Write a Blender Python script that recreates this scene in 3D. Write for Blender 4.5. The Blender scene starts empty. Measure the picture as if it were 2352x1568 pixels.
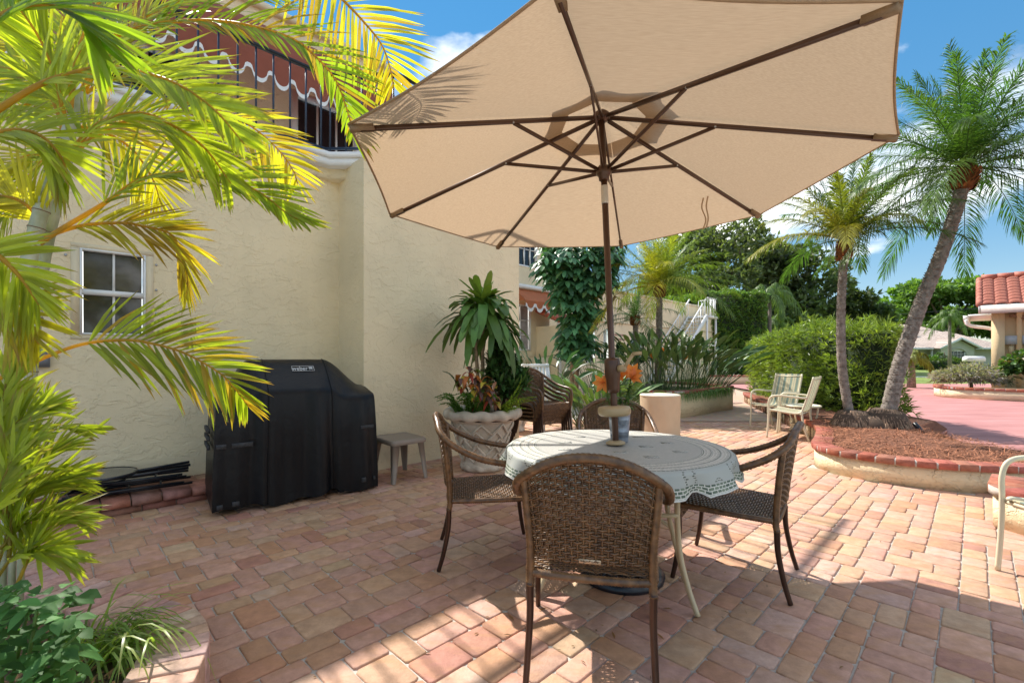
import bpy, math, random
import numpy as np
from mathutils import Vector, Matrix
random.seed(7); RNG = np.random.default_rng(11)
R = math.radians
SC = bpy.context.scene
COL = SC.collection
# ------------------------------------------------------------------ camera
EYE = 1.25
cam_d = bpy.data.cameras.new('camera'); cam = bpy.data.objects.new('camera', cam_d); COL.objects.link(cam)
cam.location = (0, 0, EYE); cam.rotation_euler = (R(90), 0, 0)
cam_d.sensor_width = 36; cam_d.lens = 36*1066/2352; cam_d.shift_y = 36/2352
cam_d.clip_start = .05; cam_d.clip_end = 3000
cam_d.dof.use_dof = True; cam_d.dof.focus_distance = 3.6; cam_d.dof.aperture_fstop = 6.3
SC.camera = cam
# ------------------------------------------------------------------ world
SUN_DIR = Vector((-.55, .69, 1.0)).normalized()
ELEV = math.asin(SUN_DIR.z); AZ = math.atan2(SUN_DIR.x, SUN_DIR.y)
CLOUD = (11.2447, 4.2339, 8.3920)
W = bpy.data.worlds.new('World'); SC.world = W; W.use_nodes = True
nt = W.node_tree; nt.nodes.clear()
def N(nt, t, **kw):
    n = nt.nodes.new(t)
    for k, v in kw.items():
        if k.startswith('i_'):
            key = k[2:]
            key = int(key) if key.isdigit() else key.replace('_', ' ')
            n.inputs[key].default_value = v
        else: setattr(n, k, v)
    return n
def L(nt, a, b): nt.links.new(a, b)
out = N(nt, 'ShaderNodeOutputWorld'); bg = N(nt, 'ShaderNodeBackground')
sky = N(nt, 'ShaderNodeTexSky', sky_type='NISHITA', sun_disc=False, sun_elevation=ELEV, sun_rotation=AZ % (2*math.pi),
        altitude=0, air_density=1.0, dust_density=.0, ozone_density=3.0)
bg.inputs['Strength'].default_value = .15
tc = N(nt, 'ShaderNodeTexCoord'); sep = N(nt, 'ShaderNodeSeparateXYZ'); L(nt, tc.outputs['Generated'], sep.inputs[0])
mp = N(nt, 'ShaderNodeMapping'); mp.inputs['Location'].default_value = CLOUD; mp.inputs['Scale'].default_value = (1.0, 1.0, 2.1)
L(nt, tc.outputs['Generated'], mp.inputs[0])
cn = N(nt, 'ShaderNodeTexNoise', i_Scale=2.5, i_Detail=10.0, i_Roughness=.54, i_Distortion=.15); L(nt, mp.outputs[0], cn.inputs['Vector'])
cr = N(nt, 'ShaderNodeValToRGB'); cr.color_ramp.elements[0].position = .49; cr.color_ramp.elements[1].position = .61
L(nt, cn.outputs['Fac'], cr.inputs[0])
# cloud body shading from a second, offset lookup
cn2 = N(nt, 'ShaderNodeTexNoise', i_Scale=2.6, i_Detail=6.0, i_Roughness=.6); L(nt, mp.outputs[0], cn2.inputs['Vector'])
cc = N(nt, 'ShaderNodeValToRGB'); cc.color_ramp.elements[0].color = (1.6, 1.68, 1.75, 1); cc.color_ramp.elements[1].color = (5.0, 4.85, 4.6, 1)
cc.color_ramp.elements[0].position = .40; cc.color_ramp.elements[1].position = .66
L(nt, cn2.outputs['Fac'], cc.inputs[0])
hs = N(nt, 'ShaderNodeHueSaturation', i_Saturation=2.35, i_Value=.74); gma = N(nt, 'ShaderNodeGamma', i_Gamma=.38); L(nt, sky.outputs[0], gma.inputs[0]); L(nt, gma.outputs[0], hs.inputs['Color'])
mx = N(nt, 'ShaderNodeMix', data_type='RGBA'); L(nt, cr.outputs[0], mx.inputs['Factor']); L(nt, hs.outputs[0], mx.inputs[6]); L(nt, cc.outputs[0], mx.inputs[7])
L(nt, mx.outputs[2], bg.inputs[0]); L(nt, bg.outputs[0], out.inputs[0])
# ------------------------------------------------------------------ sun
sd = bpy.data.lights.new('sun', 'SUN'); sun = bpy.data.objects.new('sun', sd); COL.objects.link(sun)
sd.energy = 2.05; sd.angle = R(.53); sd.color = (1, .945, .86)
sun.rotation_euler = (-SUN_DIR).to_track_quat('-Z', 'Y').to_euler(); sun.location = (-6, 8, 12)
vs = SC.view_settings; vs.view_transform = 'Standard'; vs.look = 'None'; vs.exposure = 1.97; vs.gamma = 1; vs.use_curve_mapping = False
SC.cycles.max_bounces = 8; SC.cycles.diffuse_bounces = 5; SC.cycles.transparent_max_bounces = 8
# ------------------------------------------------------------------ mesh helper
ORI = {}
class MB:
    def __init__(s): s.V = []; s.F = []; s.T = []; s.n = 0; s.hast = False
    def add(s, v, f, tint=None):
        v = np.asarray(v, float).reshape(-1, 3)
        s.V.append(v)
        if isinstance(f, np.ndarray): s.F.append(f + s.n)
        else:
            for q in f: s.F.append(tuple(i + s.n for i in q))
        if tint is None: t = np.ones((len(v), 3))
        else:
            s.hast = True; t = np.asarray(tint, float)
            if t.ndim == 1: t = np.tile(t, (len(v), 1))
        s.T.append(t); s.n += len(v); return s
    def box(s, c, size, rz=0, M=None, tint=None):
        x, y, z = [k/2 for k in size]
        v = np.array([(-x,-y,-z),(x,-y,-z),(x,y,-z),(-x,y,-z),(-x,-y,z),(x,-y,z),(x,y,z),(-x,y,z)])
        if M is not None: v = v @ np.array(M.to_3x3()).T
        elif rz: v = v @ np.array(Matrix.Rotation(rz, 3, 'Z')).T
        return s.add(v + np.array(c), [(3,2,1,0),(4,5,6,7),(0,1,5,4),(1,2,6,5),(2,3,7,6),(3,0,4,7)], tint)
    def bar(s, a, b, w, h=None, up=(0,0,1), tint=None):
        a = np.array(a, float); b = np.array(b, float); d = b-a; l = np.linalg.norm(d); d /= l; h = h or w
        u = np.array(up, float); x = np.cross(d, u)
        if np.linalg.norm(x) < 1e-4: x = np.cross(d, (1,0,0))
        x /= np.linalg.norm(x); u = np.cross(x, d)
        v = [p + x*sx*w/2 + u*sz*h/2 for p in (a, b) for sx, sz in ((-1,-1),(1,-1),(1,1),(-1,1))]
        return s.add(v, [(0,1,2,3),(7,6,5,4),(0,4,5,1),(1,5,6,2),(2,6,7,3),(3,7,4,0)], tint)
    def tube(s, pts, rad, n=8, cap=True, tint=None, flat=1.0):
        P = np.array(pts, float); m = len(P); rad = np.broadcast_to(np.array(rad, float), (m,))
        T = np.gradient(P, axis=0); T /= np.linalg.norm(T, axis=1)[:, None] + 1e-12
        ref = np.array((0,0,1.)) if abs(T[0,2]) < .9 else np.array((1.,0,0))
        x = np.cross(T[0], ref); x /= np.linalg.norm(x); rings = []
        a = np.arange(n)*2*np.pi/n
        for i in range(m):
            x = x - T[i]*(x@T[i]); x /= np.linalg.norm(x); y = np.cross(T[i], x)
            rings.append(P[i] + rad[i]*(np.cos(a)[:,None]*x + flat*np.sin(a)[:,None]*y))
        f = [(i*n+j, i*n+(j+1)%n, (i+1)*n+(j+1)%n, (i+1)*n+j) for i in range(m-1) for j in range(n)]
        if cap: f += [tuple(range(n))[::-1], tuple((m-1)*n+j for j in range(n))]
        return s.add(np.concatenate(rings), f, tint)
    def lathe(s, prof, c=(0,0,0), n=24, M=None, tint=None, capb=True, capt=True):
        a = np.arange(n)*2*np.pi/n; v = []
        for r, z in prof: v.append(np.stack([r*np.cos(a), r*np.sin(a), np.full(n, z)], 1))
        v = np.concatenate(v); m = len(prof)
        if M is not None: v = v @ np.array(M.to_3x3()).T
        f = [(i*n+j, i*n+(j+1)%n, (i+1)*n+(j+1)%n, (i+1)*n+j) for i in range(m-1) for j in range(n)]
        if capb: f.append(tuple(range(n))[::-1])
        if capt: f.append(tuple((m-1)*n+j for j in range(n)))
        return s.add(v + np.array(c), f, tint)
    def prism(s, poly, z0, z1, tint=None):
        n = len(poly); v = [(x, y, z0) for x, y in poly] + [(x, y, z1) for x, y in poly]
        ar = sum(poly[i][0]*poly[(i+1)%n][1]-poly[(i+1)%n][0]*poly[i][1] for i in range(n))
        idx = list(range(n)) if ar > 0 else list(range(n))[::-1]
        f = [tuple(idx[::-1]), tuple(n+i for i in idx)] + [(idx[i], idx[(i+1)%n], n+idx[(i+1)%n], n+idx[i]) for i in range(n)]
        return s.add(v, f, tint)
    def extrude(s, prof, A, B, tint=None):
        """closed profile given as world 3-vectors at A offset; A,B = two offset vectors"""
        P = np.array(prof, float); n = len(P); v = np.concatenate([P+np.array(A), P+np.array(B)])
        f = [tuple(range(n))[::-1], tuple(range(n, 2*n))] + [(i, (i+1)%n, n+(i+1)%n, n+i) for i in range(n)]
        return s.add(v, f, tint)
    def grid(s, fn, nu, nv, tint=None, closeu=False):
        v = [fn(i/nu, j/nv) for j in range(nv+1) for i in range(nu if closeu else nu+1)]
        w = nu if closeu else nu+1
        f = [(j*w+i, j*w+(i+1)%w, (j+1)*w+(i+1)%w, (j+1)*w+i) for j in range(nv) for i in range(nu)]
        return s.add(v, f, tint)
    def leaves(s, pos, dirv, up, ln, wd, tint, shape=((0,.15,0),(.35,1,.05),(.7,.75,.04),(1,.04,0)), droop=0., fold=0., tipc=None):
        """many leaf blades at once; shape rows (t, width, lift)"""
        pos = np.asarray(pos, float); n = len(pos)
        if n == 0: return s
        d = np.asarray(dirv, float); d = d/(np.linalg.norm(d, axis=1)[:,None]+1e-9)
        u = np.broadcast_to(np.asarray(up, float), (n,3)); side = np.cross(d, u); sl = np.linalg.norm(side, axis=1)[:,None]
        side = np.where(sl < 1e-3, np.array((1.,0,0)), side/(sl+1e-9)); u = np.cross(side, d)
        ln = np.broadcast_to(np.asarray(ln, float), (n,))[:,None]; wd = np.broadcast_to(np.asarray(wd, float), (n,))[:,None]
        dr = np.broadcast_to(np.asarray(droop, float), (n,))[:,None]
        K = len(shape); c = 3 if fold else 2; v = np.zeros((n, K, c, 3))
        for k, (t, w, b) in enumerate(shape):
            cen = pos + d*ln*t + u*b*ln
            # drooping: bend towards -z with arc length about kept
            cen = cen + np.array((0,0,-1.))*dr*ln*t*t - d*ln*t*np.minimum(dr*t*.45, .5)
            v[:,k,0] = cen - side*w*wd/2; v[:,k,c-1] = cen + side*w*wd/2
            if fold: v[:,k,1] = cen - u*fold*w*wd
        f = []
        for k in range(K-1):
            for j in range(c-1): f.append((k*c+j, k*c+j+1, (k+1)*c+j+1, (k+1)*c+j))
        f = np.array(f); F = (f[None] + (np.arange(n)*K*c)[:,None,None]).reshape(-1,4)
        t = np.broadcast_to(np.asarray(tint, float), (n,3)); t = np.repeat(t, K*c, axis=0)
        if tipc is not None:
            t = t.reshape(n, K, c, 3).copy(); m_ = RNG.uniform(size=n) < .6; t[m_, K-1] = np.asarray(tipc); m2 = RNG.uniform(size=n) < .18; t[m2, K-2] = t[m2, K-2]*.5+np.asarray(tipc)*.5; t = t.reshape(-1, 3)
        return s.add(v.reshape(-1,3), F, t)
    def build(s, name, mat, parent=None, smooth=False, kind=None, origin=None, label=None):
        if origin is None: origin = ORI.get(parent.name, (0,0,0)) if parent else (0,0,0)
        V = np.concatenate(s.V) - np.array(origin); me = bpy.data.meshes.new(name)
        loops = []; starts = []; n = 0
        for q in s.F:
            if isinstance(q, np.ndarray):
                loops.append(q.reshape(-1)); k = q.shape[1]; starts.append(n + np.arange(len(q))*k); n += q.size
            else: loops.append(np.array(q)); starts.append(np.array([n])); n += len(q)
        loops = np.concatenate(loops).astype(np.int32); starts = np.concatenate(starts).astype(np.int32)
        me.vertices.add(len(V)); me.vertices.foreach_set('co', V.astype(np.float32).ravel())
        me.loops.add(len(loops)); me.loops.foreach_set('vertex_index', loops)
        me.polygons.add(len(starts)); me.polygons.foreach_set('loop_start', starts)
        if smooth: me.polygons.foreach_set('use_smooth', np.ones(len(starts), bool))
        me.update(calc_edges=True); me.validate()
        if s.hast:
            ca = me.color_attributes.new('tint', 'FLOAT_COLOR', 'POINT')
            T = np.concatenate([np.concatenate(s.T), np.ones((len(V),1))], 1).astype(np.float32); ca.data.foreach_set('color', T.ravel())
        if mat: me.materials.append(mat)
        o = bpy.data.objects.new(name, me); COL.objects.link(o)
        if parent: o.parent = parent; ORI[o.name] = tuple(origin)
        else: ORI[o.name] = (0,0,0)
        if kind: o['kind'] = kind
        if label: o['label'] = label
        return o
def thing(name, label, cat, loc=(0,0,0), group=None):
    o = bpy.data.objects.new(name, None); COL.objects.link(o); o.location = loc; o.empty_display_size = .1
    o['label'] = label; o['category'] = cat
    if group: o['group'] = group
    ORI[o.name] = tuple(loc); return o
def part_empty(name, parent):
    o = bpy.data.objects.new(name, None); COL.objects.link(o); o.parent = parent; ORI[o.name] = ORI[parent.name]; return o
def tag(o, label, cat, group=None):
    o['label'] = label; o['category'] = cat
    if group: o['group'] = group
    return o
def struct(o): o['kind'] = 'structure'; return o
def copy_tree(o, parent=None):
    c = o.copy(); COL.objects.link(c); c.parent = parent
    for ch in o.children: copy_tree(ch, c)
    return c
def spline(pts, n=12, closed=False):
    P = [np.array(p, float) for p in pts]; m = len(P); out = []
    for i in range(m if closed else m-1):
        p0 = P[(i-1)%m] if closed or i > 0 else 2*P[0]-P[1]; p1 = P[i]; p2 = P[(i+1)%m]
        p3 = P[(i+2)%m] if closed or i+2 < m else 2*P[-1]-P[-2]
        for k in range(n):
            t = k/n; out.append(.5*((2*p1)+(-p0+p2)*t+(2*p0-5*p1+4*p2-p3)*t*t+(-p0+3*p1-3*p2+p3)*t**3))
    if not closed: out.append(P[-1])
    return np.array(out)
def resample(P, step=None, n=None):
    P = np.asarray(P, float); d = np.r_[0, np.cumsum(np.linalg.norm(np.diff(P, axis=0), axis=1))]
    if n is None: n = max(2, int(round(d[-1]/step))+1)
    t = np.linspace(0, d[-1], n); return np.stack([np.interp(t, d, P[:,k]) for k in range(P.shape[1])], 1)
def px(x, y, Y):      # photo measurement (2352 wide) -> point at distance Y
    return np.array(((x-1176)/1066*Y, Y, EYE+(820-y)/1066*Y))
# ------------------------------------------------------------------ materials
def newmat(name):
    m = bpy.data.materials.new(name); m.use_nodes = True; t = m.node_tree; t.nodes.clear()
    o = N(t, 'ShaderNodeOutputMaterial'); p = N(t, 'ShaderNodeBsdfPrincipled'); L(t, p.outputs[0], o.inputs[0]); return m, t, p, o
def bump(t, p, h, strength=.3, dist=.01):
    b = N(t, 'ShaderNodeBump', i_Strength=strength, i_Distance=dist); L(t, h, b.inputs['Height']); L(t, b.outputs[0], p.inputs['Normal']); return b
def simple(name, col, rough=.5, metal=0., var=.12, scale=6., bmp=0., bscale=60., spec=.5, col2=None):
    m, t, p, o = newmat(name)
    tcn = N(t, 'ShaderNodeTexCoord'); nz = N(t, 'ShaderNodeTexNoise', i_Scale=scale, i_Detail=5.0, i_Roughness=.6); L(t, tcn.outputs['Object'], nz.inputs['Vector'])
    r = N(t, 'ShaderNodeValToRGB'); r.color_ramp.elements[0].position = .3; r.color_ramp.elements[1].position = .7
    a = [c*(1-var) for c in col]; b = list(col2) if col2 else [min(1, c*(1+var)) for c in col]
    r.color_ramp.elements[0].color = (*a, 1); r.color_ramp.elements[1].color = (*b, 1)
    L(t, nz.outputs['Fac'], r.inputs[0]); L(t, r.outputs[0], p.inputs['Base Color'])
    p.inputs['Roughness'].default_value = rough; p.inputs['Metallic'].default_value = metal; p.inputs['Specular IOR Level'].default_value = spec
    if bmp:
        n2 = N(t, 'ShaderNodeTexNoise', i_Scale=bscale, i_Detail=4.0); L(t, tcn.outputs['Object'], n2.inputs['Vector']); bump(t, p, n2.outputs['Fac'], bmp, .01)
    return m
def tintmat(name, rough=.6, var=.25, scale=14., bmp=.3, bscale=90., spec=.35, dark=(.6,.55,.5)):
    """colour from the piece's own tint attribute, mottled"""
    m, t, p, o = newmat(name)
    at = N(t, 'ShaderNodeAttribute', attribute_name='tint'); tcn = N(t, 'ShaderNodeTexCoord'); geo = N(t, 'ShaderNodeNewGeometry')
    nz = N(t, 'ShaderNodeTexNoise', i_Scale=scale, i_Detail=6.0, i_Roughness=.65); L(t, geo.outputs['Position'], nz.inputs['Vector'])
    r = N(t, 'ShaderNodeValToRGB'); r.color_ramp.elements[0].position = .32; r.color_ramp.elements[1].position = .72
    r.color_ramp.elements[0].color = (*[1-var*(1-d)*2 for d in dark], 1); r.color_ramp.elements[1].color = (1+var*.5, 1+var*.5, 1+var*.45, 1)
    L(t, nz.outputs['Fac'], r.inputs[0])
    mx = N(t, 'ShaderNodeMix', data_type='RGBA', blend_type='MULTIPLY'); mx.inputs['Factor'].default_value = 1
    L(t, at.outputs['Color'], mx.inputs[6]); L(t, r.outputs[0], mx.inputs[7]); L(t, mx.outputs[2], p.inputs['Base Color'])
    p.inputs['Roughness'].default_value = rough; p.inputs['Specular IOR Level'].default_value = spec
    n2 = N(t, 'ShaderNodeTexNoise', i_Scale=bscale, i_Detail=6.0, i_Roughness=.7); L(t, geo.outputs['Position'], n2.inputs['Vector'])
    bump(t, p, n2.outputs['Fac'], bmp, .006); return m
def leafmat(name, trans=.45, rough=.42, spec=.5, tcol=(1.25,1.3,.45)):
    m, t, p, o = newmat(name)
    at = N(t, 'ShaderNodeAttribute', attribute_name='tint'); geo = N(t, 'ShaderNodeNewGeometry')
    nz = N(t, 'ShaderNodeTexNoise', i_Scale=9.0, i_Detail=3.0); L(t, geo.outputs['Position'], nz.inputs['Vector'])
    r = N(t, 'ShaderNodeMapRange', i_To_Min=.72, i_To_Max=1.28); L(t, nz.outputs['Fac'], r.inputs[0])
    mx = N(t, 'ShaderNodeVectorMath', operation='SCALE'); L(t, at.outputs['Color'], mx.inputs[0]); L(t, r.outputs[0], mx.inputs['Scale'])
    L(t, mx.outputs[0], p.inputs['Base Color']); p.inputs['Roughness'].default_value = rough; p.inputs['Specular IOR Level'].default_value = spec
    tr = N(t, 'ShaderNodeBsdfTranslucent'); tm = N(t, 'ShaderNodeVectorMath', operation='MULTIPLY'); tm.inputs[1].default_value = tcol
    L(t, mx.outputs[0], tm.inputs[0]); L(t, tm.outputs[0], tr.inputs['Color'])
    ms = N(t, 'ShaderNodeMixShader'); ms.inputs[0].default_value = trans; L(t, p.outputs[0], ms.inputs[1]); L(t, tr.outputs[0], ms.inputs[2]); L(t, ms.outputs[0], o.inputs[0])
    return m
def stucco(name, col, relief=.5, stain=True):
    m, t, p, o = newmat(name)
    geo = N(t, 'ShaderNodeNewGeometry'); P = geo.outputs['Position']
    big = N(t, 'ShaderNodeTexNoise', i_Scale=1.1, i_Detail=4.0); L(t, P, big.inputs['Vector'])
    r = N(t, 'ShaderNodeValToRGB'); r.color_ramp.elements[0].position = .3; r.color_ramp.elements[1].position = .75
    r.color_ramp.elements[0].color = (col[0]*.86, col[1]*.87, col[2]*.88, 1); r.color_ramp.elements[1].color = (*[min(.95, c*1.06) for c in col], 1)
    L(t, big.outputs['Fac'], r.inputs[0])
    # skip-trowel plaster: terraces whose lips catch the light, plus fine grain
    hs_ = []
    for sc_, off_, amp_ in ((4.3,0.,.55),(7.5,13.,.45),(12.,31.,.25)):
        mpn = N(t, 'ShaderNodeMapping'); mpn.inputs['Location'].default_value = (off_,off_*.7,off_*.3); mpn.inputs['Scale'].default_value = (1,1,1.5); L(t, P, mpn.inputs[0])
        w = N(t, 'ShaderNodeTexNoise', i_Scale=sc_, i_Detail=4.0, i_Roughness=.55, i_Distortion=.6); L(t, mpn.outputs[0], w.inputs['Vector'])
        st_ = N(t, 'ShaderNodeMapRange', i_From_Min=.54, i_From_Max=.565); st_.interpolation_type = 'SMOOTHSTEP'; L(t, w.outputs['Fac'], st_.inputs[0])
        ml = N(t, 'ShaderNodeMath', operation='MULTIPLY', i_1=amp_); L(t, st_.outputs[0], ml.inputs[0]); hs_.append(ml.outputs[0])
    fn = N(t, 'ShaderNodeTexNoise', i_Scale=55., i_Detail=5.0, i_Roughness=.6); L(t, P, fn.inputs['Vector'])
    f2 = N(t, 'ShaderNodeMath', operation='MULTIPLY', i_1=.35); L(t, fn.outputs['Fac'], f2.inputs[0]); cur_ = f2.outputs[0]
    for h in hs_:
        s1 = N(t, 'ShaderNodeMath', operation='ADD'); L(t, cur_, s1.inputs[0]); L(t, h, s1.inputs[1]); cur_ = s1.outputs[0]
    bump(t, p, cur_, relief, .011)
    if stain:
        sx = N(t, 'ShaderNodeTexNoise', i_Scale=1.0, i_Detail=5.0)
        mpn = N(t, 'ShaderNodeMapping'); mpn.inputs['Scale'].default_value = (5, 5, .45); L(t, P, mpn.inputs[0]); L(t, mpn.outputs[0], sx.inputs['Vector'])
        sr = N(t, 'ShaderNodeMapRange', i_From_Min=.55, i_From_Max=.8, i_To_Max=.22); L(t, sx.outputs['Fac'], sr.inputs[0])
        mx = N(t, 'ShaderNodeMix', data_type='RGBA'); mx.inputs[7].default_value = (col[0]*.62, col[1]*.66, col[2]*.62, 1)
        L(t, sr.outputs[0], mx.inputs['Factor']); L(t, r.outputs[0], mx.inputs[6]); L(t, mx.outputs[2], p.inputs['Base Color'])
    else: L(t, r.outputs[0], p.inputs['Base Color'])
    p.inputs['Roughness'].default_value = .85; p.inputs['Specular IOR Level'].default_value = .2
    return m
def glassy(name, col=(.015,.017,.02), rough=.06):
    m = simple(name, col, rough, 0, .2, 3.); return m
M = {}
M['stucco'] = stucco('stucco_cream', (.88,.75,.51), .6)
M['stucco_far'] = stucco('stucco_far', (.80,.68,.47), .3, False)
M['stucco_low'] = stucco('stucco_planter', (.84,.69,.45), .9)
M['white'] = simple('white_paint', (.78,.78,.76), .45, 0, .06, 4.)
M['paver'] = tintmat('clay_paver', .72, .28, 16., .75, 75.)
t = M['paver'].node_tree; p = [n for n in t.nodes if n.type == 'BSDF_PRINCIPLED'][0]; src_ = p.inputs['Base Color'].links[0].from_socket
geo = N(t, 'ShaderNodeNewGeometry'); mpn = N(t, 'ShaderNodeMapping'); mpn.inputs['Rotation'].default_value = (0,0,R(45)); mpn.inputs['Scale'].default_value = (1,2.6,1); L(t, geo.outputs['Position'], mpn.inputs[0])
nz = N(t, 'ShaderNodeTexNoise', i_Scale=5.5, i_Detail=5.0, i_Roughness=.6); L(t, mpn.outputs[0], nz.inputs['Vector']); mr = N(t, 'ShaderNodeMapRange', i_From_Min=.48, i_From_Max=.70, i_To_Max=.55); L(t, nz.outputs['Fac'], mr.inputs[0])
mx = N(t, 'ShaderNodeMix', data_type='RGBA'); mx.inputs[7].default_value = (.50,.27,.13,1); L(t, mr.outputs[0], mx.inputs['Factor']); L(t, src_, mx.inputs[6]); L(t, mx.outputs[2], p.inputs['Base Color'])
M['brick'] = tintmat('clay_brick', .7, .4, 20., .45, 150.)
M['mortar'] = simple('mortar_sand', (.48,.44,.39), .95, 0, .25, 30., .5, 200.)
M['iron'] = simple('blue_black_iron', (.022,.04,.075), .38, 0, .3, 20.)
M['blackcap'] = simple('black_rail_paint', (.012,.012,.014), .35)
M['bronze'] = simple('bronze_leg_paint', (.055,.026,.016), .28, .35, .2, 15.)
M['pole'] = simple('umbrella_frame_paint', (.085,.040,.022), .3, .15, .12, 10.)
M['wicker'] = None
M['tan'] = simple('tan_plastic', (.42,.31,.17), .4, 0, .08, 8.)
M['tanmetal'] = simple('tan_table_paint', (.55,.45,.28), .35, 0, .08, 8.)
M['taupe'] = simple('taupe_plastic', (.27,.22,.18), .42, 0, .08, 6., .1, 300.)
M['cream'] = simple('cream_chair_paint', (.66,.60,.44), .38, 0, .06, 8.)
M['black'] = simple('black_metal', (.012,.016,.024), .35, 0, .3, 20.)
M['glass'] = glassy('window_glass')
M['leaf'] = leafmat('green_leaf')
M['leafbright'] = leafmat('backlit_frond', .6, .35, .5, (1.3,1.3,.4))
M['leafthick'] = leafmat('thick_leaf', .2, .42, .4)
M['leafsoft'] = leafmat('soft_leaf', .35, .6, .25)
M['bark'] = simple('palm_bark', (.24,.20,.165), .9, 0, .45, 18., .9, 60., .2, (.36,.31,.27))
M['wood'] = simple('tree_bark', (.16,.12,.09), .9, 0, .4, 12., .8, 30.)
# ================================================================== SETTING
# ground sheets
def sheet(name, poly, z, mat):
    mb = MB(); mb.add([(x, y, z) for x, y in poly], [tuple(range(len(poly)))]); return struct(mb.build(name, mat))
M['soil'] = simple('garden_soil', (.16,.12,.07), .95, 0, .4, 6., .6, 50.)
m, t, p, o = newmat('lawn_grass'); M['lawn'] = m
geo = N(t, 'ShaderNodeNewGeometry'); a = N(t, 'ShaderNodeTexNoise', i_Scale=.8, i_Detail=6.0); L(t, geo.outputs['Position'], a.inputs['Vector'])
b = N(t, 'ShaderNodeTexNoise', i_Scale=26., i_Detail=5.0); L(t, geo.outputs['Position'], b.inputs['Vector'])
s_ = N(t, 'ShaderNodeMath', operation='ADD'); L(t, a.outputs['Fac'], s_.inputs[0]); L(t, b.outputs['Fac'], s_.inputs[1])
r = N(t, 'ShaderNodeValToRGB'); r.color_ramp.elements[0].position = .38; r.color_ramp.elements[1].position = .62
h_ = N(t, 'ShaderNodeMath', operation='MULTIPLY', i_1=.5); L(t, s_.outputs[0], h_.inputs[0]); L(t, h_.outputs[0], r.inputs[0])
r.color_ramp.elements[0].color = (.10,.15,.025,1); r.color_ramp.elements[1].color = (.23,.29,.06,1); L(t, r.outputs[0], p.inputs['Base Color'])
p.inputs['Roughness'].default_value = .9; bump(t, p, b.outputs['Fac'], .8, .05)
m, t, p, o = newmat('pink_concrete'); M['drive'] = m
geo = N(t, 'ShaderNodeNewGeometry'); mpn = N(t, 'ShaderNodeMapping'); mpn.inputs['Scale'].default_value = (.5, 2.2, 1); mpn.inputs['Rotation'].default_value = (0,0,R(-12))
L(t, geo.outputs['Position'], mpn.inputs[0]); a = N(t, 'ShaderNodeTexNoise', i_Scale=1.3, i_Detail=8.0, i_Roughness=.65); L(t, mpn.outputs[0], a.inputs['Vector'])
r = N(t, 'ShaderNodeValToRGB'); r.color_ramp.elements[0].position = .3; r.color_ramp.elements[1].position = .72
r.color_ramp.elements[0].color = (.31,.12,.115,1); r.color_ramp.elements[1].color = (.52,.25,.235,1); L(t, a.outputs['Fac'], r.inputs[0]); L(t, r.outputs[0], p.inputs['Base Color'])
b = N(t, 'ShaderNodeTexNoise', i_Scale=90., i_Detail=5.0); L(t, geo.outputs['Position'], b.inputs['Vector']); bump(t, p, b.outputs['Fac'], .35, .006); p.inputs['Roughness'].default_value = .75
M['path'] = simple('grey_sidewalk', (.45,.44,.41), .9, 0, .15, 5.)
# far patio: same cobble seen too small to pick apart, laid at 45 degrees
m, t, p, o = newmat('patio_far'); M['patio_far'] = m
geo = N(t, 'ShaderNodeNewGeometry'); mpn = N(t, 'ShaderNodeMapping'); mpn.inputs['Rotation'].default_value = (0,0,R(45)); L(t, geo.outputs['Position'], mpn.inputs[0])
bt = N(t, 'ShaderNodeTexBrick', i_Scale=1., i_Mortar_Size=.008, i_Bias=0.); bt.inputs['Brick Width'].default_value = .22; bt.inputs['Row Height'].default_value = .15
bt.inputs['Color1'].default_value = (.52,.30,.23,1); bt.inputs['Color2'].default_value = (.50,.36,.23,1); bt.inputs['Mortar'].default_value = (.36,.34,.32,1); bt.offset = .37
L(t, mpn.outputs[0], bt.inputs['Vector']); a = N(t, 'ShaderNodeTexNoise', i_Scale=4., i_Detail=5.0); L(t, geo.outputs['Position'], a.inputs['Vector'])
mr = N(t, 'ShaderNodeMapRange', i_To_Min=.75, i_To_Max=1.25); L(t, a.outputs['Fac'], mr.inputs[0]); sc_ = N(t, 'ShaderNodeVectorMath', operation='SCALE'); L(t, bt.outputs['Color'], sc_.inputs[0]); L(t, mr.outputs[0], sc_.inputs['Scale'])
L(t, sc_.outputs[0], p.inputs['Base Color']); p.inputs['Roughness'].default_value = .8
sheet('ground', [(-600,-300),(900,-300),(900,1500),(-600,1500)], -.055, M['soil'])
sheet('lawn', [(-200,21.6),(400,21.6),(400,400),(-200,400)], -.03, M['lawn'])
sheet('sidewalk', [(10,29.6),(120,29.6),(120,30.8),(10,30.8)], -.02, M['path'])
patio = sheet('patio', [(-7,-3),(6.6,-3),(6.6,9.2),(6.6,21.5),(-7,21.5)], -.009, M['mortar'])
sheet('far_patio', [(1.5,9.0),(6.3,9.0),(7.6,13.5),(9.4,21.7),(2,21.7)], .010, M['patio_far'])
drive = sheet('driveway', [(5.55,4.5),(6.4,1.5),(60,1.5),(60,21.8),(9.5,21.8),(8.6,13.5),(7.0,7.6)], .004, M['drive'])
sheet('driveway_joint', [(5.95,6.62),(40,6.9),(40,6.93),(5.95,6.65)], .008, simple('joint', (.20,.09,.085), .9))
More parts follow.
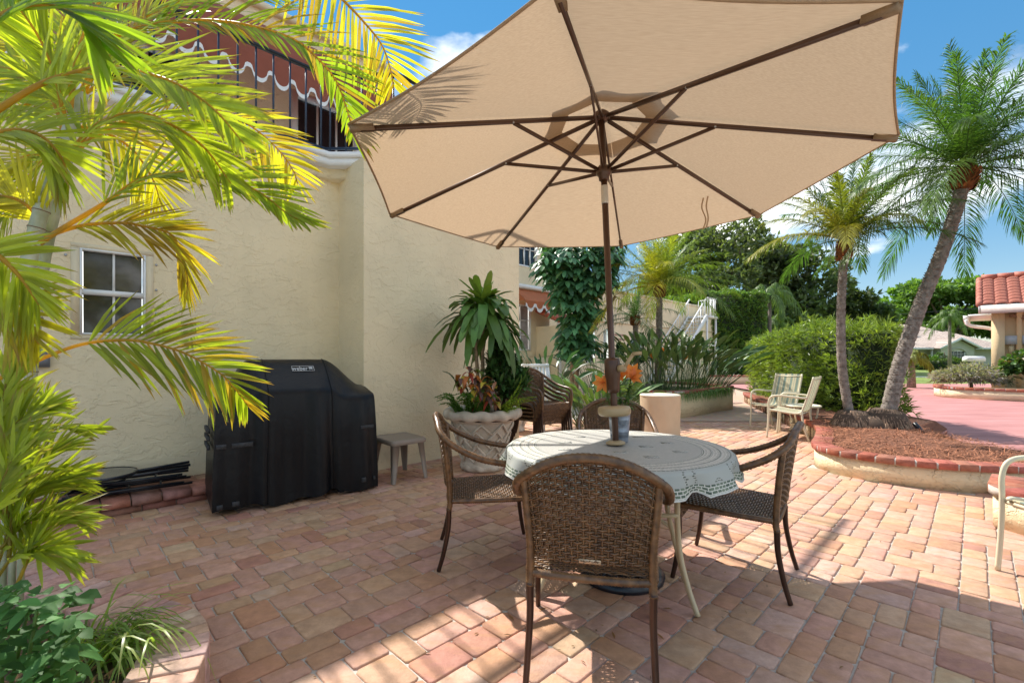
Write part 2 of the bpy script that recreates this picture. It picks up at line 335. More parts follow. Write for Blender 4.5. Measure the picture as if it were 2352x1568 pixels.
# ------------------------------------------------------------------ pavers (random modular cobble, 45 degrees to the camera)
PAL = [((.56,.325,.245),.44), ((.55,.345,.225),.22), ((.52,.285,.18),.15), ((.46,.235,.175),.06), ((.56,.38,.25),.06), ((.58,.385,.30),.07)]
def pick_col():
    x = random.random(); s = 0
    for c, w in PAL:
        s += w
        if x < s: break
    k = random.uniform(.9, 1.08); return tuple(v*k*random.uniform(.96,1.04) for v in c)
UNIT = .0565
def pack(nx, ny):
    sky_ = [0]*nx; out = []
    while True:
        r_ = min(sky_)
        if r_ >= ny: break
        i = sky_.index(r_); run = 0
        while i+run < nx and sky_[i+run] == r_: run += 1
        opts = [w for w in (2,3,4) if w == run or run-w >= 2]
        if not opts: opts = [run]
        w = random.choices(opts, [{2:1.0,3:1.5,4:1.5}.get(k,1) for k in opts])[0]
        d = random.choice({2:(3,3,4), 3:(2,3,3,4), 4:(2,2,3)}.get(w, (2,3)))
        out.append((i, r_, w, d))
        for k in range(w): sky_[i+k] = r_+d
    return out
def paver_geo(mb, cx, cy, w, d, ang, col, top=0.):
    w -= .0065; d -= .0065; c = random.uniform(.007,.015); j = lambda: random.uniform(-.0022,.0022)
    o_ = [(-w/2+c,-d/2),(w/2-c,-d/2),(w/2,-d/2+c),(w/2,d/2-c),(w/2-c,d/2),(-w/2+c,d/2),(-w/2,d/2-c),(-w/2,-d/2+c)]
    o_ = [(x+j(), y+j()) for x, y in o_]; e = .0045; tz = top+random.uniform(-.0015,.0015); tx, ty = random.uniform(-.006,.006), random.uniform(-.006,.006)
    ca, sa = math.cos(ang), math.sin(ang); v = []
    for inset, z in ((0,-.028),(0,-.0062),(e*.45,-.0016),(e*1.3,0)):
        kx, ky = 1-inset*2/w, 1-inset*2/d
        for x, y in o_:
            x2, y2 = x*kx, y*ky; v.append((cx+x2*ca-y2*sa, cy+x2*sa+y2*ca, tz+z+(tx*x2+ty*y2 if z > -.02 else 0)))
    f = [tuple(24+i for i in range(8))] + [(k*8+i, k*8+(i+1)%8, k*8+8+(i+1)%8, k*8+8+i) for k in range(3) for i in range(8)]
    mb.add(v, f, col)
ANG = R(-45)   # local x runs along (.707,-.707), local y along (.707,.707)
P0 = np.array((-2.034, 5.446)); AX = np.array((.70711,.70711)); NX = np.array((.70711,-.70711))
def so(s, o): q = P0 + AX*s + NX*o; return (q[0], q[1])
def s3(s, o, z): q = so(s, o); return (q[0], q[1], z)
def inv_so(x, y): d = np.array((x, y))-P0; return d@AX, d@NX
BED = [(6.6,13.2),(6.28,12.4),(5.15,8.8),(4.5,6.9),(3.92,5.95),(3.52,5.4),(3.46,5.02),(3.66,4.66),(4.09,4.34),(4.67,4.22),(5.5,4.22)]
BEDS = spline(BED, 8)
def inside(poly, x, y):
    c = False; n = len(poly)
    for i in range(n):
        x1, y1 = poly[i]; x2, y2 = poly[(i+1)%n]
        if (y1 > y) != (y2 > y) and x < (x2-x1)*(y-y1)/(y2-y1)+x1: c = not c
    return c
BEDPOLY = [tuple(q) for q in BEDS] + [(5.75,4.6),(5.5,5.2),(5.8,6.6),(7.5,8.0),(8.4,13.4)]
pieces = []
for i, r_, w, d in pack(178, 213):
    lx, ly = (i+w/2)*UNIT, (r_+d/2)*UNIT
    q = NX*(lx-8.2) + AX*(ly-1.0)
    x, y = q
    if y < .75 or y > 9.3 or abs(x) > 1.14*y+.75: continue
    s_, o_ = inv_so(x, y)
    if o_ < (.50 if s_ < -.05 else .56) and s_ < 2.5: continue
    if x > 2.6 and inside(BEDPOLY, x, y): continue
    if x > 4.55 and y < 4.25 or x > 6.2: continue
    pieces.append((x, y, w*UNIT, d*UNIT))
# also a second block to the right / far where the first pack ends
pieces.sort(key=lambda k: -(k[2]*k[3])/k[1]**3 if (abs(k[0]/k[1]) < 1.1 and k[1] > 1.72) else 1e3+k[1])
stuffmb = MB()
for k, (x, y, w, d) in enumerate(pieces):
    if k < 300:
        mb = MB(); paver_geo(mb, x, y, w, d, ANG, pick_col()); mb.build('paver', M['paver'], patio)
    else: paver_geo(stuffmb, x, y, w, d, ANG, pick_col())
stuffmb.build('pavers', M['paver'], patio, kind='stuff')
print('pavers', len(pieces))
# ------------------------------------------------------------------ MAIN HOUSE (left)
house = thing('villa', 'cream stucco villa wall with balcony and railing behind the covered grill', 'house', (P0[0], P0[1], 0))
WT = 3.42
mb = MB()
def wallface(mb, p, q, z0, z1, holes=()):
    """vertical wall p->q with rectangular holes (u0,u1,z0,z1) in metres along"""
    p = np.array(p); q = np.array(q); l = np.linalg.norm(q-p); d = (q-p)/l
    us = sorted({0, l, *[h[0] for h in holes], *[h[1] for h in holes]}); zs = sorted({z0, z1, *[h[2] for h in holes], *[h[3] for h in holes]})
    for a_, b_ in zip(us, us[1:]):
        for c_, e_ in zip(zs, zs[1:]):
            um, zm_ = (a_+b_)/2, (c_+e_)/2
            if any(h[0] < um < h[1] and h[2] < zm_ < h[3] for h in holes): continue
            A, B = p+d*a_, p+d*b_; mb.add([(A[0],A[1],c_),(B[0],B[1],c_),(B[0],B[1],e_),(A[0],A[1],e_)], [(0,1,2,3)])
SL = -7.5
WIN = (-2.225, -1.789, 1.44, 2.162)
wallface(mb, so(SL,0), so(0,0), 0, WT, [(WIN[0]-SL, WIN[1]-SL, WIN[2], WIN[3])])
# reveal of the window hole
for a_, b_ in (((WIN[0],WIN[2]),(WIN[1],WIN[2])),((WIN[1],WIN[2]),(WIN[1],WIN[3])),((WIN[1],WIN[3]),(WIN[0],WIN[3])),((WIN[0],WIN[3]),(WIN[0],WIN[2]))):
    mb.add([s3(a_[0],0,a_[1]), s3(b_[0],0,b_[1]), s3(b_[0],-.1,b_[1]), s3(a_[0],-.1,a_[1])], [(0,1,2,3)])
wallface(mb, so(0,0), so(0,.61), 0, WT); wallface(mb, so(0,.61), so(2.41,.61), 0, WT); wallface(mb, so(2.41,.61), so(2.41,-6), 0, WT)
mb.build('wall', M['stucco'], house)
# balcony slab, white fascia and stucco band beneath
def offs(poly_o, z0, z1, name, mat):
    mb = MB(); mb.prism(poly_o, z0, z1); return mb.build(name, mat, house)
def outline(g):
    return [so(SL, .02+g), so(-.12-.4*g, .02+g), (so(-.12-.4*g,.02+g)[0]+.88-g*.2, so(-.12-.4*g,.02+g)[1]), so(2.43+g, .63+g*.8), so(2.43+g, -6), so(SL, -6)]
offs(outline(.035), 3.285, 3.40, 'ledge_band', M['stucco'])
led = offs(outline(.135), 3.40, 3.485, 'ledge', M['white']); offs(outline(.15), 3.485, 3.55, 'ledge_cap', M['white'])
# railing
rl = [so(SL, .03), so(-.17,.03), (so(-.17,.03)[0]+.83, so(-.17,.03)[1]), so(2.4, .66)]
rail = part_empty('railing', house)
mb = MB(); mb2 = MB()
for a_, b_ in zip(rl, rl[1:]):
    mb.bar((*a_, 4.47), (*b_, 4.47), .045, .028); mb2.bar((*a_, 3.63), (*b_, 3.63), .028, .022)
mb.build('top_rail', M['blackcap'], rail); mb2.build('bottom_rail', M['iron'], rail)
for a_, b_ in zip(rl, rl[1:]):
    A, B = np.array(a_), np.array(b_); n_ = int(np.linalg.norm(B-A)/.168)
    for k in range(n_+1):
        q = A+(B-A)*(k+.3)/(n_+.6); mb = MB(); mb.box((q[0], q[1], 4.02 if k % 9 else 4.005), (.016,.016,.86 if k % 9 else .9), R(45)); mb.build('baluster', M['iron'], rail)
# upper storey
UO = -2.4
mb = MB(); UW = (.40, 1.40, 4.45, 5.42); UD = (-1.95,-1.05,3.6,5.3)
wallface(mb, so(SL,UO), so(2.13,UO), 3.55, 6.52, [(UW[0]-SL,UW[1]-SL,UW[2],UW[3]), (UD[0]-SL,UD[1]-SL,UD[2],UD[3])]); wallface(mb, so(2.13,UO), so(2.13,-8), 3.55, 6.52)
mb.build('upper_wall', M['stucco'], house)
mb = MB(); mb.prism([so(SL,UO+.07), so(2.2,UO+.07), so(2.2,-8), so(SL,-8)], 6.52, 6.62); mb.build('parapet_cap', M['stucco_far'], house)
def window(parent, f3, u0, u1, z0, z1, dep=.06, fw=.05, cols=2, rows=1, midbar=None, glass=None, nm='window', cw=.02):
    """f3(u, depth, z) -> world point; frame, bars and separate panes"""
    fr = MB()
    def b(ua, ub, za, zb, d0, d1):
        v = [f3(u, d, z) for z in (za, zb) for u, d in ((ua,d0),(ub,d0),(ub,d1),(ua,d1))]
        fr.add(v, [(0,1,2,3),(7,6,5,4),(0,4,5,1),(1,5,6,2),(2,6,7,3),(3,7,4,0)])
    b(u0,u0+fw,z0,z1,-dep,.012); b(u1-fw,u1,z0,z1,-dep,.012); b(u0+fw,u1-fw,z0,z0+fw,-dep,.014); b(u0+fw,u1-fw,z1-fw,z1,-dep,.014)
    zsplit = [z0+fw]
    if midbar:
        b(u0+fw, u1-fw, midbar-.022, midbar+.022, -dep, .01); zsplit += [midbar]
    zsplit += [z1-fw]
    w = fr.build(nm, M['white'], parent)
    for za, zb in zip(zsplit, zsplit[1:]):
        for i in range(cols):
            for j in range(rows):
                ua = u0+fw+(u1-u0-2*fw)*i/cols; ub = u0+fw+(u1-u0-2*fw)*(i+1)/cols; zc = za+(zb-za)*j/rows; zd = za+(zb-za)*(j+1)/rows
                g = MB(); g.add([f3(ua+cw/2,-dep*.7,zc), f3(ub-cw/2,-dep*.7,zc), f3(ub-cw/2,-dep*.7,zd), f3(ua+cw/2,-dep*.7,zd)], [(0,1,2,3)]); g.build('pane', glass or M['glass'], w)
                if i:
                    q = MB(); v = [f3(u, d, z) for z in (zc, zd) for u, d in ((ua-cw/2,-dep*.75),(ua+cw/2,-dep*.75),(ua+cw/2,-.01),(ua-cw/2,-.01))]
                    q.add(v, [(0,1,2,3),(7,6,5,4),(0,4,5,1),(1,5,6,2),(2,6,7,3),(3,7,4,0)]); q.build('glazing_bar', M['white'], w)
                if j:
                    q = MB(); v = [f3(u, d, z) for z in (zc-cw/2, zc+cw/2) for u, d in ((ua,-dep*.75),(ub,-dep*.75),(ub,-.012),(ua,-.012))]
                    q.add(v, [(0,1,2,3),(7,6,5,4),(0,4,5,1),(1,5,6,2),(2,6,7,3),(3,7,4,0)]); q.build('glazing_bar', M['white'], w)
    return w
# ground-floor window in the left wall: screen above and below, aluminium mid rail
M['screen'] = simple('insect_screen_glass', (.05,.05,.043), .07, 0, .35, 9.)
w = window(house, lambda u, d, z: s3(u, d, z), *WIN, dep=.07, fw=.016, cols=2, rows=1, midbar=1.80, glass=M['screen'], cw=.016)
w['label'] = 'small two-sash window with white frame'
mb = MB()
for a_, b_, c_, d_ in ((WIN[0]-.055,WIN[1]+.055,WIN[3],WIN[3]+.04),(WIN[0]-.055,WIN[1]+.055,WIN[2]-.04,WIN[2]),(WIN[0]-.055,WIN[0],WIN[2],WIN[3]),(WIN[1],WIN[1]+.055,WIN[2],WIN[3])):
    v = [s3(u, d, z) for z in (c_, d_) for u, d in ((a_,.001),(b_,.001),(b_,.007),(a_,.007))]; mb.add(v, [(0,1,2,3),(7,6,5,4),(0,4,5,1),(1,5,6,2),(2,6,7,3),(3,7,4,0)])
mb.build('flashing', M['stucco_far'], house)
M['zinc'] = simple('zinc', (.45,.46,.47), .35, .7, .2, 30.)
for u in (WIN[0]-.085, WIN[1]+.075):
    for z in (1.45, 1.65, 1.86, 2.09):
        mb = MB(); q = s3(u, .004, z); mb.lathe([(.011,0),(.011,.003),(.006,.008),(.0,.009)], (0,0,0), 8, M=Matrix.Rotation(R(90),3,'X')); mb.V[-1] = mb.V[-1] @ np.array(Matrix.Rotation(R(45),3,'Z')).T + np.array(q); mb.build('shutter_bolt', M['zinc'], house)
# outdoor socket box
ob = MB()
def sbox(mb, u0,u1,d0,d1,z0,z1):
    v = [s3(u, d, z) for z in (z0, z1) for u, d in ((u0,d1),(u1,d1),(u1,d0),(u0,d0))]; mb.add(v, [(3,2,1,0),(4,5,6,7),(0,1,5,4),(1,2,6,5),(2,3,7,6),(3,0,4,7)])
sbox(ob, -2.56,-2.40,.001,.05,1.17,1.31); sbox(ob, -2.545,-2.415,.05,.062,1.185,1.245); sbox(ob, -2.535,-2.425,.05,.06,1.255,1.30)
ob.build('socket_box', simple('grey_enamel', (.22,.23,.25), .45), house)
pc = MB(); pc.tube([s3(-3.4,.06,.72), s3(-2.55,.06,.70)], .032, 10); pc.build('drain_pipe', M['stucco_far'], house)
# balcony door and window behind the railing
window(house, lambda u, d, z: s3(u, UO+d, z), UW[0]-.08, UW[1]+.08, UW[2]-.08, UW[3]+.08, dep=.05, fw=.1, cols=3, rows=1, cw=.03)
window(house, lambda u, d, z: s3(u, UO+d, z), UD[0]-.06, UD[1]+.06, UD[2], UD[3]+.06, dep=.05, fw=.08, cols=2, rows=1, cw=.04, nm='balcony_door')
sg = MB()
for k in range(16): sbox(sg, .30+k*.075, .365+k*.075, UO+.003, UO+.02+.006*(k % 2), 3.56, 4.36)
sg.build('panel_siding', M['white'], house)
# barrel awnings with scalloped white edge
M['awning'] = simple('terracotta_awning', (.38,.115,.07), .7, 0, .12, 3., .2, 200.)
M['awning_or'] = simple('orange_awning', (.58,.20,.085), .7, 0, .1, 3., .2, 200.)
for k_ in ('awning','awning_or'):
    t = M[k_].node_tree; p = [n for n in t.nodes if n.type == 'BSDF_PRINCIPLED'][0]; o = [n for n in t.nodes if n.type == 'OUTPUT_MATERIAL'][0]
    tr = N(t, 'ShaderNodeBsdfTranslucent'); L(t, p.inputs['Base Color'].links[0].from_socket, tr.inputs['Color']); mS = N(t, 'ShaderNodeMixShader'); mS.inputs[0].default_value = .4; L(t, p.outputs[0], mS.inputs[1]); L(t, tr.outputs[0], mS.inputs[2]); L(t, mS.outputs[0], o.inputs[0])
def awning(parent, f3, u0, u1, zt, zb, proj, val, mat, barrel=True, pitch=.28, under=.16):
    """f3(u,out,z): canopy + valance with scallops + white trim, end gussets"""
    aw = part_empty('awning', parent); n = 12
    prof = [(proj*math.sin(t*math.pi/2*k/n), zb+(zt-zb)*math.cos(t*math.pi/2*k/n)) if barrel else (proj*k/n, zt+(zb-zt)*k/n) for t in (1,) for k in range(n+1)]
    mb = MB(); mb.grid(lambda a, b: f3(u0+(u1-u0)*a, prof[int(round(b*n))][0]+.004, prof[int(round(b*n))][1]), 20, n); mb.build('canopy', mat, aw, True)
    for u in (u0, u1):
        mb = MB(); mb.add([f3(u, q[0], q[1]) for q in prof]+[f3(u,0,zb)], [tuple(range(n+2))]); mb.build('end_panel', mat, aw)
    ns = max(2, int(round((u1-u0)/pitch))); P = (u1-u0)/ns; mb = MB(); tr = MB()
    def sc(u):
        x = ((u-u0)/P) % 1; return val*(.55+.45*math.sqrt(max(0, 1-min(1, ((x-.5)/.36)**2)))) if abs(x-.5) < .36 else val*.55
    us = np.linspace(u0, u1, ns*14+1)
    for a_, b_ in zip(us, us[1:]):
        za, zc = zb-sc(a_), zb-sc(b_)
        mb.add([f3(a_,proj+.006,zb), f3(b_,proj+.006,zb), f3(b_,proj+.006,zc), f3(a_,proj+.006,za)], [(0,1,2,3)])
        tr.add([f3(a_,proj+.010,za+under*val), f3(b_,proj+.010,zc+under*val), f3(b_,proj+.010,zc-.006), f3(a_,proj+.010,za-.006)], [(0,1,2,3)])
    mb.build('valance', mat, aw); tr.build('valance_trim', M['white'], aw); return aw
awning(house, lambda u, d, z: s3(u, UO+.002+d, z), -4.4, 1.62, 6.10, 5.20, 1.0, .32, M['awning'])
# shared kerb: brick step along the wall
kerb = thing('brick_step', 'low red brick step with rounded edge running along the cream wall', 'step', (so(-2,.3)[0], so(-2,.3)[1], 0))
def profbar(prof, s0, s1, col, name, mat=None, par=kerb):
    mb = MB(); mb.extrude([s3(0,o,z) for o, z in prof], np.array((*(AX*s0),0)), np.array((*(AX*s1),0)), col); return mb.build(name, mat or M['brick'], par)
RED = [(.40,.19,.15),(.36,.165,.13),(.43,.23,.17),(.44,.20,.15),(.34,.15,.13)]
rc = lambda: tuple(v*random.uniform(.9,1.1) for v in random.choice(RED))
mb = MB(); sbox(mb, -6.2,-.3,.002,.44,-.01,.108); mb.build('mortar_bed', M['mortar'], kerb)
s_ = -6.1
while s_ < -.45:
    l = random.uniform(.17,.20); j = random.uniform(-.003,.003)
    profbar([(.235,.055+j),(.235,.128+j),(.44,.130+j),(.485,.122+j),(.512,.103+j),(.52,.08+j),(.51,.058+j),(.48,.05+j)], s_, s_+l, rc(), 'bullnose_brick'); s_ += l+.012
s_ = -6.1
while s_ < -.4:
    l = random.uniform(.20,.25); profbar([(.30,-.01),(.30,.046),(.478,.046),(.482,-.01)], s_, s_+l, rc(), 'riser_brick'); s_ += l+.011
s_ = -6.1
while s_ < -.4:
    l = random.uniform(.21,.25); profbar([(.006,.06),(.006,.126),(.222,.126),(.222,.06)], s_, s_+l, rc(), 'tread_brick'); s_ += l+.011
# ================================================================== WICKER
m, t, p, o = newmat('resin_wicker'); M['wicker'] = m
geo = N(t, 'ShaderNodeTexCoord'); nz = N(t, 'ShaderNodeTexNoise', i_Scale=35., i_Detail=3.0); L(t, geo.outputs['Object'], nz.inputs['Vector'])
r = N(t, 'ShaderNodeValToRGB'); r.color_ramp.elements[0].color = (.055,.026,.010,1); r.color_ramp.elements[1].color = (.20,.10,.037,1); r.color_ramp.elements[0].position = .3; r.color_ramp.elements[1].position = .72
L(t, nz.outputs['Fac'], r.inputs[0]); L(t, r.outputs[0], p.inputs['Base Color']); p.inputs['Roughness'].default_value = .36; p.inputs['Specular IOR Level'].default_value = .6
mpn = N(t, 'ShaderNodeMapping'); mpn.inputs['Scale'].default_value = (1, 1, 6); L(t, geo.outputs['Object'], mpn.inputs[0])
n2 = N(t, 'ShaderNodeTexNoise', i_Scale=120., i_Detail=3.0); L(t, mpn.outputs[0], n2.inputs['Vector']); bump(t, p, n2.outputs['Fac'], .25, .002)
def weave(mb, surf, nu, nv, umask=None, amp=.0042, hw=None, t=.0030, stake_w=.55, per=3):
    """surf(u,v)->(point, normal, du-length, dv-length) ; horizontal strands over and under upright stakes"""
    for j in range(nv):
        v = (j+.5)/nv; pts = []; nr = []; up = []
        u0, u1 = umask(v) if umask else (0, 1)
        ks = [k for k in range(2*nu+1) if u0-1e-6 <= k/(2*nu) <= u1+1e-6]
        if len(ks) < 2: continue
        for k in ks:
            u = k/(2*nu); P, n, dv = surf(u, v); i = k/2
            if k % 2: off = .0
            else: off = amp if (int(i)+j) % per else -amp*1.1
            if k % 2:
                a_ = (int(i)+j) % per != 0; b_ = (int(i)+1+j) % per != 0
                off = amp*1.15 if a_ and b_ else 0
            pts.append(P+n*off); nr.append(n); up.append(dv)
        pts = np.array(pts); nr = np.array(nr); up = np.array(up); h = np.linalg.norm(up, axis=1)[:,None]/nv*.47; up = up/np.linalg.norm(up, axis=1)[:,None]
        m_ = len(pts); V = np.stack([pts-up*h, pts+nr*t-up*h*.35, pts+nr*t+up*h*.35, pts+up*h, pts-nr*t], 1)
        f = np.array([(a*5+b, a*5+(b+1)%5, (a+1)*5+(b+1)%5, (a+1)*5+b) for a in range(m_-1) for b in range(5)]); mb.add(V.reshape(-1,3), f)
    for i in range(nu+1):
        pts = []; nr = []; sd = []
        for k in range(2*nv+1):
            v = k/(2*nv); u = i/nu; u0, u1 = umask(v) if umask else (0, 1)
            if not (u0-1e-6 <= u <= u1+1e-6): continue
            P, n, dv = surf(u, min(v, .9999))
            j = int((k-1)/2) if k % 2 else k/2
            off = (amp*.9 if (i+int(j)) % per == 0 else -amp*.9) if k % 2 else 0
            pts.append(P+n*off); nr.append(n); s_ = np.cross(n, dv); sd.append(s_/(np.linalg.norm(s_)+1e-9))
        if len(pts) < 2: continue
        pts = np.array(pts); nr = np.array(nr); sd = np.array(sd); P1 = surf(min(1, .5+.5/nu), .5)[0]-surf(.5, .5)[0]; w = np.linalg.norm(P1)*stake_w
        w = min(w, .0045)
        V = np.stack([pts-sd*w, pts+nr*t, pts+sd*w, pts-nr*t], 1); m_ = len(pts)
        f = np.array([(a*4+b, a*4+(b+1)%4, (a+1)*4+(b+1)%4, (a+1)*4+b) for a in range(m_-1) for b in range(4)]); mb.add(V.reshape(-1,3), f)
def braid(mb, pts, r, step=.0065, n=10, amp=.13, tw=2, flat=1.):
    """tube wrapped with strands: every ring bulges"""
    P = resample(spline(pts, 14), step); m_ = len(P); T = np.gradient(P, axis=0); T /= np.linalg.norm(T, axis=1)[:,None]
    ref = np.array((0,0,1.)) if abs(T[0,2]) < .9 else np.array((0,1.,0)); x = np.cross(T[0], ref); x /= np.linalg.norm(x); V = []
    a = np.arange(n)*2*np.pi/n; rr = np.broadcast_to(np.asarray(r, float), (2,)) if np.ndim(r) else np.array((r, r))
    for i in range(m_):
        x = x-T[i]*(x@T[i]); x /= np.linalg.norm(x); y = np.cross(T[i], x); R0 = rr[0]+(rr[1]-rr[0])*i/m_
        w = R0*(1+amp*(1 if i % 2 else -1)*np.cos(a*tw+(i//2)*.9)) if tw else R0*(1+amp*(.5 if i % 2 else -.8)*np.ones(n))
        V.append(P[i]+w[:,None]*(np.cos(a)[:,None]*x+np.sin(a)[:,None]*y*flat))
    f = [(i*n+j, i*n+(j+1)%n, (i+1)*n+(j+1)%n, (i+1)*n+j) for i in range(m_-1) for j in range(n)] + [tuple(range(n))[::-1], tuple((m_-1)*n+j for j in range(n))]
    mb.add(np.concatenate(V), f)
def text_mesh(name, body, size, mat, parent, Mx, sx=1., origin=(0,0,0)):
    cu = bpy.data.curves.new('lettering', 'FONT'); cu.body = body; cu.size = size; cu.align_x = 'CENTER'; cu.align_y = 'CENTER'; cu.extrude = .0004
    ob = bpy.data.objects.new('lettering', cu); COL.objects.link(ob); bpy.context.view_layer.update()
    me = bpy.data.meshes.new_from_object(ob.evaluated_get(bpy.context.evaluated_depsgraph_get())); bpy.data.objects.remove(ob); bpy.data.curves.remove(cu)
    me.name = name
    me.transform(Matrix.Translation(-Vector(origin)) @ Mx @ Matrix.Diagonal((sx,1,1,1))); me.materials.clear(); me.materials.append(mat)
    o = bpy.data.objects.new(name, me); COL.objects.link(o); o.parent = parent; ORI[o.name] = tuple(origin); return o
TOPC = lambda x: (.878 - .105*(abs(x)/.262)**2.3, -.315+.055*(abs(x)/.262)**2)   # z, y of the arched top
def wicker_chair(label, group):
    c = thing('wicker_chair', label, 'chair', (0,0,0), group)
    # back: woven panel between bottom (z=.47) and arch
    def surf(u, v):
        def pt(u, v):
            hw = .222+.036*v; x = (u*2-1)*hw; zt, yt = TOPC((u*2-1)*.258); zb = .468; z = zb+(zt-.012-zb)*v
            yb = -.225-.035*(1-(u*2-1)**2); y = yb+(yt-yb)*(v**1.2)
            return np.array((x, y, z))
        e = 1e-3; P = pt(u, v); du = pt(u+e, v)-pt(u-e, v); dv = (pt(u, min(v+e, 1.2))-pt(u, v-e))/(2*e); n = np.cross(du, dv); n /= np.linalg.norm(n); return P, -n, dv
    mb = MB(); weave(mb, surf, 20, 36); mb.build('back_weave', M['wicker'], c, True, kind='stuff')
    # seat: dished woven panel
    def seat(u, v):
        def pt(u, v):
            hw = .235+.035*v; x = (u*2-1)*hw; y = -.215+.455*v; z = .418-.018*math.sin(math.pi*u)*math.sin(math.pi*min(v,1))+.012*v-(.02*max(0, v-.85)/.15)
            return np.array((x, y, z))
        e = 1e-3; P = pt(u, v); du = pt(u+e, v)-pt(u-e, v); dv = (pt(u, v+e)-pt(u, v-e))/(2*e); n = np.cross(du, dv); return P, n/np.linalg.norm(n), dv
    mb = MB(); weave(mb, seat, 22, 34, amp=.003); mb.build('seat_weave', M['wicker'], c, True, kind='stuff')
    # rails round the seat
    mb = MB(); q = [(-.235,-.222,.405),(-.12,-.232,.402),(.12,-.232,.402),(.235,-.222,.405)]; braid(mb, q, .017, .006, 8, .14, 0)
    for s in (-1,1): braid(mb, [(s*.238,-.215,.408),(s*.255,0,.412),(s*.268,.235,.418)], .016, .006, 8, .14, 0)
    mb.build('seat_frame', M['wicker'], c, True)
    def apr(u, v):
        def pt(u, v): return np.array(((u*2-1)*.268, .243+.006*v, .335+.085*v+.012*math.sin(math.pi*u)))
        e = 1e-3; P = pt(u, v); dv = (pt(u, v+e)-pt(u, v-e))/(2*e); return P, np.array((0,1.,0)), dv
    mb = MB(); weave(mb, apr, 24, 9, amp=.003); mb.build('front_apron', M['wicker'], c, True, kind='stuff')
    # rolled arm and back rail
    h = [(.272,.245,.37),(.28,.262,.47),(.287,.258,.56),(.294,.215,.612),(.302,.10,.632),(.308,-.03,.66),(.302,-.14,.705),(.28,-.235,.762),(.225,-.285,.812)]
    top = [(x, TOPC(x)[1]-.004, TOPC(x)[0]+.004) for x in (.15,.07,0,-.07,-.15)]
    mb = MB(); braid(mb, h+top+[(-a,b,z) for a,b,z in h[::-1]], .0185, .0085, 10, .12, 3); mb.build('arm_rail', M['wicker'], c, True)
    for s in (-1,1):
        mb = MB(); braid(mb, [(s*.252,-.262,.80),(s*.243,-.245,.66),(s*.232,-.232,.52),(s*.232,-.226,.40),(s*.234,-.232,.355)], .0165, .006, 8, .12, 0, 1.); mb.build('back_post', M['wicker'], c, True)
        mb = MB(); mb.tube(spline([(s*.234,-.231,.37),(s*.232,-.236,.25),(s*.236,-.262,.11),(s*.240,-.292,.004)], 8), np.linspace(.0155,.0125,25), 10); mb.build('leg', M['bronze'], c, True)
        mb = MB(); mb.tube(spline([(s*.272,.246,.40),(s*.272,.246,.25),(s*.275,.262,.11),(s*.2775,.282,.004)], 8), np.linspace(.0155,.0125,25), 10); mb.build('leg', M['bronze'], c, True)
    Mx = Matrix.Translation((0,-.2665,.482)) @ Matrix.Rotation(R(90),4,'X')
    pl = MB(); pl.box((0,-.263,.482), (.082,.005,.015)); pl = pl.build('name_plate', simple('gilt_plate', (.62,.46,.30), .4, .3), c)
    text_mesh('plate_lettering', '*FRONTGATE*', .0105, M['bronze'], pl, Mx, 1.05)
    return c
GC = 'wicker armchairs around the patio table'
ch0 = wicker_chair('brown wicker armchair nearest the camera, seen from behind', GC)
def place(o, mid, fwd, z=0, tilt=0):
    o.location = (mid[0], mid[1], z); o.rotation_euler = (tilt, 0, math.atan2(-fwd[0], fwd[1])); return o
def mk(label, group=GC): c = copy_tree(ch0); c['label'] = label; c['group'] = group; return c
CF = mk('brown wicker armchair left of the table beside the woven stone pot'); CR = mk('brown wicker armchair right of the table facing left'); CB = mk('brown wicker armchair behind the table facing the camera')
place(ch0, (.346,2.003), (.203,.979)); place(CF, (-.165,2.975), (.994,.113)); place(CR, (1.30,2.70), (-.82,.57)); place(CB, (.86,3.80), (-.12,-.99))
ranks = ['bottom wicker armchair of the stack by the stone pot','second wicker armchair from below in the stack by the pot','middle wicker armchair of the stack by the stone pot','fourth wicker armchair from below in the stack by the pot','topmost dark wicker armchair of the stack by the stone pot']
for k in range(5):
    c = mk(ranks[k], 'stacked wicker armchairs'); f = np.array((.66,-.751)); b = np.array((.33,6.42))+f*k*.036; place(c, b, f, k*.052)
# ================================================================== UMBRELLA
ub = thing('patio_umbrella', 'large beige octagonal patio umbrella through the table', 'umbrella', (.63,2.67,0))
Cc = np.array((.556,2.764,2.283)); ux = np.array((1,0,.034)); ux /= np.linalg.norm(ux); vy = np.array((0,1,-.048)); vy -= ux*(vy@ux); vy /= np.linalg.norm(vy); nz_ = np.cross(ux, vy)
RU = 1.46; PH = -2.65
def upt(r, a, h): return Cc + RU*r*(math.cos(a)*ux+math.sin(a)*vy) + nz_*h
APEX = .41
def cz(r): return APEX*(1-r)**1.02*1.0 + .012*math.sin(math.pi*r)
m, t, p, o = newmat('canopy_fabric'); M['canopy'] = m
p.inputs['Roughness'].default_value = .9; p.inputs['Specular IOR Level'].default_value = .1
tcn = N(t, 'ShaderNodeTexCoord'); mpn = N(t, 'ShaderNodeMapping'); mpn.inputs['Scale'].default_value = (3, 40, 40); L(t, tcn.outputs['Object'], mpn.inputs[0])
nz = N(t, 'ShaderNodeTexNoise', i_Scale=6., i_Detail=4.0); L(t, mpn.outputs[0], nz.inputs['Vector'])
r = N(t, 'ShaderNodeValToRGB'); r.color_ramp.elements[0].color = (.43,.31,.20,1); r.color_ramp.elements[1].color = (.50,.37,.245,1); r.color_ramp.elements[0].position = .35; r.color_ramp.elements[1].position = .65
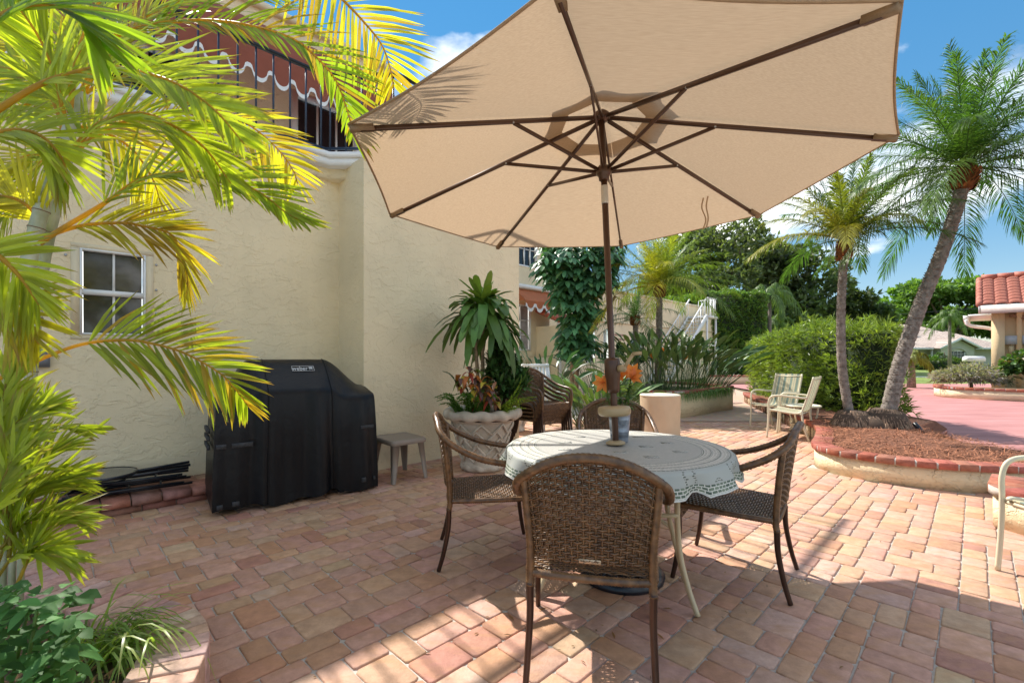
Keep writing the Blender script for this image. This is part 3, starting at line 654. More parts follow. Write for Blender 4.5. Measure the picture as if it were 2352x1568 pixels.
L(t, nz.outputs['Fac'], r.inputs[0]); L(t, r.outputs[0], p.inputs['Base Color']); wr = N(t, 'ShaderNodeTexNoise', i_Scale=3.2, i_Detail=3.0, i_Distortion=1.); L(t, tcn.outputs['Object'], wr.inputs['Vector']); wa = N(t, 'ShaderNodeMath', operation='MULTIPLY_ADD', i_1=.12); L(t, nz.outputs['Fac'], wa.inputs[0]); L(t, wr.outputs['Fac'], wa.inputs[2]); bump(t, p, wa.outputs[0], .35, .03)
tr = N(t, 'ShaderNodeBsdfTranslucent'); L(t, r.outputs[0], tr.inputs['Color']); ms = N(t, 'ShaderNodeMixShader'); ms.inputs[0].default_value = .42
L(t, p.outputs[0], ms.inputs[1]); L(t, tr.outputs[0], ms.inputs[2]); L(t, ms.outputs[0], o.inputs[0])
def panel(k, r0, r1, dz, nm, scal=.014, sag=.012, nr=14, na=12, th=0):
    a0, a1 = PH-k*math.pi/4, PH-(k+1)*math.pi/4
    mb = MB()
    def fn(a, b):
        r_ = r0+(r1-r0)*b; P = upt(r_, a0, cz(r_)+dz)*(1-a)+upt(r_, a1, cz(r_)+dz)*a   # straight between ribs
        P = P - nz_*sag*math.sin(math.pi*a)*r_ ; cen = Cc+nz_*0
        if b > .0: P = P + (cen-P)*np.array((1,1,.0))*(scal*math.sin(math.pi*a)*b**3)
        if nm == 'vent_panel': P = P + nz_*.008*math.sin(a*9+k)*b
        return P
    mb.grid(fn, na, nr); o = mb.build(nm, M['canopy'], ub, True)
    if nm == 'canopy_panel':
        mb = MB(); e = [fn(i/na, 1.) for i in range(na+1)]; mb.tube([q+nz_*.004 for q in e], .006, 6); mb.build('hem', M['canopy'], o, True)
    return o
for k in range(8): panel(k, .17, 1., .014, 'canopy_panel')
for k in range(8): panel(k, .0, .27, .062, 'vent_panel', .06, .02, 6, 8)
base = np.array((.63,2.67,0)); ax_ = nz_
def pole_at(z): return base + ax_*(z/ax_[2])
for k in range(8):
    a = PH-k*math.pi/4; mb = MB()
    pts = [upt(r_, a, cz(r_)-.006) for r_ in (.03,.965)]
    mb.bar(pts[0], pts[1], .013, .022, nz_); rb = mb.build('rib', M['pole'], ub)
    pk = MB(); pk.bar(upt(.925,a,cz(.925)-.004), upt(.995,a,cz(.995)-.001), .030, .026, nz_); pk.build('rib_pocket', M['canopy'], rb)
    s0 = pole_at(2.365)+.035*(math.cos(a)*ux+math.sin(a)*vy); s1 = upt(.42, a+.0, cz(.42)-.022)
    mb = MB(); mb.bar(s0, s1, .010, .019, nz_); st = mb.build('strut', M['pole'], rb)
    rv = MB(); rv.lathe([(.006,-.009),(.006,.009)], (0,0,0), 8, M=Matrix.Rotation(R(90),3,'X')); rv.V[-1] = rv.V[-1]+s1; rv.build('rivet', M['zinc'], rb)
mb = MB(); mb.tube([pole_at(z) for z in (.03,1.0,2.70)], .019, 16); mb.build('pole', M['pole'], ub, True)
def ring_at(z, prof, nm, mat, par=ub):
    mb = MB(); mb.lathe(prof, (0,0,0), 24, M=Matrix((ux, vy, nz_)).transposed()); mb.V[-1] = mb.V[-1]+pole_at(z); return mb.build(nm, mat, par, True)
ring_at(2.365, [(.022,-.06),(.030,-.055),(.032,-.035),(.040,-.025),(.047,-.012),(.047,.012),(.036,.022),(.03,.03)], 'runner', M['pole'])
ring_at(2.70, [(.03,-.03),(.05,-.02),(.05,.012),(.03,.03)], 'hub', M['pole'])
ring_at(2.22, [(.0205,-.055),(.0212,-.05),(.0212,.05),(.0205,.055)], 'tilt_collar', simple('silver_collar', (.55,.52,.46), .35, .3))
ring_at(1.155, [(.024,-.115),(.032,-.11),(.037,-.09),(.040,-.03),(.046,-.015),(.046,.07),(.042,.085),(.022,.092)], 'crank_housing', M['pole'])
mb = MB(); q = pole_at(1.185); mb.tube([q+(.03,-.035,0), q+(.058,-.06,0)], .021, 14); mb.tube([q+(.056,-.060,0), q+(.062,-.066,0)], .014, 12); mb.bar(q+(.052,-.058,.0), q+(.105,-.068,.083), .018, .013, (0,1,0)); mb.tube([q+(.100,-.07,.083), q+(.150,-.078,.089)], .0105, 10); mb.build('crank_handle', M['tan'], ub, True)
ring_at(.937, [(.022,-.032),(.078,-.030),(.090,-.022),(.095,-.012),(.0945,-.006),(.096,0),(.0945,.006),(.095,.012),(.088,.024),(.06,.030),(.022,.030)], 'pole_ring_light', M['tan'])
ring_at(.752, [(.021,-.008),(.055,-.008),(.055,.004),(.03,.014),(.021,.014)], 'table_collar', M['tan'])
mb = MB(); mb.lathe([(.235,.0),(.24,.02),(.225,.035),(.22,.045),(.16,.06),(.05,.075),(.03,.08),(.028,.30),(.0215,.30)], (.63,2.67,0), 36)
for k in range(16): a = k*math.pi/8; mb.bar((.63+.06*math.cos(a), 2.67+.06*math.sin(a), .078), (.63+.2*math.cos(a), 2.67+.2*math.sin(a), .058), .012, .012)
mb.build('weighted_base', M['black'], ub, True)
for i, (a0_, dx) in enumerate(((.0,0),(.035,.05))):
    mb = MB(); T5 = upt(.70, PH-4*math.pi/4+.09+a0_, cz(.7)-.01); pts = [T5, T5+np.array((-.008,.01,-.07)), T5+np.array((.01+dx*.3,.02,-.15)), T5+np.array((.0+dx*.2,.03,-.22))]
    mb.grid(lambda a, b: spline(pts, 5)[int(round(b*15))]+np.array((.006*(a-.5)*2,.003*(a-.5),0)), 1, 15); mb.build('tie_strap', M['canopy'], ub)
# ================================================================== TABLE and cloth
TZ = .735; TCx, TCy = .605, 2.705
tb = thing('patio_table', 'round tan metal patio table under the mosaic cloth', 'table', (TCx,TCy,0))
mb = MB(); mb.lathe([(.60,.70),(.62,.705),(.62,.722),(.60,.728)], (TCx,TCy,0), 40); mb.build('tabletop', M['tanmetal'], tb)
ang0 = math.atan2(-.47,.285)
for k in range(4):
    a = ang0+k*math.pi/2; d = np.array((math.cos(a), math.sin(a), 0)); C = np.array((TCx,TCy,0)); P = spline([C+d*.46+(0,0,.70), C+d*.435+(0,0,.5), C+d*.45+(0,0,.28), C+d*.50+(0,0,.12), C+d*.555+(0,0,.006)], 6)
    mb = MB(); mb.tube(P, .021, 10, flat=.62); mb.build('leg', M['tanmetal'], tb, True)
    a2 = a+math.pi/2; e = np.array((math.cos(a2), math.sin(a2), 0))
    mb = MB(); mb.tube(spline([C+d*.47+(0,0,.17), C+(d+e)*.20+(0,0,.40), C+e*.45+(0,0,.46)], 8), .012, 8); mb.build('brace', M['tanmetal'], tb, True)
# cloth with folds
m, t, p, o = newmat('mosaic_cloth'); M['cloth'] = m
uv = N(t, 'ShaderNodeUVMap', uv_map='radial'); sp = N(t, 'ShaderNodeSeparateXYZ'); L(t, uv.outputs[0], sp.inputs[0])   # x: angle*k, y: radius in m
tcn = N(t, 'ShaderNodeTexCoord')
def brick(vec, bw, rh, c1, c2, mo, ms_, off=.5):
    b = N(t, 'ShaderNodeTexBrick', i_Scale=1., i_Mortar_Size=ms_, i_Bias=0.); b.offset = off; b.inputs['Brick Width'].default_value = bw; b.inputs['Row Height'].default_value = rh
    b.inputs['Color1'].default_value = (*c1,1); b.inputs['Color2'].default_value = (*c2,1); b.inputs['Mortar'].default_value = (*mo,1); L(t, vec, b.inputs['Vector']); return b
cream_, tile_, green_ = (.62,.62,.56), (.50,.48,.43), (.07,.105,.085)
cen = brick(tcn.outputs['Object'], .016, .012, (.32,.32,.295), (.39,.38,.35), (.47,.46,.43), .0012)
ring = brick(uv.outputs[0], .026, .015, (.34,.33,.29), (.50,.47,.42), (.66,.65,.6), .0014)
dark = brick(uv.outputs[0], .024, .012, (.10,.12,.10), (.20,.21,.18), (.6,.6,.56), .0014)
grn = brick(uv.outputs[0], .030, .017, (.05,.085,.06), (.17,.22,.15), (.62,.62,.56), .0024)
def band(lo, hi):
    a_ = N(t, 'ShaderNodeMath', operation='GREATER_THAN', i_1=lo); b_ = N(t, 'ShaderNodeMath', operation='LESS_THAN', i_1=hi); m_ = N(t, 'ShaderNodeMath', operation='MULTIPLY')
    L(t, sp.outputs['Y'], a_.inputs[0]); L(t, sp.outputs['Y'], b_.inputs[0]); L(t, a_.outputs[0], m_.inputs[0]); L(t, b_.outputs[0], m_.inputs[1]); return m_.outputs[0]
def over(base_, col, fac):
    x = N(t, 'ShaderNodeMix', data_type='RGBA'); L(t, fac, x.inputs['Factor']); L(t, base_, x.inputs[6])
    if hasattr(col, 'node'): L(t, col, x.inputs[7])
    else: x.inputs[7].default_value = (*col,1)
    return x.outputs[2]
cur = over(cen.outputs['Color'], ring.outputs['Color'], band(.475,.60))
for lo, hi in ((.463,.477),(.508,.520),(.553,.565),(.597,.611)): cur = over(cur, dark.outputs['Color'], band(lo, hi))
cur = over(cur, (.40,.42,.39), band(.611,.70))
# scrolls on the border: distorted wave rings broken by noise
wv = N(t, 'ShaderNodeTexVoronoi', feature='F1', i_Scale=11.); L(t, uv.outputs[0], wv.inputs['Vector'])
w1 = N(t, 'ShaderNodeMath', operation='SUBTRACT', i_1=.38); L(t, wv.outputs['Distance'], w1.inputs[0]); w2 = N(t, 'ShaderNodeMath', operation='ABSOLUTE'); L(t, w1.outputs[0], w2.inputs[0])
w3 = N(t, 'ShaderNodeMath', operation='LESS_THAN', i_1=.075); L(t, w2.outputs[0], w3.inputs[0]); w4 = N(t, 'ShaderNodeMath', operation='MULTIPLY'); L(t, w3.outputs[0], w4.inputs[0]); L(t, band(.62,.695), w4.inputs[1])
cur = over(cur, dark.outputs['Color'], w4.outputs[0]); cur = over(cur, grn.outputs['Color'], band(.702,.752)); cur = over(cur, (.62,.62,.58), band(.752,1.))
L(t, cur, p.inputs['Base Color']); p.inputs['Roughness'].default_value = .6
cl = MB(); NA, rows = 144, [0,.06,.15,.3,.45,.55,.60,.625,.642,.652,.67,.69,.71,.735,.76]
V = []; UVv = []
for ri, s in enumerate(rows):
    for j in range(NA):
        a = 2*math.pi*j/NA; f = max(0, s-.635)
        fold = (.030*math.sin(a*11+1.2*math.sin(a*2))+.016*math.sin(a*23+.7))*min(1, f/.15)
        if s <= .635: rr, zz_ = s, TZ-max(0, s-.6)**2*6
        else: rr, zz_ = .635+f*.20+fold*.9, TZ-.007-f*.98*(1-.25*abs(fold)/.04)
        V.append((TCx+rr*math.cos(a), TCy+rr*math.sin(a), zz_))
F = [(i*NA+j, i*NA+(j+1)%NA, (i+1)*NA+(j+1)%NA, (i+1)*NA+j) for i in range(len(rows)-1) for j in range(NA)]
cl.add(V[1:] if False else V, F); cloth = cl.build('tablecloth', M['cloth'], None, True, origin=(TCx,TCy,0)); cloth.location = (TCx,TCy,0); ORI[cloth.name] = (TCx,TCy,0)
tag(cloth, 'round mosaic-print cloth with green tile border draped over the patio table', 'tablecloth')
uvl = cloth.data.uv_layers.new(name='radial'); lv = np.zeros(len(cloth.data.loops), np.int32); cloth.data.loops.foreach_get('vertex_index', lv)
jj = (lv % NA).astype(float); ii = lv//NA
pl_start = np.zeros(len(cloth.data.polygons), np.int32); cloth.data.polygons.foreach_get('loop_start', pl_start)
for s0 in pl_start:
    q = jj[s0:s0+4]
    if q.max()-q.min() > NA/2: jj[s0:s0+4] = np.where(q < NA/2, q+NA, q)
UVd = np.stack([jj/NA*4.2, np.array(rows)[ii]], 1).astype(np.float32); uvl.data.foreach_set('uv', UVd.ravel())
M['motif'] = M['motif'] if 'motif' in M else None
m, t, p, o = newmat('cloth_motif'); tcn = N(t, 'ShaderNodeTexCoord'); b = N(t, 'ShaderNodeTexBrick', i_Scale=1., i_Mortar_Size=.0016, i_Bias=-.2); b.inputs['Brick Width'].default_value = .017; b.inputs['Row Height'].default_value = .0125
b.inputs['Color1'].default_value = (.08,.09,.08,1); b.inputs['Color2'].default_value = (.42,.41,.37,1); b.inputs['Mortar'].default_value = (.6,.6,.56,1); L(t, tcn.outputs['Object'], b.inputs['Vector']); L(t, b.outputs['Color'], p.inputs['Base Color']); p.inputs['Roughness'].default_value = .6; M['motif'] = m
for k, (rr, a) in enumerate([(.33,200),(.30,160),(.36,240),(.34,120),(.33,290),(.36,330),(.34,15),(.37,55),(.19,265),(.17,350)]):
    x, y = TCx+rr*math.cos(R(a)), TCy+rr*math.sin(R(a)); mb = MB(); mb.box((x,y,TZ+.0008), (.075,.045,.001)); mb.build('printed_motif', M['motif'], cloth)
# ================================================================== bucket with lilies
bk = thing('flower_bucket', 'galvanised bucket of orange lilies on the table behind the pole', 'bucket', (.655,2.83,TZ))
mb = MB(); bc = (.655,2.83,TZ+.002); mb.lathe([(.050,0),(.052,.004),(.057,.06),(.0585,.062),(.0585,.068),(.0575,.07),(.0625,.13),(.064,.133),(.064,.139),(.063,.141),(.066,.185),(.069,.188),(.069,.193),(.065,.193),(.063,.188),(.055,.03)], bc, 32, capt=True)
m_zinc = simple('galvanised_steel', (.30,.34,.40), .42, .45, .3, 24.); mb.build('pail', m_zinc, bk, True)
mb = MB(); mb.tube(spline([(.625,2.769,TZ+.14),(.632,2.762,TZ+.115),(.655,2.759,TZ+.10),(.678,2.762,TZ+.115),(.685,2.769,TZ+.14)], 6), .0025, 6); mb.build('handle', m_zinc, bk)
mb = MB(); mb.lathe([(.0,0),(.062,0)], (bc[0],bc[1],TZ+.178), 20, capb=False, capt=False); mb.build('potting_soil', M['soil'], bk)
stems = [((.60,2.80),(.555,2.78,1.10)), ((.66,2.84),(.66,2.84,1.13)), ((.68,2.85),(.735,2.83,1.145)), ((.70,2.82),(.715,2.80,1.12)), ((.63,2.86),(.60,2.9,1.1))]
for k, (b0, tp) in enumerate(stems):
    tp = np.array(tp); P = spline([(b0[0],b0[1],TZ+.17),((b0[0]+tp[0])/2,(b0[1]+tp[1])/2,(TZ+.17+tp[2])/2), tp], 6); mb = MB(); mb.tube(P, .0035, 6, tint=(.12,.22,.04))
    n = 60; tt = RNG.uniform(.1,.86,n); idx = (tt*(len(P)-1)).astype(int); a = RNG.uniform(0,6.28,n); d = np.stack([np.cos(a), np.sin(a), RNG.uniform(.2,.7,n)], 1)
    mb.leaves(P[idx], d, (0,0,1), RNG.uniform(.06,.10,n), .010, np.array((.10,.20,.04))*RNG.uniform(.7,1.4,(n,1)), droop=.35)
    mb.build('stem', M['leaf'], bk)
    fd = np.array((random.uniform(-.5,.5), -.6, .45)); fd /= np.linalg.norm(fd)
    if k == 0: fd = np.array((-.6,-.55,-.15))
    fl = MB(); a = np.arange(6)*math.pi/3; x = np.cross(fd, (0,0,1)); x /= np.linalg.norm(x); y = np.cross(x, fd)
    d = fd*.75+np.cos(a)[:,None]*x+np.sin(a)[:,None]*y; fl.leaves(np.tile(tp,(6,1)), d, fd, .075, .034, np.array((.78,.28,.075))*RNG.uniform(.9,1.1,(6,1)), ((0,.2,0),(.3,.9,.1),(.65,1,.08),(1,.1,-.06)), fold=.15)
    fl.leaves(np.tile(tp,(5,1)), fd+.25*RNG.normal(size=(5,3)), fd, .05, .003, (.5,.2,.03)); fl.build('lily', M['leaf'], bk)
# ================================================================== COVERED GRILL
gl = thing('covered_grill', 'barbecue grill under a fitted black cover against the cream wall', 'grill', (-1.9,4.2,0))
m, t, p, o = newmat('grill_cover_vinyl'); M['cover'] = m
tcn = N(t, 'ShaderNodeTexCoord'); nz = N(t, 'ShaderNodeTexNoise', i_Scale=4., i_Detail=5.0); L(t, tcn.outputs['Object'], nz.inputs['Vector'])
r = N(t, 'ShaderNodeValToRGB'); r.color_ramp.elements[0].color = (.003,.0035,.005,1); r.color_ramp.elements[1].color = (.007,.008,.011,1); L(t, nz.outputs['Fac'], r.inputs[0]); L(t, r.outputs[0], p.inputs['Base Color'])
p.inputs['Roughness'].default_value = .38; p.inputs['Specular IOR Level'].default_value = .28
n2 = N(t, 'ShaderNodeTexNoise', i_Scale=9., i_Detail=5.0, i_Roughness=.6, i_Distortion=.8); L(t, tcn.outputs['Object'], n2.inputs['Vector']); n3 = N(t, 'ShaderNodeTexNoise', i_Scale=420., i_Detail=1.0); L(t, tcn.outputs['Object'], n3.inputs['Vector'])
ad = N(t, 'ShaderNodeMath', operation='MULTIPLY_ADD', i_1=.05); L(t, n3.outputs['Fac'], ad.inputs[0]); L(t, n2.outputs['Fac'], ad.inputs[2]); bump(t, p, ad.outputs[0], .3, .02)
G0 = np.array((-2.33,3.60)); GL = np.array((.795,.607)); GD = np.array((-.607,.795)); LEN = 1.34; DEP = .66
def gp(u, d, z): q = G0+GL*u+GD*d; return np.array((q[0], q[1], z))
sm = lambda a, b, x: (lambda k: k*k*(3-2*k))(min(1, max(0, (x-a)/(b-a))))
def ztop(u):      # height of the ridge along the length
    return .90+.33*sm(.02,.30,u)-.26*sm(.93,1.34,u)
def zfront(u):
    return .86+.12*sm(.18,.34,u)-.08*sm(.90,1.06,u)
def cover_prof(u):
    zf, zt = zfront(u), ztop(u); inset = .05*(1-sm(0,.08,u))+.04*sm(1.26,1.34,u)
    pr = [(0,.035),(.004,.2),(.012,.4),(.02,.6),(.03,zf-.06),(.042,zf-.018),(.062,zf+.004),(.16,zf+(zt-zf)*.38),(.28,zf+(zt-zf)*.82),(.34,zt-.008),(.40,zt),(.52,zt-.004),(.585,zt-.04),(.61,zt-.12),(.63,.5),(.65,.05)]
    return pr
def fold(u, z):
    k = max(0, 1-z/.95); f = .014*math.sin(u*17+.6)+.010*math.sin(u*31+2.)+.018*math.exp(-((u-.34)/.05)**2)-.02*math.exp(-((u-.40)/.03)**2)-.016*math.exp(-((u-.92)/.03)**2)+.012*math.exp(-((u-.85)/.06)**2)
    return -f*(.3+k)*1.25-.010*math.sin(u*6+z*5)*math.sin(z*7)
us = np.linspace(0, LEN, 90); mb = MB(); rowsV = []
for u in us:
    row = []
    for d, z in cover_prof(u):
        front = 1 if d < .065 else 0; uu = u
        # ends taper inward with height
        e = (u/LEN-.5)*2; uu = LEN/2+(u-LEN/2)*(1-.05*sm(.1,1.1,z))
        zz_ = z
        if z < .06: zz_ = z+.018*math.sin(u*9)+.012*math.sin(u*21+1)
        row.append(gp(uu, d+(fold(u, z)*front if front else 0), zz_))
    rowsV.append(row)
nP = len(rowsV[0]); V = np.array(rowsV).reshape(-1,3); F = [(i*nP+j, (i+1)*nP+j, (i+1)*nP+j+1, i*nP+j+1) for i in range(len(us)-1) for j in range(nP-1)]
F += [tuple(range(nP)), tuple((len(us)-1)*nP+j for j in range(nP))[::-1]]
mb.add(V, F); cov = mb.build('cover', M['cover'], gl, True)
md = cov.modifiers.new('edges', 'EDGE_SPLIT') ; md.split_angle = R(70)
for u in (.40,.94):
    mb = MB(); q = [np.array(rowsV[int(u/LEN*89)][j])+np.array((*(-GD*.004),.002)) for j in range(0,11)]; mb.tube(resample(np.array(q), .01), .004, 6); mb.build('seam', M['cover'], cov)
M['velcro'] = simple('grey_webbing', (.055,.056,.06), .9, 0, .3, 60., .5, 300.)
def patch(u, z, w, h, rot=0, out=.008, nm='strap_patch'):
    j = min(range(len(cover_prof(u))), key=lambda k: abs(cover_prof(u)[k][1]-z) if k < 6 else 9); d = np.interp(z, [q[1] for q in cover_prof(u)[:6]], [q[0] for q in cover_prof(u)[:6]])+fold(u, z)
    c = gp(LEN/2+(u-LEN/2)*(1-.05*sm(.1,1.1,z)), d-out*.5, z); mb = MB(); mb.box(c, (w, out+.012, h), math.atan2(GL[1],GL[0])); mb.build(nm, M['velcro'], cov)
patch(.20,.545,.15,.035); patch(.05,.545,.07,.035); patch(1.24,.60,.12,.032); patch(.16,.085,.05,.035); patch(.05,.08,.04,.035); patch(1.18,.12,.035,.04); patch(1.30,.11,.02,.03)
# strap stack on the left end
for z in (.53,.60,.66):
    mb = MB(); mb.bar(gp(-.012,.10,z), gp(-.012,.40,z+.005), .02, .03); mb.build('side_strap', M['velcro'], cov)
# printed logo on the sloped hood
pA = np.array(cover_prof(.72)[7]); pB = np.array(cover_prof(.72)[8]); sl = pB-pA; sl /= np.linalg.norm(sl); cl_ = pA+(pB-pA)*.62
cw_ = gp(LEN/2+(.72-LEN/2)*(1-.05*sm(.1,1.1,cl_[1])), cl_[0], cl_[1]); ex = Vector((*GL,0)); ey = Vector((*(GD*sl[0]), sl[1])).normalized(); ez = ex.cross(ey)
def gm(off=.006): 
    Mx = Matrix((( ex.x,ey.x,ez.x,0),(ex.y,ey.y,ez.y,0),(ex.z,ey.z,ez.z,0),(0,0,0,1))); return Matrix.Translation(Vector(cw_)+ez*off) @ Mx
M['logo'] = simple('silver_print', (.62,.62,.62), .5); lw, lh = .185, .062
lg = MB(); 
def lbox(mb, x, y, w, h, off=.006, t_=.001):
    v = [gm(off) @ Vector((x+sx*w/2, y+sy*h/2, sz)) for sz in (0, t_) for sx, sy in ((-1,-1),(1,-1),(1,1),(-1,1))]; mb.add([tuple(q) for q in v], [(3,2,1,0),(4,5,6,7),(0,1,5,4),(1,2,6,5),(2,3,7,6),(3,0,4,7)])
lbox(lg, 0, 0, lw-.006, lh-.006, .004, .001); lgo = lg.build('logo_patch', M['cover'], cov)
fr = MB(); lbox(fr, 0, lh/2, lw, .004); lbox(fr, 0, -lh/2, lw, .004); lbox(fr, -lw/2, 0, .004, lh-.004); lbox(fr, lw/2, 0, .004, lh-.004); fr.build('logo_border', M['logo'], cov)
text_mesh('logo_lettering', 'weber', .074, M['logo'], cov, gm(.0062) @ Matrix.Translation((-.027,-.001,0)), .70, ORI[gl.name])
kt = MB(); Mg = gm(.0062)
def lpoly(pts): kt.add([tuple(Mg @ Vector((x,y,0))) for x, y in pts], [tuple(range(len(pts)))])
kc = (.066,.010); lpoly([(kc[0]+.019*math.cos(a), kc[1]+.010*math.sin(a)) for a in np.linspace(0,2*math.pi,20)[:-1]])
lpoly([(kc[0]-.008,kc[1]-.009),(kc[0]-.004,kc[1]-.009),(kc[0]-.011,kc[1]-.030),(kc[0]-.015,kc[1]-.030)]); lpoly([(kc[0]+.004,kc[1]-.009),(kc[0]+.008,kc[1]-.009),(kc[0]+.017,kc[1]-.030),(kc[0]+.013,kc[1]-.030)]); lpoly([(kc[0]-.009,kc[1]-.020),(kc[0]+.010,kc[1]-.020),(kc[0]+.011,kc[1]-.023),(kc[0]-.010,kc[1]-.023)])
kt.build('logo_kettle', M['logo'], cov)
for u, d in ((.42,.10),(1.02,.10),(.42,.52),(1.02,.52)):
    mb = MB(); q = gp(u, d, .035); Mr = Matrix.Rotation(math.atan2(GL[1],GL[0]),3,'Z') @ Matrix.Rotation(R(90),3,'X'); mb.lathe([(.0,-.02),(.033,-.02),(.036,-.012),(.036,.012),(.033,.02),(.0,.02)], (0,0,0), 20, M=Mr); mb.V[-1] = mb.V[-1]+q; mb.build('caster', M['black'], gl, True)
# ================================================================== small stool table
st = thing('side_table', 'low taupe plastic side table between the grill and the stone pot', 'table', (-1.04,4.85,0))
A = np.array((-1.163,4.53)); e1 = np.array((.707,.707))*.40; e2 = np.array((-.66,.75))*.46
A = A+np.array((.0,.0)); cen_ = A+e1/2+e2/2
mb = MB(); top = [cen_+(sx*e1*.5+sy*e2*.5)*1.0 for sx, sy in ((-1,-1),(1,-1),(1,1),(-1,1))]
def rr_poly(P, c=.18):
    out = []
    for i in range(4):
        p_, a_, b_ = P[i], P[i-1], P[(i+1)%4]
        for k in (0,.5,1): 
            u, v = p_+(a_-p_)*c*.5, p_+(b_-p_)*c*.5; out.append(tuple((u*(1-k)+v*k)*.6+p_*.4 if k == .5 else (u if k == 0 else v)))
    return out
po = rr_poly(top); n_ = len(po)
def ring(sc_, z): return [(cen_[0]+(x-cen_[0])*sc_, cen_[1]+(y-cen_[1])*sc_, z) for x, y in po]
V = ring(1.0,.375)+ring(1.02,.395)+ring(1.0,.415)+ring(.95,.424)+ring(.9,.420); F = [(k*n_+i, k*n_+(i+1)%n_, (k+1)*n_+(i+1)%n_, (k+1)*n_+i) for k in range(4) for i in range(n_)]+[tuple(4*n_+i for i in range(n_))]
mb.add(V, F); mb.build('top', M['taupe'], st)
for sx, sy in ((-1,-1),(1,-1),(1,1),(-1,1)):
    tp = cen_+(sx*e1*.44+sy*e2*.44); bt_ = cen_+(sx*e1*.5+sy*e2*.5)*1.02; mb = MB()
    ex_ = e1/np.linalg.norm(e1); ey_ = e2/np.linalg.norm(e2)
    def sec(c, z, w, th): # L-shaped leg section opening inwards
        return [(*(c+(-sx*ex_*a+-sy*ey_*b)), z) for a, b in ((0,0),(w,0),(w,th),(th,th),(th,w),(0,w))]
    s0, s1_ = sec(bt_, .003, .036,.010), sec(tp, .385, .072,.012); mb.add(s0+s1_, [(0,1,2,3,4,5),(11,10,9,8,7,6)]+[(i,(i+1)%6,6+(i+1)%6,6+i) for i in range(6)]); mb.build('leg', M['taupe'], st)
# ================================================================== STONE POT with plants
pt_ = thing('stone_pot', 'large cast stone pot with basket-weave relief and rope rim', 'planter pot', (-.33,5.22,0))
M['stone'] = simple('cast_stone', (.60,.51,.40), .85, 0, .22, 7., .5, 120., .2, (.72,.64,.53))
PC = np.array((-.33,5.22,0)); mb = MB()
prof = [(.17,0),(.20,.005),(.215,.03),(.215,.09),(.205,.12),(.222,.2),(.25,.33),(.28,.46),(.298,.52),(.31,.545),(.325,.55),(.335,.565)]
mb.lathe([(r_*1.12, z) for r_, z in prof], PC, 40, capt=False); mb.build('bowl', M['stone'], pt_, True)
mb = MB(); NAp, NB = 120, 10
for i in range(NAp):
    a = 2*math.pi*i/NAp
    for j in range(NB):
        b = 2*math.pi*j/NB; tw = .010*math.cos(13*a+b*1.0-math.sin(b)*.6) ; rr = .052+tw
        mb.V.append(np.array([[ (.385+rr*math.cos(b))*math.cos(a)+PC[0], (.385+rr*math.cos(b))*math.sin(a)+PC[1], .625+rr*1.05*math.sin(b)]])); mb.T.append(np.ones((1,3)))
mb.n = NAp*NB; mb.F += [(i*NB+j, ((i+1)%NAp)*NB+j, ((i+1)%NAp)*NB+(j+1)%NB, i*NB+(j+1)%NB) for i in range(NAp) for j in range(NB)]
mb.build('rope_rim', M['stone'], pt_, True)
mb = MB(); mb.n = 0
for i in range(NAp):
    a = 2*math.pi*i/NAp
    for j in range(NB):
        b = 2*math.pi*j/NB; rr = .034+.007*math.cos(11*a+b)
        mb.V.append(np.array([[ (.215+rr*math.cos(b))*math.cos(a)+PC[0], (.215+rr*math.cos(b))*math.sin(a)+PC[1], .05+rr*1.2*math.sin(b)]])); mb.T.append(np.ones((1,3)))
mb.n = NAp*NB; mb.F += [(i*NB+j, ((i+1)%NAp)*NB+j, ((i+1)%NAp)*NB+(j+1)%NB, i*NB+(j+1)%NB) for i in range(NAp) for j in range(NB)]
mb.build('rope_foot', M['stone'], pt_, True)
def potr(z): return np.interp(z, [q[1] for q in prof], [q[0]*1.12 for q in prof])
def strand(a0, z0, da, dz, nm='relief_strand'):
    mb = MB()
    for off in (-.022,.0,.022):
        pts = []
        for k in range(7):
            t_ = k/6; a = a0+da*t_+off*(1.6 if dz*da > 0 else -1.6); z = z0+dz*t_+abs(off)*.0+off*.55; r_ = potr(z)+.004+.012*math.sin(math.pi*t_); pts.append((PC[0]+r_*math.cos(a), PC[1]+r_*math.sin(a), z))
        mb.tube(pts, [.004,.0105,.0115,.0115,.0115,.0105,.004], 6)
    mb.build(nm, M['stone'], pt_, True)
NS = 18
for row in range(5):
    for k in range(NS):
        a0 = 2*math.pi*(k+.5*(row % 2))/NS; z0 = .135+row*.078
        if math.sin(a0) > .45: continue
        if (row+k) % 2: strand(a0-.15, z0-.02, .34, .10)
        else: strand(a0+.19, z0-.02, -.34, .10)
mb = MB(); mb.lathe([(0,.60),(.37,.60)], PC, 24, capb=False, capt=False); mb.build('potting_soil', M['soil'], pt_)
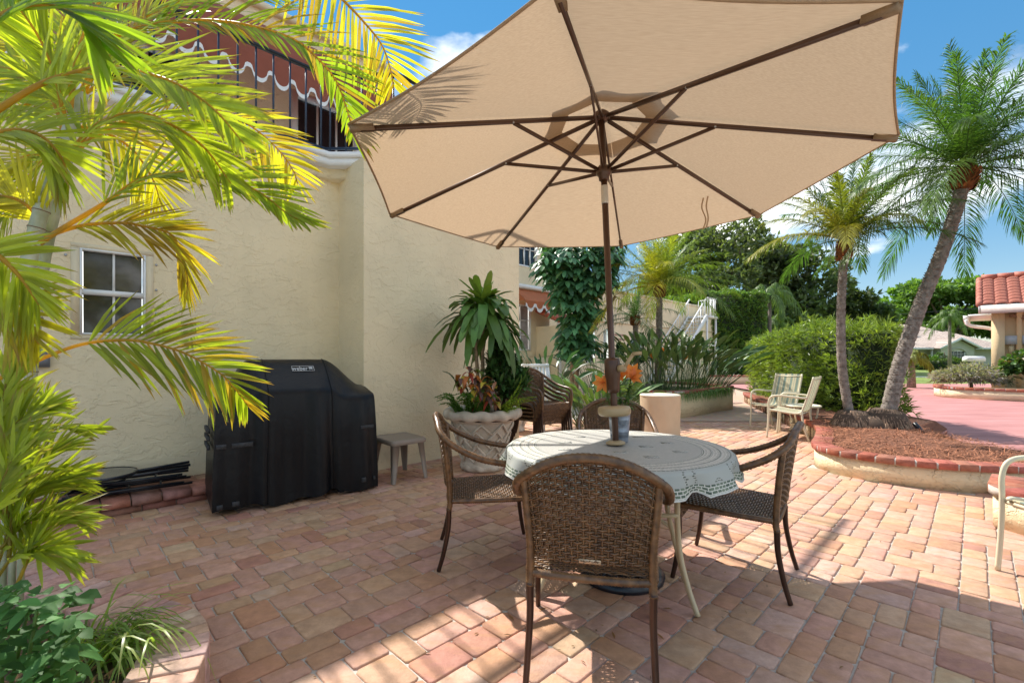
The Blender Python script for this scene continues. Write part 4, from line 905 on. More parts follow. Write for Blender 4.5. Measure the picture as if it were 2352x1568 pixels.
# dracaena with tall canes
def strap_plant(root, name, centre, n, ln, wd, col, elev, spread=.04, droop=(.5,1.1), mat=None, fold=.12, az=None, shape=((0,.45,0),(.25,.85,.02),(.55,1,.02),(.8,.75,.0),(1,.05,0))):
    mb = MB(); a = RNG.uniform(0,2*np.pi,n) if az is None else RNG.uniform(*az,n); e = RNG.uniform(*elev,n); d = np.stack([np.cos(a)*np.cos(e), np.sin(a)*np.cos(e), np.sin(e)], 1)
    pos = np.array(centre)+d*.02+RNG.normal(size=(n,3))*spread; ln_ = RNG.uniform(*ln,n); dr = RNG.uniform(*droop,n)*np.clip(np.cos(e)+.15,0,1)
    T = np.array(col)*RNG.uniform(.65,1.4,(n,1))*np.array((1,1,1))+np.array((.03,.02,0))*RNG.uniform(0,1,(n,1)); mb.leaves(pos, d, (0,0,1), ln_, RNG.uniform(*wd,n), T, shape, dr, fold); return mb.build(name, mat or M['leafthick'], root, True)
dr = thing('dracaena_plant', 'tall cane plant with a head of long drooping green leaves in the stone pot', 'plant', (-.33,5.25,.6))
canes = [((-.36,5.2),(-.42,5.18,1.55)),((-.33,5.25),(-.33,5.22,1.75)),((-.29,5.25),(-.24,5.26,1.62)),((-.27,5.3),(-.20,5.34,1.55))]
for b0, tp in canes:
    mb = MB(); P = resample(spline([(b0[0],b0[1],.58),((b0[0]*.6+tp[0]*.4),(b0[1]+tp[1])/2,1.05),tp], 8), .03); mb.tube(P, [.022*(1-.25*i/len(P))*(1+.08*(i % 2)) for i in range(len(P))], 8); mb.build('cane', simple('cane_bark', (.36,.25,.15), .8, 0, .3, 20., .6, 60.), dr, True)
mb = MB(); mb.tube([(-.33,5.25,.58),(-.32,5.24,.9),(-.31,5.23,1.02)], [.05,.045,.04], 8); mb.build('stump', M['wood'], dr)
SH = ((0,.35,0),(.2,.75,.03),(.45,1,.03),(.72,1,.0),(.9,.78,-.01),(1,.22,-.02))
strap_plant(dr, 'leaf_head', (-.33,5.22,1.72), 78, (.55,.75), (.08,.11), (.085,.19,.04), (.0,.9), .035, (.35,.8), shape=SH)
strap_plant(dr, 'leaf_head', (-.33,5.22,1.80), 24, (.34,.52), (.06,.09), (.2,.32,.05), (.65,1.45), .02, (.15,.6), shape=SH)
strap_plant(dr, 'leaf_head', (-.22,5.27,1.58), 34, (.40,.55), (.06,.085), (.08,.18,.04), (-.2,.5), .03, (.5,1.0), shape=SH)
# compact dracaena: dense dark rosettes
cp = thing('compact_dracaena', 'bushy dark green rosette plant right of the canes in the stone pot', 'plant', (-.18,5.2,.6))
heads = [(-.22,5.12,1.12),(-.12,5.18,1.20),(-.05,5.2,1.1),(-.2,5.25,1.22),(-.08,5.08,1.0),(.03,5.18,1.0),(.08,5.15,.92),(-.02,5.05,.9),(-.14,5.05,.95),(-.1,5.1,.82),(0,5.1,.8),(-.25,5.2,1.02),(-.16,5.2,1.30),(-.06,5.22,1.27),(.06,5.22,1.12),(.12,5.2,1.02),(.13,5.12,.92),(-.02,5.25,1.15),(.05,5.1,.86),(-.16,5.12,1.06)]
for h in heads: strap_plant(cp, 'rosette', h, 46, (.12,.19), (.03,.042), (.04,.11,.03), (-.2,1.4), .02, (.1,.5), fold=.1)
mb = MB()
for h in heads: mb.tube([(-.15+.3*(h[0]+.15),5.2,.58), (h[0],h[1],h[2])], [.012,.008], 6)
mb.build('stem', M['wood'], cp)
# croton: broad coloured leaves
cr_ = thing('croton_plant', 'croton with orange, red and yellow leaves at the front of the stone pot', 'plant', (-.38,5.0,.6))
mb = MB(); mb.tube(spline([(-.36,5.0,.58),(-.34,4.97,.72),(-.4,4.97,.85),(-.44,4.98,.98)], 6), np.linspace(.016,.008,19), 8); mb.tube(spline([(-.34,4.97,.74),(-.28,4.93,.86),(-.24,4.95,.95)], 6), np.linspace(.011,.007,13), 8); mb.build('stem', simple('croton_stem', (.32,.24,.18), .8), cr_)
mb = MB(); n = 110; base_ = np.array([(-.48,4.95,1.0),(-.36,4.9,.98),(-.25,4.92,.95),(-.42,4.93,1.08),(-.3,4.92,.86),(-.52,4.98,.95),(-.22,4.9,.8)])[RNG.integers(0,7,n)]+RNG.normal(size=(n,3))*.04
a = RNG.uniform(0,6.28,n); d = np.stack([np.cos(a), np.sin(a)-.4, RNG.uniform(-.5,.7,n)], 1); colz = np.array([(.62,.20,.05),(.45,.08,.05),(.5,.38,.05),(.18,.24,.05),(.10,.16,.04),(.36,.17,.1),(.15,.08,.07)])[RNG.integers(0,7,n)]
mb.leaves(base_, d, (0,0,1), RNG.uniform(.10,.19,n), RNG.uniform(.04,.065,n), colz*RNG.uniform(.7,1.3,(n,1)), droop=.6, fold=.12); mb.build('leaf_cluster', M['leafthick'], cr_, kind='stuff')
# foxtail fern plumes
ff = thing('asparagus_fern', 'feathery light green fern spilling over the right rim of the stone pot', 'plant', (-.1,5.0,.62))
fl_ = thing('asparagus_fern', 'feathery green fern filling the left side of the stone pot', 'plant', (-.55,5.05,.62))
def plume(root, pts, r=.045, col=(.36,.50,.07)):
    P = resample(spline(pts, 8), .006); n = len(P)*7; idx = RNG.integers(0,len(P),n); a = RNG.normal(size=(n,3)); T = np.gradient(P, axis=0)[idx]; T /= np.linalg.norm(T, axis=1)[:,None]
    d = a/np.linalg.norm(a,axis=1)[:,None]+T*.9; tap = np.clip(np.minimum(1.15-idx/len(P), .4+idx/len(P)*4), .2, 1); mb = MB(); mb.leaves(P[idx], d, (0,0,1), r*tap*RNG.uniform(.7,1.2,n), .004, np.array(col)*RNG.uniform(.6,1.4,(n,1)), ((0,.8,0),(.6,1,0),(1,.1,0)))
    mb.tube(P[::4], .003, 5, tint=(.1,.16,.03)); mb.build('plume', M['leaf'], root, kind=None)
plume(ff, [(-.15,5.0,.66),(-.02,4.88,.78),(.12,4.78,.82),(.25,4.72,.85)]); plume(ff, [(-.1,4.98,.66),(.02,4.92,.85),(.09,4.9,.98),(.1,4.9,1.06)]); plume(ff, [(-.1,4.95,.66),(.03,4.85,.72),(.14,4.8,.72)])
plume(ff, [(-.12,5.0,.66),(.0,4.9,.74),(.16,4.86,.79),(.24,4.85,.80)], .05, (.42,.5,.07)); plume(ff, [(-.05,5.05,.66),(.05,5.0,.82),(.1,4.98,.92)])
for k in range(34):
    a = random.uniform(2.4,5.4); l = random.uniform(.16,.36); b0 = np.array((-.45+random.uniform(-.14,.2),5.0+random.uniform(-.1,.12),.64)); plume(fl_, [b0, b0+np.array((math.cos(a)*l*.5,math.sin(a)*l*.5,l*.6)), b0+np.array((math.cos(a)*l,math.sin(a)*l,l*.55))], .05, (.13,.28,.05))
plume(fl_, [(-.55,5.02,.9),(-.66,4.98,1.06),(-.74,4.95,1.10)], .035, (.07,.14,.03))
# ================================================================== folded bistro set on the step
def folded_chair(label, z, off, ang):
    c = thing('folded_bistro_chair', label, 'chair', (*so(-1.9,.30), z), 'folded bistro set on the brick step')
    mb = MB(); O = np.array((*so(-1.95+off,.27), z)); d = np.array((math.cos(ang), math.sin(ang), 0)); e = np.array((-d[1], d[0], 0))
    for s in (-1,1):
        mb = MB(); mb.tube([O-d*.5+e*s*.12+(0,0,.005), O+d*.42+e*s*.12+(0,0,.012)], .011, 8); mb.build('frame_tube', M['black'], c, True)
        mb = MB(); mb.tube([O-d*.4+e*s*.17+(0,0,.03), O+d*.36+e*s*.17+(0,0,.035)], .011, 8); mb.build('frame_tube', M['black'], c, True)
    mb = MB(); mb.tube([O+d*.2-e*.17+(0,0,.03), O+d*.2+e*.17+(0,0,.03)], .007, 6); mb.build('cross_bar', M['black'], c)
    mb = MB(); a_ = np.linspace(0,2*math.pi,29); mb.tube([O-d*.2+d*.19*math.cos(k)+e*.18*math.sin(k)+(0,0,.02) for k in a_], .010, 6, cap=False); mb.build('seat_ring', M['black'], c, True)
    return c
al = R(34)
folded_chair('lowest of the dark folded bistro chairs lying on the brick step', .145, .03, al+.06); folded_chair('upper of the dark folded bistro chairs lying on the brick step', .215, .0, al-.04)
ft = thing('folded_bistro_table', 'dark folded bistro table with round glass top lying on the brick step', 'table', (*so(-2.1,.28), .29), 'folded bistro set on the brick step')
O = np.array((*so(-2.12,.28), .30)); mb = MB(); mb.lathe([(.0,-.012),(.235,-.012),(.25,-.006),(.25,.006),(.24,.012)], O, 40, capt=False); mb.build('rim', M['black'], ft, True)
mb = MB(); mb.lathe([(0,.008),(.24,.008)], O, 40, capb=False, capt=False); mb.build('glass_top', simple('smoked_glass', (.10,.10,.085), .12), ft)
d = np.array((math.cos(al), math.sin(al), 0)); e = np.array((-d[1], d[0], 0))
for s, dz in ((-.10,-.03),(.0,.0),(.10,-.045)):
    mb = MB(); mb.tube([O+e*s-d*.1+(0,0,-.03), O+e*s+d*(.60+.05*s)+(0,0,dz+.03)], .012, 8); mb.build('leg', M['black'], ft, True)
# ================================================================== PALMS
def frond(root, pts, nl, ll, lw, col, rcol, rr=.008, beta=(62,24), lift=.25, droop=.5, mat=None, start=.12, up=(0,0,1), tipcol=None, sides=(1,1), both=True, jit=.12, prof=None, name='frond', tipc=None):
    P = resample(spline(pts, 8), n=max(24, nl)); n = len(P); T = np.gradient(P, axis=0); T /= np.linalg.norm(T, axis=1)[:,None]
    mb = MB(); mb.tube(P[::max(1, n//24)], np.linspace(rr, rr*.25, len(P[::max(1, n//24)])), 6, tint=rcol)
    tt = np.linspace(start, .995, nl); idx = np.minimum((tt*(n-1)).astype(int), n-1)
    for s in ((-1,1) if both else (1,)):
        t_ = np.clip(tt+RNG.normal(size=nl)*.003, 0, 1); Tk = T[idx]; U = np.asarray(up, float)-Tk*(Tk@np.asarray(up, float))[:,None]; U /= np.linalg.norm(U, axis=1)[:,None]+1e-9; S = np.cross(Tk, U)
        be = np.radians(beta[0]+(beta[1]-beta[0])*t_)+RNG.normal(size=nl)*jit*.5; lf = lift+RNG.normal(size=nl)*jit
        d = Tk*np.cos(be)[:,None]+s*S*(np.sin(be)*np.cos(lf))[:,None]+U*(np.sin(be)*np.sin(lf))[:,None]
        pr = np.interp(t_, *(prof or ([0,.15,.45,.8,1],[.55,.85,1,.72,.35])))
        c = np.asarray(col)*RNG.uniform(.7,1.3,(nl,1))
        if tipcol is not None: c = np.where((RNG.uniform(size=nl) < .25)[:,None], np.asarray(tipcol)*RNG.uniform(.8,1.2,(nl,1)), c)
        mb.leaves(P[idx], d, U, ll*(sides[0] if s < 0 else sides[1])*pr*RNG.uniform(.88,1.1,nl), lw, c, ((0,.35,0),(.2,1,.01),(.5,.95,.015),(.8,.6,0),(1,.04,0)), droop*RNG.uniform(.6,1.4,nl), .14, tipc)
    return mb.build(name, mat or M['leaf'], root)
def date_palm(label, base_pts, crown, nf, L_, col, ycol, rad, droopy=1., az0=0., yel=None, nl=46):
    t = thing('palm_tree', label, 'palm', tuple(base_pts[0]))
    P = resample(spline(base_pts, 8), .035); n = len(P); mb = MB(); mb.tube(P, [rad*(1+.06*math.sin(i*2.1)+.04*random.random())*(1.12 if i < 3 else 1)*(1-.18*i/n) for i in range(n)], 14)
    k = n*16; idx = RNG.integers(0,n,k); a = RNG.uniform(0,6.28,k); d = np.stack([np.cos(a), np.sin(a), np.zeros(k)], 1); mb.leaves(P[idx]+d*rad*.82, d*.55+np.array((0,0,.8)), d, rad*.36, rad*.34, (1,1,1), ((0,1,0),(.5,.8,0),(1,.3,.12)))
    mb.hast = False; mb.build('trunk', M['bark'], t)
    c = np.array(crown); mb = MB(); T = P[-1]-P[-4]; T /= np.linalg.norm(T)
    mb.tube([P[-1]-T*.05, P[-1]+T*.05, (P[-1]+c)/2+T*.03, c+T*.03], [rad*.9, rad*1.65, rad*1.75, rad*1.0], 12, tint=(.17,.065,.02)); k = 260; a = RNG.uniform(0,6.28,k); h = RNG.uniform(-.05,.22,k); d = np.stack([np.cos(a), np.sin(a), np.zeros(k)], 1)
    mb.leaves(P[-1]+d*rad*1.45+np.outer(h, T), d*.7+np.array((0,0,.9)), d, rad*.75, rad*.5, np.array((.26,.10,.03))*RNG.uniform(.5,1.4,(k,1)), ((0,1,0),(.5,.8,0),(1,.2,.1))); mb.build('crown_boots', M['paver_fibre'], t)
    for i in range(nf):
        a = az0+i*2.39996; q = i/nf; e = R(80)-R(92)*q*droopy+random.uniform(-.08,.08); l = L_*random.uniform(.88,1.1)*(1-.12*(1-q)); h = np.array((math.cos(a), math.sin(a), 0))
        dr_ = (.34+.5*q)*random.uniform(.85,1.15); pts = []
        for k in range(6):
            s = k/5; pts.append(c+h*l*s*math.cos(e)*(1-.12*s*dr_)+np.array((0,0,l*s*math.sin(e)-dr_*l*s*s*.62)))
        cc_ = np.array(col)
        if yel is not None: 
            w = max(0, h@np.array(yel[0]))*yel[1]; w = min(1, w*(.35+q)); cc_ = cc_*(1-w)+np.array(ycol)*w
        frond(t, pts, nl, .26*L_/1.2, .0125, cc_, cc_*1.15, .009, (58,22), .30, .45, M['leaf'], .10, jit=.16)
    return t
M['paver_fibre'] = tintmat('palm_fibre', .9, .5, 30., .8, 80.)
GREEN = (.055,.125,.03); YEL = (.32,.30,.035)
date_palm('slim date palm with curved grey trunk nearer the hedge, left of the pair', [(5.0,6.8,.2),(4.93,6.83,.6),(4.865,6.85,1.2),(4.865,6.86,2.0),(4.92,6.88,2.72)], (4.94,6.88,2.98), 34, 1.7, (.07,.155,.035), YEL, .062, .70, .3, ((-.9,-.4,0), .8), 60)
date_palm('thick leaning date palm trunk, right of the pair in the mulch bed', [(5.30,6.62,.2),(5.37,6.6,.55),(5.53,6.6,1.2),(5.83,6.6,2.05),(6.10,6.6,2.7),(6.32,6.6,3.36),(6.40,6.6,3.66)], (6.44,6.6,3.95), 50, 2.3, (.06,.16,.035), YEL, .093, 1.0, 1.1, ((-.9,-.3,0), .15), 70)
# ================================================================== RAISED BEDS
def bed_wall(name, label, poly, h, caph=.062, th=.13, step=.152, capd=.20, inner=None, mat=None, closed=False, over=.03, zb=0., back=None):
    t = thing(name, label, 'planter', (poly[0][0], poly[0][1], 0)); P = resample(np.array(poly), .06)
    T = np.gradient(P, axis=0); T /= np.linalg.norm(T, axis=1)[:,None]; Nn = np.stack([-T[:,1], T[:,0]], 1)   # left-hand normal = inside
    mb = MB(); n = len(P); V = []
    for q, nn in zip(P, Nn): V += [(q[0],q[1],zb-.02),(q[0],q[1],h-caph),(q[0]+nn[0]*th,q[1]+nn[1]*th,h-caph),(q[0]+nn[0]*th,q[1]+nn[1]*th,zb-.02)]
    F = [(i*4+j,(i+1)*4+j,(i+1)*4+(j+1)%4,i*4+(j+1)%4) for i in range(n-1) for j in range(4)]+[(0,1,2,3),((n-1)*4+3,(n-1)*4+2,(n-1)*4+1,(n-1)*4)]
    mb.add(V, F); mb.build('wall', mat or M['stucco_low'], t)
    Q = resample(P, step); TQ = np.gradient(Q, axis=0); TQ /= np.linalg.norm(TQ, axis=1)[:,None]
    for i in range(len(Q)-1):
        c = (Q[i]+Q[i+1])/2; d = Q[i+1]-Q[i]; l = np.linalg.norm(d); d /= l; nn = np.array((-d[1], d[0])); c = c+nn*(capd/2-over); mb = MB()
        mb.box((c[0], c[1], h-caph/2+random.uniform(-.002,.002)), (l-.011, capd, caph), math.atan2(d[1], d[0])+random.uniform(-.012,.012), tint=tuple(v*random.uniform(.88,1.12) for v in random.choice([(.36,.115,.07),(.32,.10,.065),(.40,.14,.085),(.36,.14,.10)])))
        o = mb.build('cap_brick', M['brick'], t); bv = o.modifiers.new('soft_edges','BEVEL'); bv.width = .004; bv.segments = 1
    mb = MB(); V = []
    for q, nn in zip(P, Nn): V += [(q[0]+nn[0]*(-over+.006),q[1]+nn[1]*(-over+.006),h-caph+.003),(q[0]+nn[0]*(-over+.006),q[1]+nn[1]*(-over+.006),h-.006),(q[0]+nn[0]*(capd-over-.006),q[1]+nn[1]*(capd-over-.006),h-.006),(q[0]+nn[0]*(capd-over-.006),q[1]+nn[1]*(capd-over-.006),h-caph+.003)]
    mb.add(V, F); mb.build('cap_mortar', M['mortar'], t); return t
bed = bed_wall('palm_bed', 'curved raised bed with red brick cap around the two date palms', [tuple(q) for q in BEDS], .26)
# mulch
m, t, p, o = newmat('pine_mulch'); M['mulch'] = m
geo = N(t, 'ShaderNodeNewGeometry'); nz = N(t, 'ShaderNodeTexNoise', i_Scale=26., i_Detail=6.0, i_Distortion=1.2); L(t, geo.outputs['Position'], nz.inputs['Vector']); r = N(t, 'ShaderNodeValToRGB'); r.color_ramp.elements[0].color = (.10,.035,.018,1); r.color_ramp.elements[1].color = (.34,.14,.075,1); L(t, nz.outputs['Fac'], r.inputs[0]); L(t, r.outputs[0], p.inputs['Base Color']); p.inputs['Roughness'].default_value = .95; bump(t, p, nz.outputs['Fac'], 1., .04)
mp_ = [(x+(.06 if x < 4 else 0), y+(.05 if y < 5 else 0)) for x, y in BEDPOLY]
mb = MB(); cx_, cy_ = 4.9, 5.9; n_ = len(mp_); V = [(cx_,cy_,.27)]
for k, (s, z) in enumerate(((.35,.27),(.7,.24),(1.,.19))): V += [(cx_+(x-cx_)*s, cy_+(y-cy_)*s, z if (k < 2 or i_ < len(BEDS)) else .02) for i_, (x, y) in enumerate(mp_)]
F = [(0,1+i,1+(i+1)%n_) for i in range(n_)]+[(1+k*n_+i,1+(k+1)*n_+i,1+(k+1)*n_+(i+1)%n_,1+k*n_+(i+1)%n_) for k in range(2) for i in range(n_)]
V += [(x, y, -.03) for x, y in mp_]; F += [(1+2*n_+i,1+3*n_+i,1+3*n_+(i+1)%n_,1+2*n_+(i+1)%n_) for i in range(n_)]
mb.add(V, F); mb.build('mulch', M['mulch'], bed, True)
ms = MB(); pts = []
while len(pts) < 9000:
    x, y = random.uniform(3.5,5.8), random.uniform(4.25,7.4)
    if inside(mp_, x, y) and inside(BEDPOLY, x-.06, y-.05):
        s = math.hypot(x-cx_, y-cy_); pts.append((x, y, .255-.018*s+random.uniform(0,.03)))
pts = np.array(pts); a = RNG.uniform(0,6.28,len(pts)); ms.leaves(pts, np.stack([np.cos(a), np.sin(a), RNG.normal(size=len(a))*.22], 1), (0,0,1), RNG.uniform(.05,.13,len(a)), .006, np.array((.36,.15,.08))*RNG.uniform(.35,1.5,(len(a),1)), ((0,1,0),(.5,1,.06),(1,.4,0))); ms.build('mulch_straw', tintmat('straw', .9, .2, 10., .1), bed, kind='stuff')
rm = MB(); 
for k in range(3):
    cx0, cy0, r0, h0 = [(4.93,6.72,.27,.26),(5.32,6.62,.30,.30),(5.12,6.66,.30,.20)][k]; rm.lathe([(r0,.0),(r0*.95,.4*h0),(r0*.75,.8*h0),(r0*.4,h0)], (cx0,cy0,.22), 18)
n = 2600; a = RNG.uniform(0,6.28,n); k = RNG.integers(0,3,n); cz_ = np.array([(4.93,6.72,.27,.26),(5.32,6.62,.30,.30),(5.12,6.66,.30,.20)])[k]; h = RNG.uniform(0,1,n); rr_ = cz_[:,2]*(1-.45*h**1.5)
pp = np.stack([cz_[:,0]+rr_*np.cos(a), cz_[:,1]+rr_*np.sin(a), .23+cz_[:,3]*h], 1); rm.leaves(pp, np.stack([np.cos(a)*.6, np.sin(a)*.6, -np.ones(n)], 1), np.stack([np.cos(a), np.sin(a), np.zeros(n)], 1), RNG.uniform(.06,.13,n), .010, np.array((.33,.22,.15))*RNG.uniform(.4,1.6,(n,1)), ((0,1,0),(.5,1,.08),(1,.5,0))); rm.T[0][:] = (.11,.075,.055); rm.T[1][:] = (.11,.075,.055); rm.T[2][:] = (.11,.075,.055)
rm = rm.build('root_mass', tintmat('palm_roots', .95, .3, 30., .5), None, kind='stuff'); rm['label'] = 'shaggy brown root mass at the foot of the two palms'
sp_ = thing('garden_spotlight', 'small black garden spotlight on a stake behind the palm roots', 'spotlight', (5.62,6.55,.2)); mb = MB(); mb.tube([(5.62,6.55,.2),(5.62,6.55,.34)], .012, 8); mb.build('stake', M['black'], sp_); mb = MB(); mb.tube([(5.63,6.5,.33),(5.66,6.44,.24),(5.67,6.42,.2)], [.03,.036,.04], 12); mb.build('lamp_head', M['black'], sp_, True)
# stepped platform on the right
pf = thing('brick_platform', 'low brick landing with rounded edge at the right edge of the patio', 'step', (4.6,3.6,0))
mb = MB(); mb.prism([(4.30,4.12),(4.62,2.9),(7.5,2.6),(7.5,4.05),(5.3,4.12)], -.01, .085); mb.build('core', M['mortar'], pf)
e0, e1_ = np.array((4.26,4.10)), np.array((4.60,2.85)); d = e1_-e0; l = np.linalg.norm(d); d /= l; nn = np.array((-d[1], d[0]))
k = 0.
while k < l-.1:
    w = random.uniform(.10,.115); mb = MB(); O = e0+d*k
    mb.extrude([(*(O+nn*a_), z) for a_, z in ((-.03,.04),(-.04,.07),(-.03,.095),(0,.108),(.22,.108),(.22,.04))], (0,0,0), (*(d*w),0), tuple(v*random.uniform(.9,1.1) for v in random.choice([(.52,.33,.24),(.50,.28,.20),(.55,.38,.27)]))); mb.build('bullnose_brick', M['brick'], pf); k += w+.01
for i in range(6):
    for j in range(9):
        O = e0+nn*(.24+j*.22)+d*(.02+i*.205+(.1 if j % 2 else 0)); mb = MB(); paver_geo(mb, O[0]+.09, O[1]-.05, .215, .20, math.atan2(nn[1], nn[0]), pick_col(), .106); mb.build('paver', M['paver'], pf)
rp = bed_wall('corner_planter', 'stucco planter corner with brick cap behind the striped chair on the right edge', [(3.95,3.78),(3.56,3.44),(3.60,3.14),(4.25,3.05)], .30, inner=None)
mb = MB(); mb.prism([(3.93,3.70),(3.64,3.42),(3.68,3.20),(4.25,3.12),(4.28,3.6)], -.01, .22); mb.build('soil', M['soil'], rp)
# ------------------------------------------------------------------ HEDGES
def blob_hedge(name, label, poly, z0, z1, n, leafl, leafw, col, per=7, cat='hedge', jit=.06, mat=None, topn=.35, zfun=None):
    """hedge over a plan polygon: dark core plus whorls of narrow leaves on its faces"""
    t = thing(name, label, cat, (poly[0][0], poly[0][1], z0)); cx0 = np.mean([q[0] for q in poly]); cy0 = np.mean([q[1] for q in poly])
    mb = MB(); mb.prism([(cx0+(x-cx0)*.93, cy0+(y-cy0)*.97) for x, y in poly], z0, z1-.08); mb.build('shade_core', M['hedgecore'], t)  # near-black solid standing in for the shade deep inside the foliage
    P = np.array(poly+[poly[0]]); seg = np.linalg.norm(np.diff(P, axis=0), axis=1); per_ = seg.sum(); pos = []; nor = []
    ar = sum(poly[i][0]*poly[(i+1)%len(poly)][1]-poly[(i+1)%len(poly)][0]*poly[i][1] for i in range(len(poly))); sg = 1 if ar > 0 else -1
    ns = int(n*(1-topn))
    for i, s in enumerate(seg):
        k = int(ns*s/per_); u = RNG.uniform(0,1,k); z = RNG.uniform(z0+.02,z1,k); d = (P[i+1]-P[i])/s; nn = np.array((d[1],-d[0]))*sg; q = P[i]+np.outer(u*s, d); pos.append(np.stack([q[:,0],q[:,1],z],1)); nor.append(np.tile((nn[0],nn[1],.25),(k,1)))
    k = n-ns; mn, mx_ = P.min(0), P.max(0); u = RNG.uniform(mn, mx_, (k*2,2)); ok = np.array([inside(poly, *q) for q in u]); u = u[ok]; pos.append(np.column_stack([u, np.full(len(u), z1)])); nor.append(np.tile((0,0,1.),(len(u),1)))
    pos = np.concatenate(pos); nor = np.concatenate(nor); bulge = np.array([math.sin(q[0]*3.1+q[2]*4)+math.sin(q[1]*2.7-q[2]*3.3) for q in pos])*jit; pos = pos+nor*bulge[:,None]*.8+RNG.normal(size=pos.shape)*jit*.8
    mb = MB(); N_ = len(pos); cl = np.asarray(col)*RNG.uniform(.55,1.35,(N_,1))+np.array((.05,.045,0))*(RNG.uniform(size=(N_,1)) < .25)
    for j in range(per):
        d = nor+RNG.normal(size=(N_,3))*.75; mb.leaves(pos, d, RNG.normal(size=(N_,3)), leafl*RNG.uniform(.7,1.2,N_), leafw, cl*RNG.uniform(.85,1.15,(N_,1)), ((0,.4,0),(.5,1,.03),(1,.1,0)))
    mb.build('foliage', mat or M['leaf'], t, kind='stuff'); return t
M['hedgecore'] = simple('hedge_inner_shade', (.018,.032,.010), .95, 0, .5, 10., .8, 20.)
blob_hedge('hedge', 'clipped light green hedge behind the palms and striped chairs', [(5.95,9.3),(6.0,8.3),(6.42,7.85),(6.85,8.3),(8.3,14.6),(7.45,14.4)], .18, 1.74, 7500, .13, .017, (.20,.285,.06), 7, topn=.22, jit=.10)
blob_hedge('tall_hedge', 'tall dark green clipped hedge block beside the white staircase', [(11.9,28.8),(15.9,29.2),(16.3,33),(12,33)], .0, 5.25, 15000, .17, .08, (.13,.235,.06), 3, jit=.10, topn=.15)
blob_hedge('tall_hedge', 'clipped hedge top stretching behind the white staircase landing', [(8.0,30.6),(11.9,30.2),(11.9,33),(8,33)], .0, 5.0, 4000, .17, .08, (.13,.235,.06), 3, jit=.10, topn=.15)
# ------------------------------------------------------------------ CENTRE PLANTER with bird of paradise
CPp = [(2.3,11.2),(2.45,9.9),(3.2,9.45),(3.65,9.6),(4.3,10.2),(4.85,10.75),(5.1,10.9),(5.35,11.25),(5.3,11.9),(4.6,13.6)]
cpw = bed_wall('flower_planter', 'raised stucco planter with brick cap full of bird of paradise plants', [tuple(q) for q in spline(CPp, 3)], .56, step=.21, capd=.22)
mb = MB(); mb.prism([(2.45,11.2),(2.55,10),(3.2,9.6),(3.6,9.72),(5.2,11.1),(5.2,11.9),(4.5,13.5),(3,13)], .3, .5); mb.build('soil', M['soil'], cpw)
def paradise(label, c, n, h, sp, col=(.09,.17,.06), lean=(0,0), leaf=(.40,.62), flowers=0, lw=(.075,.12)):
    t = thing('bird_of_paradise', label, 'plant', tuple(c)); mb = MB(); a = RNG.uniform(0,6.28,n); r_ = np.sqrt(RNG.uniform(0,1,n)); tilt = RNG.uniform(.15,.85,n)*r_+.08
    b0 = np.array(c)+np.stack([np.cos(a)*r_*sp, np.sin(a)*r_*sp, np.zeros(n)], 1); hh = RNG.uniform(h[0],h[1],n); d = np.stack([np.cos(a)*np.sin(tilt)+lean[0], np.sin(a)*np.sin(tilt)+lean[1], np.cos(tilt)], 1); d /= np.linalg.norm(d, axis=1)[:,None]; tp = b0+d*hh[:,None]
    mb.leaves(b0, d, RNG.normal(size=(n,3)), hh, .013, np.array((.07,.12,.04))*RNG.uniform(.7,1.3,(n,1)), ((0,1,0),(1,.8,0)))
    d2 = d+np.stack([np.cos(a)*.35, np.sin(a)*.35, np.zeros(n)], 1); mb.leaves(tp, d2, -np.stack([np.cos(a), np.sin(a), -.3*np.ones(n)], 1)+RNG.normal(size=(n,3))*.5, RNG.uniform(*leaf,n), RNG.uniform(*lw,n), np.array(col)*RNG.uniform(.55,1.5,(n,1))+np.array((.05,.04,0))*(RNG.uniform(size=(n,1)) < .15), ((0,.2,0),(.25,.85,.01),(.5,1,.02),(.8,.62,0),(1,.06,-.02)), .22, .2)
    mb.build('leaf_fan', M['leafthick'], t, kind='stuff')
    for k in range(flowers):
        q = tp[k]+np.array((0,0,.12)); f = MB(); aa = RNG.uniform(-.8,.8,6); f.leaves(np.tile(q,(6,1)), np.stack([aa, RNG.uniform(-.5,.1,6), np.ones(6)],1), (0,1,0), .14, .035, (.75,.24,.05), ((0,.4,0),(.5,1,0),(1,.1,0))); f.build('bloom', M['leaf'], t)
    return t
paradise('bird of paradise clump filling the left of the raised planter', (3.1,10.4,.5), 100, (.6,1.15), .55, (.12,.2,.065), (-.08,0), flowers=2)
paradise('bird of paradise clump in the middle of the raised planter', (3.9,10.75,.5), 120, (.6,1.15), .6, (.13,.2,.07), (.02,0), flowers=3)
paradise('bird of paradise clump leaning right over the raised planter end', (4.7,11.2,.5), 80, (.5,1.0), .45, (.09,.17,.065), (.25,0), flowers=1)
paradise('dark bird of paradise clump growing behind the raised planter near the pole', (2.4,11.8,.3), 60, (.8,1.25), .6, (.025,.07,.035))
paradise('bird of paradise clump on the ground between the chair stack and the pole', (1.55,8.3,.02), 150, (.30,.82), .42, (.11,.19,.06), (0,-.05), (.36,.55))
paradise('small bird of paradise behind the white slatted chair', (.62,9.6,.2), 26, (.7,1.0), .3, (.04,.10,.045), (.1,0), (.4,.6))
